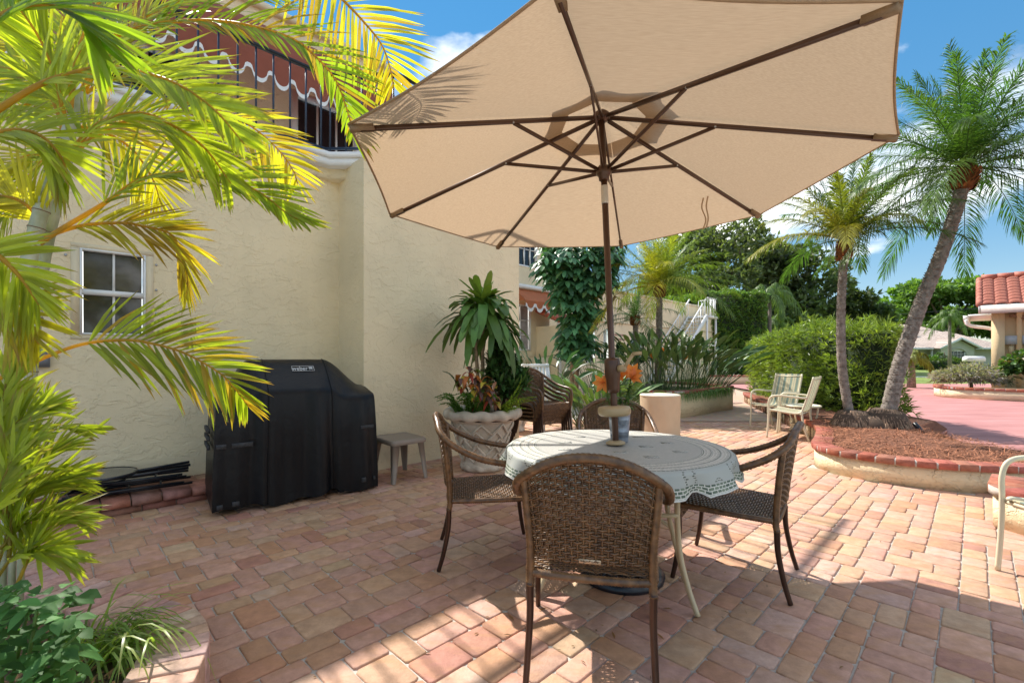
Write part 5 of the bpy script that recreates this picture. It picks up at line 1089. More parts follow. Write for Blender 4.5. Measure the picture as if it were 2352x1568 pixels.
lr = MB(); n = 2800; u = RNG.uniform(0,1,n); path = resample(spline([(2.6,9.95),(3.2,9.65),(3.65,9.8),(4.3,10.4),(4.9,10.95),(5.15,11.3)], 8), n=200); q = path[(u*199).astype(int)]; a = RNG.uniform(0,6.28,n); lr.leaves(np.column_stack([q+RNG.normal(size=(n,2))*.1, np.full(n,.5)]), np.stack([np.cos(a)*.7, np.sin(a)*.7-.25, np.ones(n)*.8],1), (0,0,1), RNG.uniform(.25,.42,n), .014, np.array((.13,.23,.07))*RNG.uniform(.6,1.8,(n,1)), droop=.9)
lr = lr.build('border_grass', M['leaf'], None, kind='stuff'); lr['label'] = 'tufted grass spilling over the brick cap of the raised planter'
# centre palm and small palm behind it
date_palm('yellow-green date palm growing from the raised planter', [(3.55,11.3,.45),(3.56,11.3,1.0),(3.58,11.3,1.9),(3.59,11.3,2.75)], (3.60,11.3,2.98), 52, 2.3, (.16,.25,.04), (.50,.44,.04), .085, .85, .7, ((-.8,-.5,0), .95))
date_palm('short palm with dark trunk in front of the far cream facade', [(3.75,14.0,.3),(3.76,14,1.0),(3.74,14,1.75),(3.72,14,2.25)], (3.72,14,2.4), 18, 1.9, (.05,.11,.03), YEL, .09, 1.0, .2)
# drum cover
dc = thing('covered_drum', 'tan cylindrical covered stand between the table and the raised planter', 'stand', (2.28,7.15,0))
mb = MB()
def dfn(a, b):
    an = a*2*math.pi; z = b*.665; r_ = .298+.006*math.sin(an*5)*(1-b)+.004*math.sin(an*9+z*8); return np.array((2.28+r_*math.cos(an), 7.15+r_*math.sin(an), z))
mb.grid(dfn, 48, 8, closeu=True); mb.build('side', simple('tan_canvas', (.56,.43,.29), .85, 0, .08, 3., .3, 60.), dc, True)
mb = MB(); mb.lathe([(.300,.655),(.305,.668),(.29,.680),(.15,.686),(0,.688)], (2.28,7.15,0), 48, capt=False); mb.build('lid', simple('pale_canvas', (.62,.54,.42), .8, 0, .15, 8., .3, 60.), dc, True)
# ------------------------------------------------------------------ SLING CHAIRS
m, t, p, o = newmat('striped_sling'); M['sling'] = m
uvn = N(t, 'ShaderNodeUVMap', uv_map='stripe'); sp = N(t, 'ShaderNodeSeparateXYZ'); L(t, uvn.outputs[0], sp.inputs[0])
r = N(t, 'ShaderNodeValToRGB'); r.color_ramp.interpolation = 'CONSTANT'; e = r.color_ramp.elements; e[0].position = 0; e[0].color = (.60,.54,.35,1); e[1].position = .13; e[1].color = (.20,.27,.22,1)
for ps, c in ((.33,(.60,.54,.35)),(.45,(.36,.40,.33)),(.49,(.60,.54,.35)),(.62,(.24,.31,.26)),(.80,(.60,.54,.35)),(.90,(.36,.40,.33)),(.93,(.60,.54,.35))): k = e.new(ps); k.color = (*c,1)
ml = N(t, 'ShaderNodeMath', operation='MULTIPLY', i_1=2.); fr_ = N(t, 'ShaderNodeMath', operation='FRACT'); L(t, sp.outputs['X'], ml.inputs[0]); L(t, ml.outputs[0], fr_.inputs[0]); L(t, fr_.outputs[0], r.inputs[0]); L(t, r.outputs[0], p.inputs['Base Color']); p.inputs['Roughness'].default_value = .7
tr = N(t, 'ShaderNodeBsdfTranslucent'); L(t, r.outputs[0], tr.inputs['Color']); mS = N(t, 'ShaderNodeMixShader'); mS.inputs[0].default_value = .3; L(t, p.outputs[0], mS.inputs[1]); L(t, tr.outputs[0], mS.inputs[2]); L(t, mS.outputs[0], o.inputs[0])
GS = 'striped sling chairs'
def sling_chair(label):
    c = thing('sling_chair', label, 'chair', (0,0,0), GS); pr = spline([(.235,.425),(.22,.432),(.08,.415),(-.10,.40),(-.185,.42),(-.225,.50),(-.30,.75),(-.355,.955)], 6); n = len(pr)
    mb = MB(); mb.grid(lambda a, b: np.array(((a*2-1)*.232, *pr[int(round(b*(n-1)))])), 6, n-1); s = mb.build('sling', M['sling'], c, True)
    uvl = s.data.uv_layers.new(name='stripe')
    for lp in s.data.loops: co = s.data.vertices[lp.vertex_index].co; uvl.data[lp.index].uv = (co.x/.464+.5, co.z)
    for k in (-1,1):
        mb = MB(); mb.tube([(k*.245, *q) for q in pr], .015, 8); mb.build('side_rail', M['cream'], c, True)
        mb = MB(); mb.tube(spline([(k*.285,.262,.004),(k*.285,.245,.22),(k*.285,.238,.42),(k*.288,.236,.55),(k*.29,.20,.635),(k*.292,.10,.662),(k*.288,-.08,.652),(k*.27,-.22,.640),(k*.252,-.268,.645)], 8), .0155, 8, flat=.75); mb.build('arm_leg', M['cream'], c, True)
        mb = MB(); mb.tube(spline([(k*.252,-.20,.45),(k*.262,-.215,.30),(k*.272,-.26,.12),(k*.276,-.30,.004)], 6), .0155, 8); mb.build('leg', M['cream'], c, True)
    for y, z in ((.225,.408),(-.19,.395)):
        mb = MB(); mb.tube([(-.28,y,z),(.28,y,z)], .010, 8); mb.build('cross_bar', M['cream'], c, True)
    mb = MB(); mb.tube([(-.245,-.345,.915),(.245,-.345,.915)], .010, 8); mb.build('top_bar', M['cream'], c, True)
    return c
sc1 = sling_chair('striped sling chair with its tall back turned toward the camera near the hedge'); sc2 = copy_tree(sc1); sc2['label'] = 'striped sling chair seen from behind, nearer the camera of the pair by the hedge'; sc3 = copy_tree(sc1); sc3['label'] = 'striped sling chair cut off by the right edge of the picture'
place(sc1, (4.60,8.12), (-.92,-.39)); place(sc2, (4.36,7.26), (-.72,.69)); place(sc3, (3.09,2.42), (-.995,.08))
gt = thing('glass_side_table', 'small round glass-topped cream side table between the striped chairs', 'table', (4.80,7.66,0)); c = np.array((4.80,7.66,0))
mb = MB(); a = np.linspace(0,2*math.pi,37); mb.tube([c+(.25*math.cos(k), .25*math.sin(k), .45) for k in a], .016, 8, cap=False); mb.build('rim', M['cream'], gt, True); mb = MB(); mb.lathe([(0,.452),(.245,.452)], c, 36, capb=False, capt=False); mb.build('glass_top', simple('pale_glass', (.30,.36,.34), .08), gt)
for k in range(4): 
    a = k*math.pi/2+.5; d = np.array((math.cos(a), math.sin(a), 0)); mb = MB(); mb.tube(spline([c+d*.24+(0,0,.44), c+d*.22+(0,0,.3), c+d*.17+(0,0,.15), c+d*.22+(0,0,.004)], 6), .013, 8); mb.build('leg', M['cream'], gt, True)
mb = MB(); mb.tube([c+(.17*math.cos(k), .17*math.sin(k), .15) for k in np.linspace(0,2*math.pi,25)], .009, 6, cap=False); mb.build('stretcher_ring', M['cream'], gt, True)
# white slatted chair and white pot behind the stack
wc = thing('white_slat_chair', 'white slatted garden chair behind the stacked wicker chairs', 'chair', (.62,8.0,0)); fw = np.array((.55,-.83,0)); rt = np.array((.83,.55,0)); c = np.array((.62,8.15,0))
WQ = lambda x, y, z: c+rt*x+fw*y+np.array((0,0,z))
for k in range(7): mb = MB(); x = (k-3)*.075; mb.bar(WQ(x,-.18,.40), WQ(x*1.05,-.36,1.10+.03*math.cos(x*4)), .05, .018, fw); mb.build('back_slat', M['white'], wc)
for s in (-1,1):
    mb = MB(); mb.bar(WQ(s*.28,-.17,.35), WQ(s*.28,-.37,1.13), .045,.03, fw); mb.build('back_post', M['white'], wc); mb = MB(); mb.bar(WQ(s*.33,.30,.60), WQ(s*.33,-.25,.62), .09,.025); mb.build('arm', M['white'], wc)
    mb = MB(); mb.bar(WQ(s*.30,.27,0), WQ(s*.30,.27,.59), .06,.04, fw); mb.build('leg', M['white'], wc); mb = MB(); mb.bar(WQ(s*.30,-.33,0), WQ(s*.30,-.2,.6), .06,.04, fw); mb.build('leg', M['white'], wc)
for k in range(6): mb = MB(); mb.bar(WQ(-.28,-.16+k*.085,.40-.0*k), WQ(.28,-.16+k*.085,.40), .072,.02); mb.build('seat_slat', M['white'], wc)
mb = MB(); mb.bar(WQ(-.30,-.36,1.10), WQ(.30,-.36,1.10), .05,.06, fw); mb.build('top_rail', M['white'], wc)
wp = thing('white_carved_pot', 'pale carved pot standing on the paving behind the chair stack legs', 'pot', (.05,7.9,0)); mb = MB(); mb.lathe([(.15,0),(.17,.02),(.15,.06),(.20,.2),(.25,.36),(.27,.40),(.28,.43),(.27,.46),(.24,.46),(.22,.40)], (.05,7.9,0), 32); mb.build('bowl', simple('pale_stone', (.62,.58,.52), .8, 0, .2, 12., .6, 40.), wp, True)
for k in range(10): a = k*.628; mb = MB(); mb.leaves([(.05+.185*math.cos(a), 7.9+.185*math.sin(a), .10)], [(math.cos(a)*.22, math.sin(a)*.22, 1)], (math.cos(a), math.sin(a), 0), .24, .09, (1,1,1), ((0,.5,.01),(.4,1,.05),(.8,.7,.05),(1,.1,.06))); mb.hast = False; mb.build('relief_leaf', M['stone'], wp)
# ================================================================== FAR WING and facade
wing = thing('garden_wing', 'two-storey cream wing with orange awning beyond the stone pot', 'house', (.6,15,0))
P1 = np.array((-.9,13.6)); 
def w3(u, d, z): q = P1+AX*u+NX*d; return np.array((q[0], q[1], z))
def spx(x): k = (x-1176)/1066; return (k*P1[1]-P1[0])/(AX[0]-k*AX[1])   # photo column -> position along the facade
uA, uB = spx(1196), spx(1234); ul, ur = spx(1188), spx(1219)
mb = MB(); wallface(mb, P1+AX*(-.5), P1+AX*spx(1262), 0, 6.6, [(uA+.5-.4,uB+.5,4.15,5.3),(ul+.5-.3,ur+.5,1.45,2.95)]); wallface(mb, P1+AX*spx(1262), P1+AX*spx(1262)-NX*.9, 0, 6.6); wallface(mb, P1+AX*spx(1262)-NX*.9, P1+AX*(spx(1262)+3.2)-NX*.9, 0, 6.6); mb.build('wall', M['stucco_far'], wing)
window(wing, w3, uA-.4, uB, 4.15, 5.3, .08, .05, 4, 2, None); window(wing, w3, ul-.3, ur, 1.45, 2.95, .08, .06, 2, 3, None, simple('curtained_glass', (.32,.29,.28), .15, 0, .3, 4.))
bl = MB()
for k in range(14): bl.add([w3(uA-.35,-.074,4.2+k*.078), w3(uB-.06,-.074,4.2+k*.078), w3(uB-.06,-.074,4.225+k*.078), w3(uA-.35,-.074,4.225+k*.078)], [(0,1,2,3)])
bl.build('blind', simple('blind_slats', (.16,.16,.17), .6), wing)
awning(wing, lambda u, d, z: w3(u, d+.01, z), spx(1180), spx(1262), 3.42, 3.0, .5, .34, M['awning_or'], False, .42, .3)
mb = MB(); v0, v1 = spx(1180), spx(1262); mb.bar(w3(v0,.05,3.50), w3(v1,.05,3.50), .12, .13); mb.build('awning_box', M['white'], wing)
awning(wing, lambda u, d, z: w3(u, d-.88, z), spx(1262)+.3, spx(1262)+1.6, 6.4, 5.75, .6, .36, M['awning'], False, .42, .3)
# porch: door wall with tiled hood, downpipe and round plaque
u0, u1 = spx(1232), spx(1275); mb = MB(); wallface(mb, P1+AX*u0+NX*.9, P1+AX*u1+NX*.9, 0, 2.25); wallface(mb, P1+AX*u0, P1+AX*u0+NX*.9, 0, 2.25); wallface(mb, P1+AX*u1+NX*.9, P1+AX*u1, 0, 2.25); mb.build('porch_wall', M['stucco_far'], wing)
mb = MB(); mb.bar(w3(u0-.05,.98,2.30), w3(u1+.05,.98,2.30), .14, .16); mb.build('gutter', M['white'], wing); mb = MB(); mb.bar(w3(u0+.06,.95,0), w3(u0+.06,.95,2.25), .08,.08); mb.build('downpipe', M['white'], wing)
M['tile'] = simple('terracotta_tile', (.40,.10,.055), .6, 0, .25, 9., .3, 60.)
for k in range(int((u1-u0)/.18)+1):
    a_ = u0-.03+k*.18; mb = MB(); mb.tube([w3(a_,1.05,2.40), w3(a_,.05,2.78)], [.085,.075], 10); mb.build('roof_tile', M['tile'], wing, True)
pq = part_empty('wall_plaque', wing); pc_ = w3((u0+u1)/2+.18,.93,1.42)
mb = MB()
for k in range(4): a = k*math.pi/2; q = pc_+np.array((*(AX*.10*math.cos(a)),0))+np.array((0,0,.13*math.sin(a))); ring_ = [q+np.array((*(AX*.12*math.cos(b)),.12*math.sin(b))) for b in np.linspace(0,2*math.pi,19)]; mb.tube(ring_, .03, 6, cap=False)
mb.build('quatrefoil_frame', M['white'], pq, True); mb = MB(); mb.add([pc_+np.array((*(AX*.17*math.cos(b)+NX*.012),.2*math.sin(b))) for b in np.linspace(0,2*math.pi,25)[:-1]], [tuple(range(24))]); mb.build('plaque_panel', simple('plaque_paint', (.72,.70,.66), .6), pq)
mb = MB(); mb.add([pc_+np.array((*(AX*x+NX*.02),z)) for x, z in ((-.035,-.1),(.04,-.1),(.05,.09),(-.02,.11))], [(0,1,2,3)]); mb.add([pc_+np.array((*(AX*.08*math.cos(b)+NX*.016),.12*math.sin(b))) for b in np.linspace(0,2*math.pi,19)[:-1]], [tuple(range(18))]); mb.build('plaque_figure', simple('grey_print', (.20,.21,.23), .6), pq)
mb = MB(); mb.box((*w3(spx(1218)+.1,.35,.62)[:2],.62), (.5,.5,1.24), R(45)); mb.build('wing_pillar', M['stucco_far'], wing)
# long low facade
fac = thing('long_facade', 'long cream single-storey facade with white windows behind the palms', 'house', (4,20,0)); P2 = np.array((-1.0,15.4))
def f3(u, d, z): q = P2+AX*u+NX*d; return np.array((q[0], q[1], z))
def fpx(x): k = (x-1176)/1066; return (k*P2[1]-P2[0])/(AX[0]-k*AX[1])
fu0 = fpx(1262); wins = [(fpx(1346),fpx(1366)),(fpx(1386),fpx(1397)),(fpx(1449),fpx(1479))]; holes = [(a-fu0,b-fu0,1.0,2.47) for a, b in wins]
mb = MB(); wallface(mb, P2+AX*fu0, P2+AX*19.5, 0, 4.2, holes); wallface(mb, P2+AX*19.5, P2+AX*19.5-NX*6, 0, 4.2); mb.build('wall', M['stucco_far'], fac)
mb = MB(); mb.prism([tuple(P2+AX*fu0+NX*.05), tuple(P2+AX*19.55+NX*.05), tuple(P2+AX*19.55-NX*6), tuple(P2+AX*fu0-NX*6)], 4.2, 4.3); mb.build('roof_slab', M['stucco_far'], fac)
mb = MB(); mb.bar(f3(fu0,.03,2.82), f3(19.4,.03,2.82), .06, .05); mb.build('string_course', M['stucco_far'], fac)
pgl = simple('bright_glass', (.20,.26,.30), .08, 0, .4, 2.)
for a_, b_ in wins: window(fac, lambda u, d, z: f3(u, d-.10, z), a_, b_, 1.0, 2.47, .06, .07, 2, 2, 1.7, pgl)
M['sign_ink'] = simple('faded_red_ink', (.30,.14,.12), .8)
random.seed(3)
for xs, zc, rows_ in ((1420,2.22,((.75,.09),(1.05,.09))),(1449,1.62,((.45,.08),(.75,.08),(1.05,.08)))):
    for k, (wid, hh) in enumerate(rows_):
        u = fpx(xs)-wid/2; end = u+wid; mb = MB()
        while u < end: l = random.uniform(.05,.12); mb.add([f3(u,.004,zc-k*.2), f3(u+l,.004,zc-k*.2), f3(u+l,.004,zc-k*.2+hh), f3(u,.004,zc-k*.2+hh)], [(0,1,2,3)]); u += l+.025
        mb.build('faded_notice', M['sign_ink'], fac)
# ------------------------------------------------------------------ white staircase
stc = thing('metal_staircase', 'white metal outdoor staircase with railings climbing to a landing', 'staircase', (10.5,25.9,0)); S1 = np.array((10.0,26.2,3.5)); sd_ = np.array((*AX,0)); nd = np.array((*NX,0)); LENS = 4.6
B0 = S1-sd_*LENS; B0[2] = 0
for s in (0,1.0):
    mb = MB(); mb.bar(B0+nd*s, S1+nd*s, .05,.26, (0,0,1)); mb.build('stringer', M['white'], stc)
NSx = 18
for k in range(NSx): q = B0+(S1-B0)*(k+.7)/NSx; mb = MB(); mb.bar(q, q+nd*1.0, .26,.035); mb.build('tread', M['white'], stc)
for s in (.02,.98):
    mb = MB(); mb.bar(B0+nd*s+(0,0,1.0), S1+nd*s+(0,0,1.0), .05,.06); mb.build('handrail', M['white'], stc)
    for k in range(15): q = B0+(S1-B0)*(k+.5)/15+nd*s; mb = MB(); mb.bar(q+(0,0,.1), q+(0,0,.98), .022 if k % 3 else .09, .022); mb.build('baluster', M['white'], stc)
ld = MB(); ld.prism([tuple((S1+nd*-.05)[:2]), tuple((S1+nd*1.1)[:2]), tuple((S1+nd*1.1+sd_*1.3)[:2]), tuple((S1+nd*-.05+sd_*1.3)[:2])], 3.42, 3.54); ld.build('landing', M['white'], stc)
for a_, b_ in ((S1+nd*1.05, S1+nd*1.05+sd_*1.25),(S1+nd*1.05+sd_*1.25, S1+sd_*1.25)):
    mb = MB(); mb.bar(a_+(0,0,1.02), b_+(0,0,1.02), .05,.05); mb.build('handrail', M['white'], stc)
    for k in range(7): q = a_+(b_-a_)*k/6; mb = MB(); mb.bar(q, q+(0,0,1.0), .03 if k not in (2,4) else .14, .025); mb.build('baluster', M['white'], stc)
for q in (S1+nd*1.0, S1+nd*1.0+sd_*1.2, S1+nd*.05+sd_*1.2): mb = MB(); mb.bar((q[0],q[1],0), (q[0],q[1],3.42), .09,.09); mb.build('post', M['white'], stc)
mb = MB(); q = S1+nd*1.0; mb.bar((q[0],q[1],1.9), tuple((q+sd_*1.2)[:2])+(1.9,), .06,.06); mb.build('brace', M['white'], stc)
# ------------------------------------------------------------------ umbrella tree (schefflera) against the wing
sf = thing('umbrella_tree', 'glossy dark green umbrella tree climbing the wing beside the orange awning', 'tree', (1.5,11.6,0))
mb = MB()
for pts in ([(1.50,11.7,0),(1.52,11.7,1.2),(1.45,11.6,2.2),(1.3,11.5,3.2)],[(1.6,11.7,0),(1.66,11.6,1.4),(1.95,11.5,2.4),(2.3,11.4,3.3)],[(1.62,11.6,1.2),(2.1,11.5,2.1),(2.55,11.4,2.75)]): mb.tube(spline(pts, 8), np.linspace(.07,.03,len(spline(pts, 8))), 8)
mb.build('trunk', simple('pale_bark', (.30,.19,.12), .85, 0, .3, 15., .5, 40.), sf, True)
cl_ = []
while len(cl_) < 340:
    x, z = random.uniform(1238,1425), random.uniform(545,815); k = (z-545)/270
    lo = np.interp(k, [0,.35,.45,.65,1], [1246,1240,1268,1284,1300])+8*math.sin(z*.07); hi = np.interp(k, [0,.2,.45,.65,1], [1432,1425,1385,1362,1350])+12*math.sin(z*.09)
    if lo < x < hi: Yq = random.uniform(10.6,12.0); cl_.append(px(x, z, Yq))
cl_ = np.array(cl_); mb = MB()
for j in range(9):
    a = 2*np.pi*j/9+RNG.uniform(0,1,len(cl_)); d = np.stack([np.cos(a), np.sin(a)*.8-.25, RNG.uniform(-.35,.1,len(cl_))], 1); mb.leaves(cl_, d, (0,-.4,1), RNG.uniform(.24,.40,len(cl_)), RNG.uniform(.09,.12,len(cl_)), np.array((.07,.18,.075))*RNG.uniform(.5,1.7,(len(cl_),1))+np.array((.06,.05,0))*(RNG.uniform(size=(len(cl_),1)) < .06), ((0,.15,0),(.35,.7,.02),(.7,1,.01),(.9,.6,0),(1,.1,0)), .45, .1)
mb.build('crown', M['leafthick'], sf, kind='stuff')
# ------------------------------------------------------------------ big trees
def leafy_tree(label, cx, Y, base_h, top, rad, n, col, leaf=.34, clumps=46, name='oak_tree', flat=1., seed=1, trunk=.35, per=3):
    rs = np.random.default_rng(seed); t = thing(name, label, 'tree', (cx,Y,0)); mb = MB(); mb.tube(spline([(cx,Y,0),(cx+.2,Y,base_h*.7),(cx,Y,base_h+1.5)], 6), np.linspace(trunk,trunk*.6,13), 10); cen_ = np.array((cx,Y,(base_h+top)/2)); hz = (top-base_h)/2
    cl = []; 
    while len(cl) < clumps:
        q = rs.uniform(-1,1,3)
        if np.linalg.norm(q) < 1 and np.linalg.norm(q) > .45: cl.append(cen_+q*np.array((rad,rad,hz)))
    for q in cl[:14]: mb.tube(spline([(cx,Y,base_h*.8),tuple((np.array((cx,Y,base_h+1))+q)/2),tuple(q)], 4), np.linspace(trunk*.45,trunk*.08,9), 6)
    mb.build('trunk', M['wood'], t); cl = np.array(cl); k = rs.integers(0,clumps,n); rr_ = rs.uniform(.55,1.05,(clumps,1))*rad*.30; v = rs.normal(size=(n,3)); v /= np.linalg.norm(v,axis=1)[:,None]; r_ = rs.uniform(.35,1,(n,1))**.5; pos = cl[k]+v*r_*rr_[k]*np.array((1.15,1.15,.75*flat)); br = rs.uniform(.6,1.35,(clumps,1))[k]
    f = MB()
    for j in range(per): f.leaves(pos, rs.normal(size=(n,3))+v*.6, rs.normal(size=(n,3)), leaf*rs.uniform(.6,1.2,n), leaf*.5, np.array(col)*br*rs.uniform(.6,1.4,(n,1)), ((0,.4,0),(.5,1,.04),(1,.15,0)))
    f.build('crown', M['leaf'], t, kind='stuff'); return t
leafy_tree('large live oak with open crown behind the tall hedge', 18.6, 43, 3.0, 13.3, 6.2, 9000, (.12,.16,.07), .40, 74, seed=4)
leafy_tree('dark live oak right of the larger oak above the clipped hedge', 25.5, 42, 2.2, 11.2, 5.0, 7000, (.095,.14,.05), .42, 52, seed=8)
leafy_tree('lower oak with drooping limbs at the right end of the tree group', 28.6, 40, 1.2, 6.6, 3.2, 3200, (.08,.125,.05), .40, 30, seed=9)
leafy_tree('spreading bright green pine beyond the neighbouring house', 69.5, 74, 4.5, 13.2, 9.5, 9000, (.14,.25,.055), .75, 60, name='pine_tree', flat=.5, seed=5, trunk=.6)
leafy_tree('rounded pine just right of the spreading pine behind the garage', 81, 76, 4.0, 11.0, 6.5, 4000, (.12,.22,.05), .75, 34, name='pine_tree', flat=.5, seed=15, trunk=.5)
for i, (xx, YY, tt, rr) in enumerate([(1945,60,4.6,3.0),(2000,62,5.6,3.6),(2045,64,6.2,3.4),(2105,66,6.0,3.4),(1900,58,5.2,3)]):
    leafy_tree(['low round tree left of the distant tree line','second low tree of the distant tree line','third low tree of the distant tree line','low tree behind the neighbouring roof ridge','dark low tree at the foot of the oaks'][i], (xx-1176)/1066*YY, YY, .6, tt, rr, 1800, (.10,.16,.05), .5, 16, name='background_tree', seed=20+i, trunk=.2)
# feathery palms behind hedge and facade
def queen_palm(label, x, Y, zc, L_, nf, col, seed):
    random.seed(seed); t = thing('queen_palm', label, 'palm', (x,Y,0)); mb = MB(); mb.tube([(x,Y,0),(x,Y,zc*.5),(x,Y,zc)], [.16,.13,.11], 10); mb.build('trunk', M['bark'], t)
    for i in range(nf):
        a = i*2.4; q = i/nf; e = R(75)-R(80)*q; h = np.array((math.cos(a), math.sin(a), 0)); pts = [np.array((x,Y,zc))+h*L_*s*math.cos(e)*(1-.25*s)+np.array((0,0,L_*s*math.sin(e)-.75*L_*s*s)) for s in np.linspace(0,1,6)]
        frond(t, pts, 34, .62*L_/2.6, .035, col, np.array(col)*1.3, .02, (60,30), .1, 1.0, M['leaf'])
    return t
queen_palm('feathery queen palm drooping behind the tall hedge', 17.2, 31, 5.3, 2.9, 20, (.13,.21,.06), 2)
queen_palm('queen palm partly hidden behind the hedge right of the first', 18.6, 33, 3.6, 2.6, 14, (.11,.19,.05), 5)
queen_palm('palm with drooping fronds in front of the pine beside the garage', 41.5, 44, 5.0, 2.6, 18, (.12,.20,.045), 6)
queen_palm('small palm beside the neighbouring lawn right of the leaning trunk', 16.35, 19.0, 1.25, 1.05, 14, (.22,.25,.05), 8)
# ------------------------------------------------------------------ neighbouring house
nb = thing('neighbour_house', 'pale green neighbouring house with grey tiled hip roof across the lawn', 'house', (50,56,0)); nY = 55.
M['sage'] = stucco('sage_stucco', (.45,.47,.38), .1, False)
m, t, p, o = newmat('far_roof_tile'); M['farroof'] = m
geo = N(t, 'ShaderNodeNewGeometry'); bt = N(t, 'ShaderNodeTexBrick', i_Scale=1., i_Mortar_Size=.035, i_Bias=0.); bt.inputs['Brick Width'].default_value = .42; bt.inputs['Row Height'].default_value = .30; bt.inputs['Color1'].default_value = (.43,.34,.29,1); bt.inputs['Color2'].default_value = (.52,.43,.37,1); bt.inputs['Mortar'].default_value = (.16,.12,.10,1); bt.offset = 0
sx = N(t, 'ShaderNodeSeparateXYZ'); L(t, geo.outputs['Position'], sx.inputs[0]); cbn = N(t, 'ShaderNodeCombineXYZ'); ad = N(t, 'ShaderNodeMath', operation='ADD'); L(t, sx.outputs['X'], ad.inputs[0]); L(t, sx.outputs['Y'], ad.inputs[1]); L(t, sx.outputs['X'], cbn.inputs[0]); zs_ = N(t, 'ShaderNodeMath', operation='MULTIPLY', i_1=1.9); L(t, sx.outputs['Z'], zs_.inputs[0]); L(t, zs_.outputs[0], cbn.inputs[1]); L(t, cbn.outputs[0], bt.inputs['Vector']); L(t, bt.outputs['Color'], p.inputs['Base Color']); p.inputs['Roughness'].default_value = .85
X = lambda x, Y=nY: (x-1176)/1066*Y
x0, x1 = X(1960), X(2300); mb = MB(); zE = 2.35
gx0, gx1 = X(2143), X(2219)
wallface(mb, np.array((x0,nY+.6)), np.array((x1,nY+.6)), 0, zE); wallface(mb, np.array((x0,nY+10)), np.array((x0,nY+.6)), 0, zE); mb.build('wall', M['sage'], nb)
mb = MB(); ax0, ax1 = X(2163), X(2198)
wallface(mb, np.array((gx0,nY-1)), np.array((gx1,nY-1)), 0, zE, [(ax0-gx0,ax1-gx0,.85,2.02)]); wallface(mb, np.array((gx0,nY+.6)), np.array((gx0,nY-1)), 0, zE); gm_ = (gx0+gx1)/2; mb.add([(gx0,nY-1,zE),(gx1,nY-1,zE),(gm_,nY-1,zE+1.05)], [(0,1,2)]); mb.build('gable_wall', M['sage'], nb)
window(nb, lambda u, d, z: np.array((u, nY-1-d, z)), ax0, ax1, .85, 2.02, .08, .08, 4, 3, None, simple('far_glass', (.05,.08,.09), .1))
mb = MB(); am = (ax0+ax1)/2; aw_ = (ax1-ax0)/2+.12; pts = [(am+aw_*math.cos(a), nY-1.06, 1.55+.72*math.sin(a)) for a in np.linspace(0,math.pi,17)]; mb.tube([(am+aw_,nY-1.06,.5)]+pts+[(am-aw_,nY-1.06,.5)], .10, 6); mb.build('arch_surround', M['sage'], nb)
mb = MB(); e_ = .5
rz = px(2085,745,nY+7)[2]; mb.add([(x0-e_,nY,zE),(x1+e_,nY,zE),(x1+e_,nY+14,zE),(x0-e_,nY+14,zE),(X(2040,nY+7),nY+7,rz),(X(2098,nY+7),nY+7,rz)], [(0,1,5,4),(1,2,5),(2,3,4,5),(3,0,4)]); mb.build('roof', M['farroof'], nb)
pk_ = (X(2180,nY+3),nY+3.4,px(2180,760,nY+3)[2]); mb = MB(); mb.add([(X(2040),nY-.6,zE-.02),(X(2318),nY-.6,zE-.02),(X(2318),nY+8,zE-.02),(X(2040),nY+8,zE-.02),pk_], [(0,1,4),(1,2,4),(2,3,4),(3,0,4)]); mb.build('roof', M['farroof'], nb)
mb = MB(); mb.add([(gx0-.45,nY-1.5,zE-.08),(gm_,nY-1.5,zE+1.18),(gm_,nY+2.5,zE+1.18),(gx0-.45,nY+2.5,zE-.08)], [(0,1,2,3)]); mb.add([(gx1+.45,nY-1.5,zE-.08),(gm_,nY-1.5,zE+1.18),(gm_,nY+2.5,zE+1.18),(gx1+.45,nY+2.5,zE-.08)], [(0,1,2,3)]); mb.build('gable_roof', M['farroof'], nb)
mb = MB(); mb.bar((gx0-.5,nY-1.52,zE-.15), (gm_,nY-1.52,zE+1.10), .05,.24); mb.bar((gx1+.5,nY-1.52,zE-.15), (gm_,nY-1.52,zE+1.10), .05,.24); mb.bar((X(2040),nY-.62,zE-.1), (gx0-.5,nY-.62,zE-.1), .05,.22); mb.bar((gx1+.5,nY-.62,zE-.1), (X(2318),nY-.62,zE-.1), .05,.22); mb.build('fascia', simple('grey_green_trim', (.55,.60,.58), .6), nb)
mb = MB(); mb.bar((gx0-.35,nY-.2,0), (gx0-.35,nY-.2,zE), .25,.15); mb.build('downpipe', M['white'], nb)
blob_hedge('low_hedge', 'low clipped hedge in front of the neighbouring house', [(X(2095,47),46),(X(2215,47),46),(X(2215,47),47.5),(X(2095,47),47.5)], 0, .95, 900, .16, .07, (.08,.15,.03), 3)
leafy_tree('round clipped bush below the arched window', X(2169,50), 50, .3, 1.75, 1.15, 900, (.09,.18,.03), .16, 14, name='round_bush', seed=31, trunk=.06)
mbx = thing('mailbox', 'white mailbox beyond the grey-purple shrub', 'mailbox', (X(2237,24),24,0)); mb = MB(); q = np.array((X(2237,24),24,0)); mb.box(q+(0,0,.5), (.12,.12,1.0)); mb.build('post', M['white'], mbx)
mb = MB(); prf = [(-.17,1.02),(.17,1.02)]+[(.17*math.cos(a), 1.17+.13*math.sin(a)) for a in np.linspace(0,math.pi,9)]; mb.extrude([(0,y,z) for y, z in prf], q+(-.45,0,0), q+(.45,0,0)); mb.build('box', M['white'], mbx)
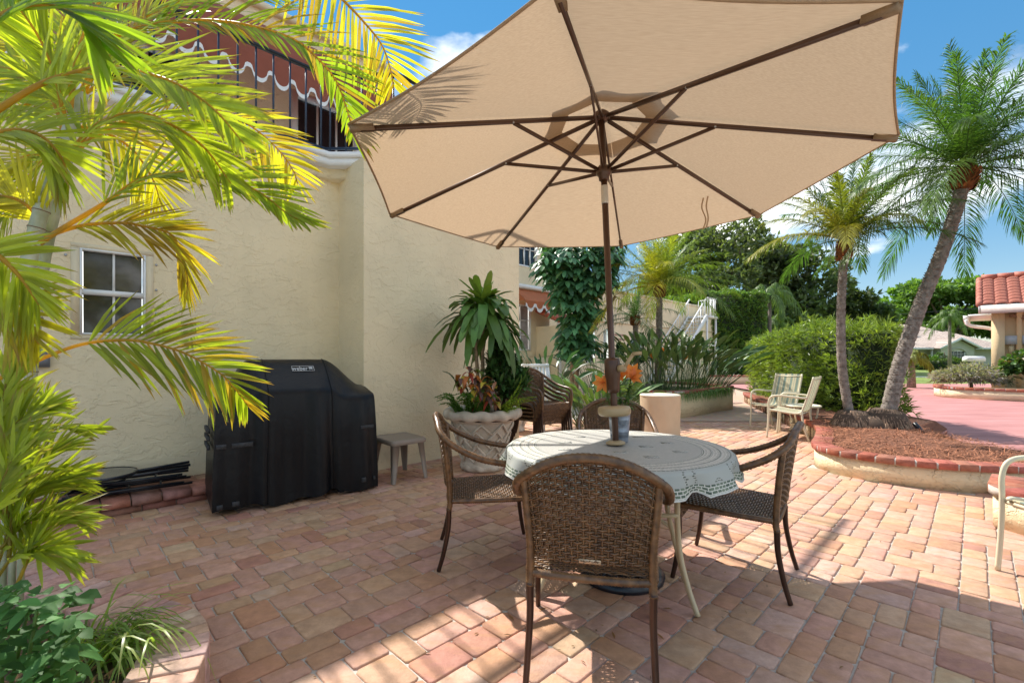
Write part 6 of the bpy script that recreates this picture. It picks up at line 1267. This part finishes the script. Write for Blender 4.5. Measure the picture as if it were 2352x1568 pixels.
# ------------------------------------------------------------------ garage on the right
gr = thing('garage', 'cream garage corner with red barrel-tile roof at the right edge', 'house', (15.4,15.2,0)); K0 = np.array((15.3,15.15,0)); EZ = 2.92
M['cream_w'] = stucco('garage_stucco', (.74,.56,.33), .35, False); rd = np.array((*NX,0)); rb_ = np.array((*AX,0)); rn = -rb_
WC = (K0+rb_*.55+rd*.45)[:2]
mb = MB(); wallface(mb, WC, WC+NX*8, 0, EZ-.1); wallface(mb, WC+AX*6, WC, 0, EZ-.1); mb.build('wall', M['cream_w'], gr)
q = WC-AX*.06-NX*.05; mb = MB(); mb.box((q[0],q[1],1.4), (.3,.3,2.8), R(45)); mb.build('corner_pilaster', M['cream_w'], gr); q = WC-AX*.12+NX*.42; mb = MB(); mb.tube([(q[0],q[1],0),(q[0],q[1],2.45),(q[0]-.05,q[1]-.05,2.6),(q[0]-.25,q[1]-.25,2.75)], .065, 10); mb.build('downpipe', M['cream_w'], gr, True)
E0 = K0+np.array((0,0,EZ))
def roofp(u, v, z=0): return E0+rd*u+rb_*v*.88+np.array((0,0,v*.47+z))
mb = MB(); mb.add([roofp(0,0), roofp(9,0), roofp(9,2.3), roofp(0,2.3)], [(0,1,2,3)]); mb.build('roof_deck', M['white'], gr)
mb = MB(); mb.bar(E0+rn*.03+(0,0,-.13), E0+rd*9+rn*.03+(0,0,-.13), .05,.26); mb.build('fascia', simple('pinkish_fascia', (.66,.58,.54), .5), gr); mb = MB(); mb.bar(roofp(-.03,0,-.15), roofp(-.03,2.3,-.15), .05,.24); mb.build('verge_board', M['white'], gr)
mb = MB(); mb.add([E0+(0,0,-.22), E0+rd*9+(0,0,-.22), E0+rd*9+rb_*.6+(0,0,-.22), E0+rb_*.6+(0,0,-.22)], [(0,1,2,3)]); mb.add([roofp(0,0,-.23), roofp(.6,0,-.23), roofp(.6,2.3,-.23), roofp(0,2.3,-.23)], [(0,1,2,3)]); mb.build('soffit', M['white'], gr)
g0 = K0+rb_*1.2-rd*.35; mb = MB(); mb.bar(g0+(0,0,2.62), g0+rb_*3.2+(0,0,2.62), .16,.16); mb.bar(g0+rd*.5+(0,0,2.70), g0+rd*.5+rb_*3.2+(0,0,2.70), .9,.06); mb.tube(spline([tuple(g0+(0,0,2.55)),tuple(g0+rd*.1+(0,0,2.35)),tuple(g0+rd*.6+(0,0,2.22)),tuple(g0+rd*.72+(0,0,2.0)),tuple(g0+rd*.72+(0,0,.1))], 6), .06, 8); mb.build('gutter', M['white'], gr)
tile_me = None
for c in range(22):
    for rw in range(9):
        u, v = .02+c*.30, .0+rw*.245
        if tile_me is None:
            mb = MB(); n_ = 8
            V = []; 
            for s in (0,1):
                for k in range(n_+1): a = math.pi*k/n_; V.append(np.array((0,0,0))+rd*(.155-.155*math.cos(a))+rb_*(s*.275*.88)+np.array((0,0,s*.275*.47+.015+(.135 if not s else .055)*math.sin(a))))
            for k in range(n_+1): a = math.pi*k/n_; V.append(rd*(.155-.140*math.cos(a))+np.array((0,0,.0+(.062)*math.sin(a))))
            mb.add(V, [(k, k+1, n_+2+k, n_+1+k) for k in range(n_)]+[(2*(n_+1)+k, 2*(n_+1)+k+1, k+1, k) for k in range(n_)]); o = mb.build('roof_tile', None, gr, origin=(0,0,0)); o.data.materials.append(simple('pink_clay_tile', (.40,.115,.075), .7, 0, .3, 2.5, .3, 60., .3, (.52,.20,.14))); tile_me = o.data
        else: o = bpy.data.objects.new('roof_tile', tile_me); COL.objects.link(o); o.parent = gr
        o.location = Vector(roofp(u, v)+np.array((0,0,random.uniform(-.004,.004))))-Vector(ORI[gr.name])
mb = MB()
for c in range(18): mb = MB(); mb.tube([roofp(.02+c*.40,2.26,.07), roofp(.02+c*.40+.42,2.26,.07)], [.13,.115], 10); mb.build('ridge_tile', M['tile'], gr, True)
for c in range(8): mb = MB(); mb.tube([roofp(-.03,c*.28,.03), roofp(-.03,c*.28+.30,.05)], [.09,.08], 8); mb.build('verge_tile', tile_me.materials[0], gr, True)
for k in (.25,.66):
    q = WC+NX*k-AX*.08; mb = MB(); mb.box((q[0],q[1],1.80), (.36,.16,.28), R(-45)); mb.build('meter_box', simple('grey_meter', (.42,.43,.44), .5), gr)
    q = WC+NX*k-AX*.05; mb = MB(); mb.box((q[0],q[1],1.5), (.12,.08,.32), R(-45)); mb.build('meter_conduit', M['cream_w'], gr)
q = WC+NX*.42-AX*.12; mb = MB(); mb.bar((q[0]-.15,q[1]+.15,2.62), (q[0]+.2,q[1]-.2,2.46), .14,.12); mb.build('wall_light', simple('brown_lamp', (.24,.14,.08), .5), gr)
bed_wall('garage_planter', 'low stucco planter with brick cap in front of the garage', [tuple(q) for q in spline([(14.6,16.0),(13.75,15.1),(13.45,14.3),(13.7,13.65),(14.3,13.0),(17.5,9.8)], 6)], .34, step=.21, capd=.24)
mb = MB(); mb.prism([(14.7,15.8),(13.95,15.0),(13.7,14.3),(13.9,13.8),(14.4,13.2),(17.5,10.1),(18,12),(15.9,15.0)], -.02, .26); o = mb.build('garage_bed_soil', M['soil']); struct(o)
def shrub(label, c, r_, n, col, leaf, lw, name='shrub', extra=None):
    t = thing(name, label, 'shrub', tuple(c)); v = RNG.normal(size=(n,3)); v /= np.linalg.norm(v,axis=1)[:,None]; v[:,2] = np.abs(v[:,2])*1.0-.25; rr_ = RNG.uniform(.55,1.02,(n,1)); lump = 1+.14*np.sin(v[:,:1]*7+v[:,1:2]*5)+.1*np.sin(v[:,2:]*9); pos = np.array(c)+v*rr_*lump*np.array(r_); mb = MB(); C = np.array(col)*RNG.uniform(.5,1.5,(n,1))
    if extra is not None: C = np.where(RNG.uniform(size=(n,1)) < extra[1], np.array(extra[0])*RNG.uniform(.7,1.2,(n,1)), C)
    for j in range(3): mb.leaves(pos, v+RNG.normal(size=(n,3))*.7, RNG.normal(size=(n,3)), leaf*RNG.uniform(.7,1.3,n), lw, C, droop=.2)
    mb.build('foliage', M['leaf'], t, kind='stuff'); k = MB(); k.tube([tuple(np.array(c)-(0,0,r_[2]*.6)), tuple(np.array(c)+(0,0,r_[2]*.3))], [.05,.02], 6); k.build('stem', M['wood'], t); return t
shrub('airy grey-purple flowering shrub at the corner of the garage planter', (14.35,14.5,.60), (1.0,.8,.56), 1900, (.26,.27,.19), .14, .025, extra=((.38,.33,.37),.35))
shrub('broad-leaved green shrub with yellow leaves beside the garage wall', (15.45,13.55,.95), (.85,.7,.80), 1300, (.08,.16,.045), .13, .11, extra=((.25,.20,.05),.08))
for (a_, b_, zz_) in (((X(1990,58),58,6.3),(X(2300,52),52,6.9),0),((X(1990,58),58,4.3),(X(2300,52),52,4.6),0)): mb = MB(); mb.tube([a_, b_], .03, 5); tag(mb.build('power_line', M['black']), 'upper thin overhead wire crossing before the pine' if a_[2] > 5 else 'lower thin overhead wire crossing above the neighbouring roof', 'wire')
# back wall planter at path end and grass strip
bed_wall('path_end_planter', 'low cream garden wall with brick cap at the far end of the path', [(9.0,21.3),(12.0,21.7),(15.0,21.5)], .42, step=.22)
# ================================================================== FOREGROUND: left bed with areca palm
LB = [(-.62,.55),(-.90,1.15),(-1.04,1.52),(-1.16,1.78),(-1.36,1.96),(-1.72,2.10),(-2.2,2.30),(-2.9,2.55)]
lb = thing('corner_bed', 'raised brick-edged planting bed in the lower left corner', 'planter', (-1.5,1.6,0)); Q = resample(spline(LB, 8), .079)
T_ = np.gradient(Q, axis=0); T_ /= np.linalg.norm(T_, axis=1)[:,None]
for i in range(len(Q)-1):
    c = (Q[i]+Q[i+1])/2; d = Q[i+1]-Q[i]; l = np.linalg.norm(d); d /= l; nn = np.array((-d[1], d[0])); c = c+nn*.105; mb = MB()
    mb.box((c[0],c[1],.10+random.uniform(-.003,.003)), (l-.009,.215,.20), math.atan2(d[1],d[0])+random.uniform(-.02,.02), tint=tuple(v*random.uniform(.88,1.1) for v in random.choice([(.58,.37,.31),(.62,.42,.35),(.54,.32,.26)]))); o = mb.build('edge_brick', M['brick'], lb); bv = o.modifiers.new('soft_edges','BEVEL'); bv.width = .006; bv.segments = 2
mb = MB(); V = []; 
inner = [tuple(q+np.array((-t_[1], t_[0]))*.008) for q, t_ in zip(Q, T_)]; mid_ = [tuple(q+np.array((-t_[1], t_[0]))*.2) for q, t_ in zip(Q, T_)]
for a_, b_ in zip(inner, mid_): V += [(a_[0],a_[1],-.01),(a_[0],a_[1],.19),(b_[0],b_[1],.19),(b_[0],b_[1],-.01)]
n_ = len(inner); mb.add(V, [(i*4+j,(i+1)*4+j,(i+1)*4+(j+1)%4,i*4+(j+1)%4) for i in range(n_-1) for j in range(4)]); mb.build('edge_mortar', M['mortar'], lb)
mb = MB(); mb.prism(mid_+[(-4,2.6),(-4,.3),(-1,.3)], -.02, .14); mb.build('soil', M['soil'], lb)
ms = MB(); n = 2200; pp = np.column_stack([RNG.uniform(-2.4,-1.0,n), RNG.uniform(1.0,2.2,n), np.full(n,.15)+RNG.uniform(0,.02,n)]); ok = np.array([inside(mid_+[(-4,2.6),(-4,.3),(-1,.3)], q[0], q[1]) for q in pp]); pp = pp[ok]; a = RNG.uniform(0,6.28,len(pp)); ms.leaves(pp, np.stack([np.cos(a), np.sin(a), RNG.normal(size=len(a))*.3],1), (0,0,1), RNG.uniform(.02,.06,len(a)), .008, np.array((.32,.17,.08))*RNG.uniform(.4,1.6,(len(a),1)), ((0,1,0),(.5,1,.1),(1,.4,0))); ms.build('bark_chips', tintmat('bark_chip', .9, .2), lb, kind='stuff')
ar = thing('areca_palm', 'golden-green areca palm with ringed stems filling the upper left', 'palm', (-1.85,1.8,.14))
m, t, p, o = newmat('areca_stem'); M['areca'] = m
geo = N(t, 'ShaderNodeNewGeometry'); nz = N(t, 'ShaderNodeTexNoise', i_Scale=9., i_Detail=4.0); L(t, geo.outputs['Position'], nz.inputs['Vector']); r = N(t, 'ShaderNodeValToRGB'); r.color_ramp.elements[0].color = (.26,.30,.17,1); r.color_ramp.elements[1].color = (.50,.52,.42,1); r.color_ramp.elements[0].position = .35; r.color_ramp.elements[1].position = .65; L(t, nz.outputs['Fac'], r.inputs[0]); L(t, r.outputs[0], p.inputs['Base Color']); p.inputs['Roughness'].default_value = .5
M['scar'] = simple('scar_brown', (.20,.13,.08), .8)
def astem(pts, r0, r1):
    P = resample(spline(pts, 8), .012); n = len(P); rad = []
    for i in range(n): k = (i*.012/.075) % 1; rad.append((r0+(r1-r0)*i/n)*(1.12 if k < .16 else 1.0))
    mb = MB(); mb.tube(P, rad, 12); mb.build('stem', M['areca'], ar, True)
    idx = [i for i in range(n) if (i*.012/.075) % 1 < .1]
    for i in idx[1:-1]: ring_ = MB(); ring_.tube([P[i]-(P[i+1]-P[i])*.12, P[i]+(P[i+1]-P[i])*.18], rad[i]*1.03, 12); ring_.build('leaf_scar', M['scar'], ar)
astem([px(15,1180,1.80), px(22,900,1.82), px(58,640,1.85), px(105,450,1.88), px(160,300,1.9), px(188,215,1.92)], .028, .024)
astem([px(60,1180,1.95), px(72,850,1.95), px(95,640,1.98), px(130,470,2.0), px(165,330,2.0)], .022, .019)
astem([px(-40,1180,1.9), px(-30,800,1.9), px(-60,400,1.9), px(-80,100,1.9)], .025, .022)
GR = (.40,.48,.05); GD_ = (.26,.40,.04); GY = (.55,.52,.05); RC = (.55,.36,.05)
def af(pl, Y0, Y1, nl=46, ll=.34, col=GR, lw=.024, lift=.35, droop=.55, beta=(60,26), tip=None, start=.12, rr=.0095, up=(-.25,-1,.45), jit=.14, sides=(1,1)):
    lift *= .5; droop *= .22; nl = int(nl*1.0); lw *= .60; ll *= .92
    n = len(pl); pts = [px(x, y, Y0+(Y1-Y0)*i/(n-1)) for i, (x, y) in enumerate(pl)]
    return frond(ar, pts, nl, ll, lw, col, RC, rr, beta, lift, droop, M['leafbright'], start, up, tip, jit=jit, tipc=(.30,.17,.06), sides=sides)
BT = (.42,.30,.04)
af([(-60,890),(0,868),(114,816),(195,789),(279,781),(336,786),(420,809),(504,856),(544,897),(571,934)], 1.75, 2.15, 46, .36, (.30,.38,.035), .026, .25, .55, (66,30), BT, .36)
af([(-20,262),(84,198),(158,171),(235,155),(302,161),(400,190),(490,250),(560,330)], 1.45, 1.65, 46, .34, GR, .026, .45, .5, start=.2, sides=(1.1,.6))
af([(190,130),(265,82),(319,65),(386,52),(470,47),(554,55),(638,76),(689,99),(739,144),(773,188),(800,262),(812,318)], 1.85, 2.3, 58, .40, (.27,.40,.03), .026, .3, .6, (62,34), BT, .14, sides=(1.1,.5))
af([(90,560),(144,524),(235,470),(302,423),(336,408),(403,396),(470,396),(537,413),(605,447),(655,487),(699,511)], 1.7, 2.05, 50, .35, (.32,.42,.03), .025, .4, .4, (62,20), None, .25, sides=(1.1,.6))
af([(110,420),(134,390),(218,312),(302,275),(386,259),(453,250),(521,259),(571,286),(621,326),(655,363),(679,403),(685,433)], 1.9, 2.25, 56, .36, GY, .023, .15, .6, (64,40), BT, .2)
af([(60,560),(180,520),(280,512),(322,518),(386,534),(410,561),(423,598),(430,638),(430,688)], 1.95, 2.15, 40, .28, GY, .026, .2, .4, (50,18), BT, .25)
af([(640,-130),(720,-60),(787,0),(840,56),(877,104),(896,157),(905,205)], 2.2, 2.4, 36, .42, GY, .026, .1, .4, (68,40), BT, .1)
af([(170,240),(240,120),(330,40),(430,0),(520,-20),(640,-10)], 1.9, 2.2, 44, .40, GR, .024, .3, .5)
af([(160,260),(180,120),(230,0),(290,-90),(380,-160)], 1.8, 1.9, 40, .42, GR, .026, .3, .5)
af([(150,280),(120,150),(60,40),(-20,-40)], 1.8, 1.6, 40, .40, GR, .028, .4, .5)
af([(140,380),(220,290),(320,260),(400,290),(470,340),(530,420)], 1.6, 1.8, 46, .33, GR, .024, .35, .6, start=.12)
af([(0,120),(120,20),(240,-60),(380,-110)], 2.3, 2.6, 44, .4, GY, .024, .3, .5, start=.1)
af([(-70,120),(0,40),(90,10),(180,40),(240,110)], 1.0, 1.15, 34, .28, GD_, .030, .45, .5, start=.1)
af([(-60,560),(0,590),(50,640),(90,700)], 1.25, 1.3, 26, .22, GR, .020, .4, .5, start=.1)
af([(-80,700),(-20,690),(40,720),(90,790)], 1.3, 1.35, 26, .2, GY, .02, .4, .5, start=.1)
af([(150,320),(120,230),(60,170),(-30,150)], 2.1, 2.2, 40, .38, GR, .028, .3, .5, start=.1)
af([(140,350),(60,360),(-20,410)], 2.1, 2.0, 30, .34, GY, .026, .3, .5, start=.1)
LF = dict(lw=.021, start=.1)
af([(170,250),(150,130),(150,30),(190,-60)], 2.1, 2.2, 44, .36, GR, lift=.3, droop=.4, **LF)
af([(165,260),(90,160),(10,90),(-80,70)], 2.2, 2.3, 44, .38, GY, lift=.3, droop=.5, **LF)
af([(165,270),(110,240),(30,250),(-40,300),(-80,370)], 2.2, 2.2, 44, .36, GR, lift=.3, droop=.5, **LF)
af([(175,240),(260,110),(350,30),(450,-10),(540,-60)], 2.3, 2.5, 48, .4, GY, lift=.3, droop=.5, **LF)
af([(160,290),(230,300),(300,340),(350,410),(370,470)], 2.25, 2.4, 40, .34, GY, lift=.3, droop=.5, **LF)
af([(150,320),(100,370),(40,440),(-10,530)], 2.0, 2.0, 36, .32, GR, lift=.3, droop=.4, **LF)
af([(175,230),(240,190),(330,170),(410,190),(470,240)], 2.4, 2.6, 44, .36, GR, lift=.3, droop=.5, **LF)
af([(100,520),(60,470),(0,450),(-60,470)], 1.9, 1.8, 32, .30, GY, lift=.3, droop=.4, **LF)
af([(-60,330),(20,300),(90,310),(140,360),(160,420)], 1.5, 1.6, 34, .28, GR, lift=.3, droop=.5, **LF)
# small areca shoots lower left
sh = thing('areca_shoots', 'bright young areca shoots rising from the bed under the big palm', 'palm', (-1.75,1.7,.14))
def sf_(pl, Y0, Y1, nl=18, ll=.22, col=(.36,.44,.05), **k):
    n = len(pl); pts = [px(x, y, Y0+(Y1-Y0)*i/(n-1)) for i, (x, y) in enumerate(pl)]; return frond(sh, pts, nl, ll, k.get('lw',.014), col, (.34,.28,.05), .006, k.get('beta',(48,14)), k.get('lift',.35), k.get('droop',.1), M['leafbright'], k.get('start',.25), up=(random.uniform(-.7,.5),-1,random.uniform(.1,.9)), jit=.34, tipc=(.34,.22,.08))
sf_([(30,1130),(70,1030),(95,960),(104,905)], 1.75, 1.85); sf_([(20,1150),(80,1030),(130,985),(200,985),(240,980)], 1.7, 1.8, 18, .16); sf_([(10,1200),(60,1100),(120,1040),(170,1020)], 1.6, 1.7)
sf_([(0,1230),(50,1150),(110,1110),(190,1090)], 1.55, 1.65, 26, .22); sf_([(0,1260),(60,1200),(130,1180),(180,1190)], 1.5, 1.6, 24, .2); sf_([(-10,1150),(20,1060),(30,980),(20,900)], 1.6, 1.6); sf_([(-10,1330),(40,1270),(110,1260),(170,1290)], 1.5, 1.55, 24, .18); sf_([(-30,1240),(0,1120),(40,1040),(90,1000)], 1.4, 1.45, 26, .2); sf_([(-30,1050),(30,980),(70,950),(130,930)], 1.45, 1.5, 24, .18)
for pl in ([(-20,1010),(5,930),(20,860),(60,800)],[(0,1100),(15,1010),(15,930),(40,860)],[(10,1180),(25,1090),(20,1000),(0,920)],[(20,1280),(30,1180),(60,1110),(60,1040)],[(-20,1330),(10,1250),(20,1170),(0,1090)],[(40,1340),(70,1270),(90,1220),(140,1190)]): sf_(pl, 1.5, 1.55, 20, .2)
mb = MB()
for x in (5,25,45): mb.tube([px(x,1400,1.6), px(x+8,1150,1.65)], .010, 8)
mb.build('stem', M['areca'], sh)
# broad-leaved shrub and grass tuft
bs = thing('leafy_shrub', 'soft green broad-leaved shrub in the lowest left corner of the bed', 'shrub', (-1.3,1.3,.14)); mb = MB(); n = 260
pp = np.array([px(random.uniform(-30,185), random.uniform(1345,1570), random.uniform(1.15,1.42)) for _ in range(n)]); keep = [i for i in range(n) if not ((pp[i][0]/pp[i][1]*1066+1176) > 150 and pp[i][2] > .66*1.0)]
pp = pp[keep]; n = len(pp); a = RNG.uniform(0,6.28,n); d = np.stack([np.cos(a), np.sin(a)*.8, RNG.uniform(-.2,.5,n)],1); mb.leaves(pp, d, (0,-.3,1), RNG.uniform(.04,.08,n), RNG.uniform(.024,.04,n), np.array((.075,.19,.05))*RNG.uniform(.6,1.5,(n,1)), ((0,.15,0),(.3,.9,.02),(.6,.95,.02),(1,.05,0)), .4, .12); mb.build('leaf_cluster', M['leafsoft'], bs, kind='stuff')
mb = MB()
for k in range(9): q = pp[k*6 % n]; mb.tube([(-1.4+random.uniform(-.2,.2),1.35,.14), tuple(q)], [.006,.004], 5, tint=(.1,.2,.04))
mb.build('stem', M['leaf'], bs)
gt_ = thing('grass_tuft', 'tuft of long pale arching grass blades over the brick edging', 'plant', (-1.35,1.6,.14)); mb = MB(); n = 130; c0 = px(235,1470,1.70); pos = np.column_stack([c0[0]+RNG.normal(size=n)*.07, c0[1]+RNG.normal(size=n)*.05, np.full(n,.15)]); a = RNG.normal(size=n)*.8; d = np.stack([np.cos(a)*.9, np.sin(a)*.6-.1, RNG.uniform(.6,1.5,n)],1)
mb.leaves(pos, d, (0,0,1), RNG.uniform(.36,.62,n), .0085, np.array((.24,.36,.09))*RNG.uniform(.6,1.4,(n,1))+np.array((.16,.16,.10))*(RNG.uniform(size=(n,1)) < .35), ((0,.8,0),(.15,1,.02),(.3,1,.035),(.45,1,.04),(.6,.9,.03),(.8,.6,0),(1,.05,-.02)), RNG.uniform(.35,.8,n), .1); mb.build('blades', M['leafbright'], gt_, kind='stuff')
# dry leaves on the paving
for k, (x, y) in enumerate(((1545,1400),(1412,1468),(1525,1470),(1238,1403),(1180,1425),(430,1240))):
    s = EYE/(y-820); X_, Y_ = (x-1176)*s, 1066*s; mb = MB(); a = random.uniform(0,6.28); mb.leaves([(X_,Y_,.004)], [(math.cos(a), math.sin(a), .08)], (0,0,1), .05, .012, (.30,.16,.07), fold=.2); o = mb.build('fallen_leaf', M['leaf']); tag(o, ['dry leaf on the sunlit paving right of the front chair leg','dry curled leaf lying left of the front chair leg','dry leaf below the front chair near its right leg','small dry leaf left of the front chair near the bottom','tiny dry leaf on the paving left of the front chair','dry leaf on the shaded paving near the brick step'][k], 'leaf', 'fallen leaves')

# scattered bits of dry leaf and twig on the paving
lt = MB(); n = 170; yy = RNG.uniform(1.5,6.5,n); xx = RNG.uniform(-1,1,n)*yy*.75+.2; ok = np.array([(inv_so(x, y)[1] > .65 and not inside(BEDPOLY, x, y) and x < 4.2 and not (x < -.9 and y < 2.4)) for x, y in zip(xx, yy)]); xx, yy = xx[ok], yy[ok]; a = RNG.uniform(0,6.28,len(xx))
lt.leaves(np.column_stack([xx, yy, np.full(len(xx),.004)]), np.stack([np.cos(a), np.sin(a), RNG.uniform(0,.12,len(a))],1), (0,0,1), RNG.uniform(.008,.035,len(a)), RNG.uniform(.003,.009,len(a)), np.array((.22,.13,.06))*RNG.uniform(.4,1.5,(len(a),1)), ((0,.6,0),(.5,1,.08),(1,.2,0)))
lt = lt.build('leaf_litter', M['leaf'], None, kind='stuff'); lt['label'] = 'tiny bits of dry leaf and twig strewn over the paving'
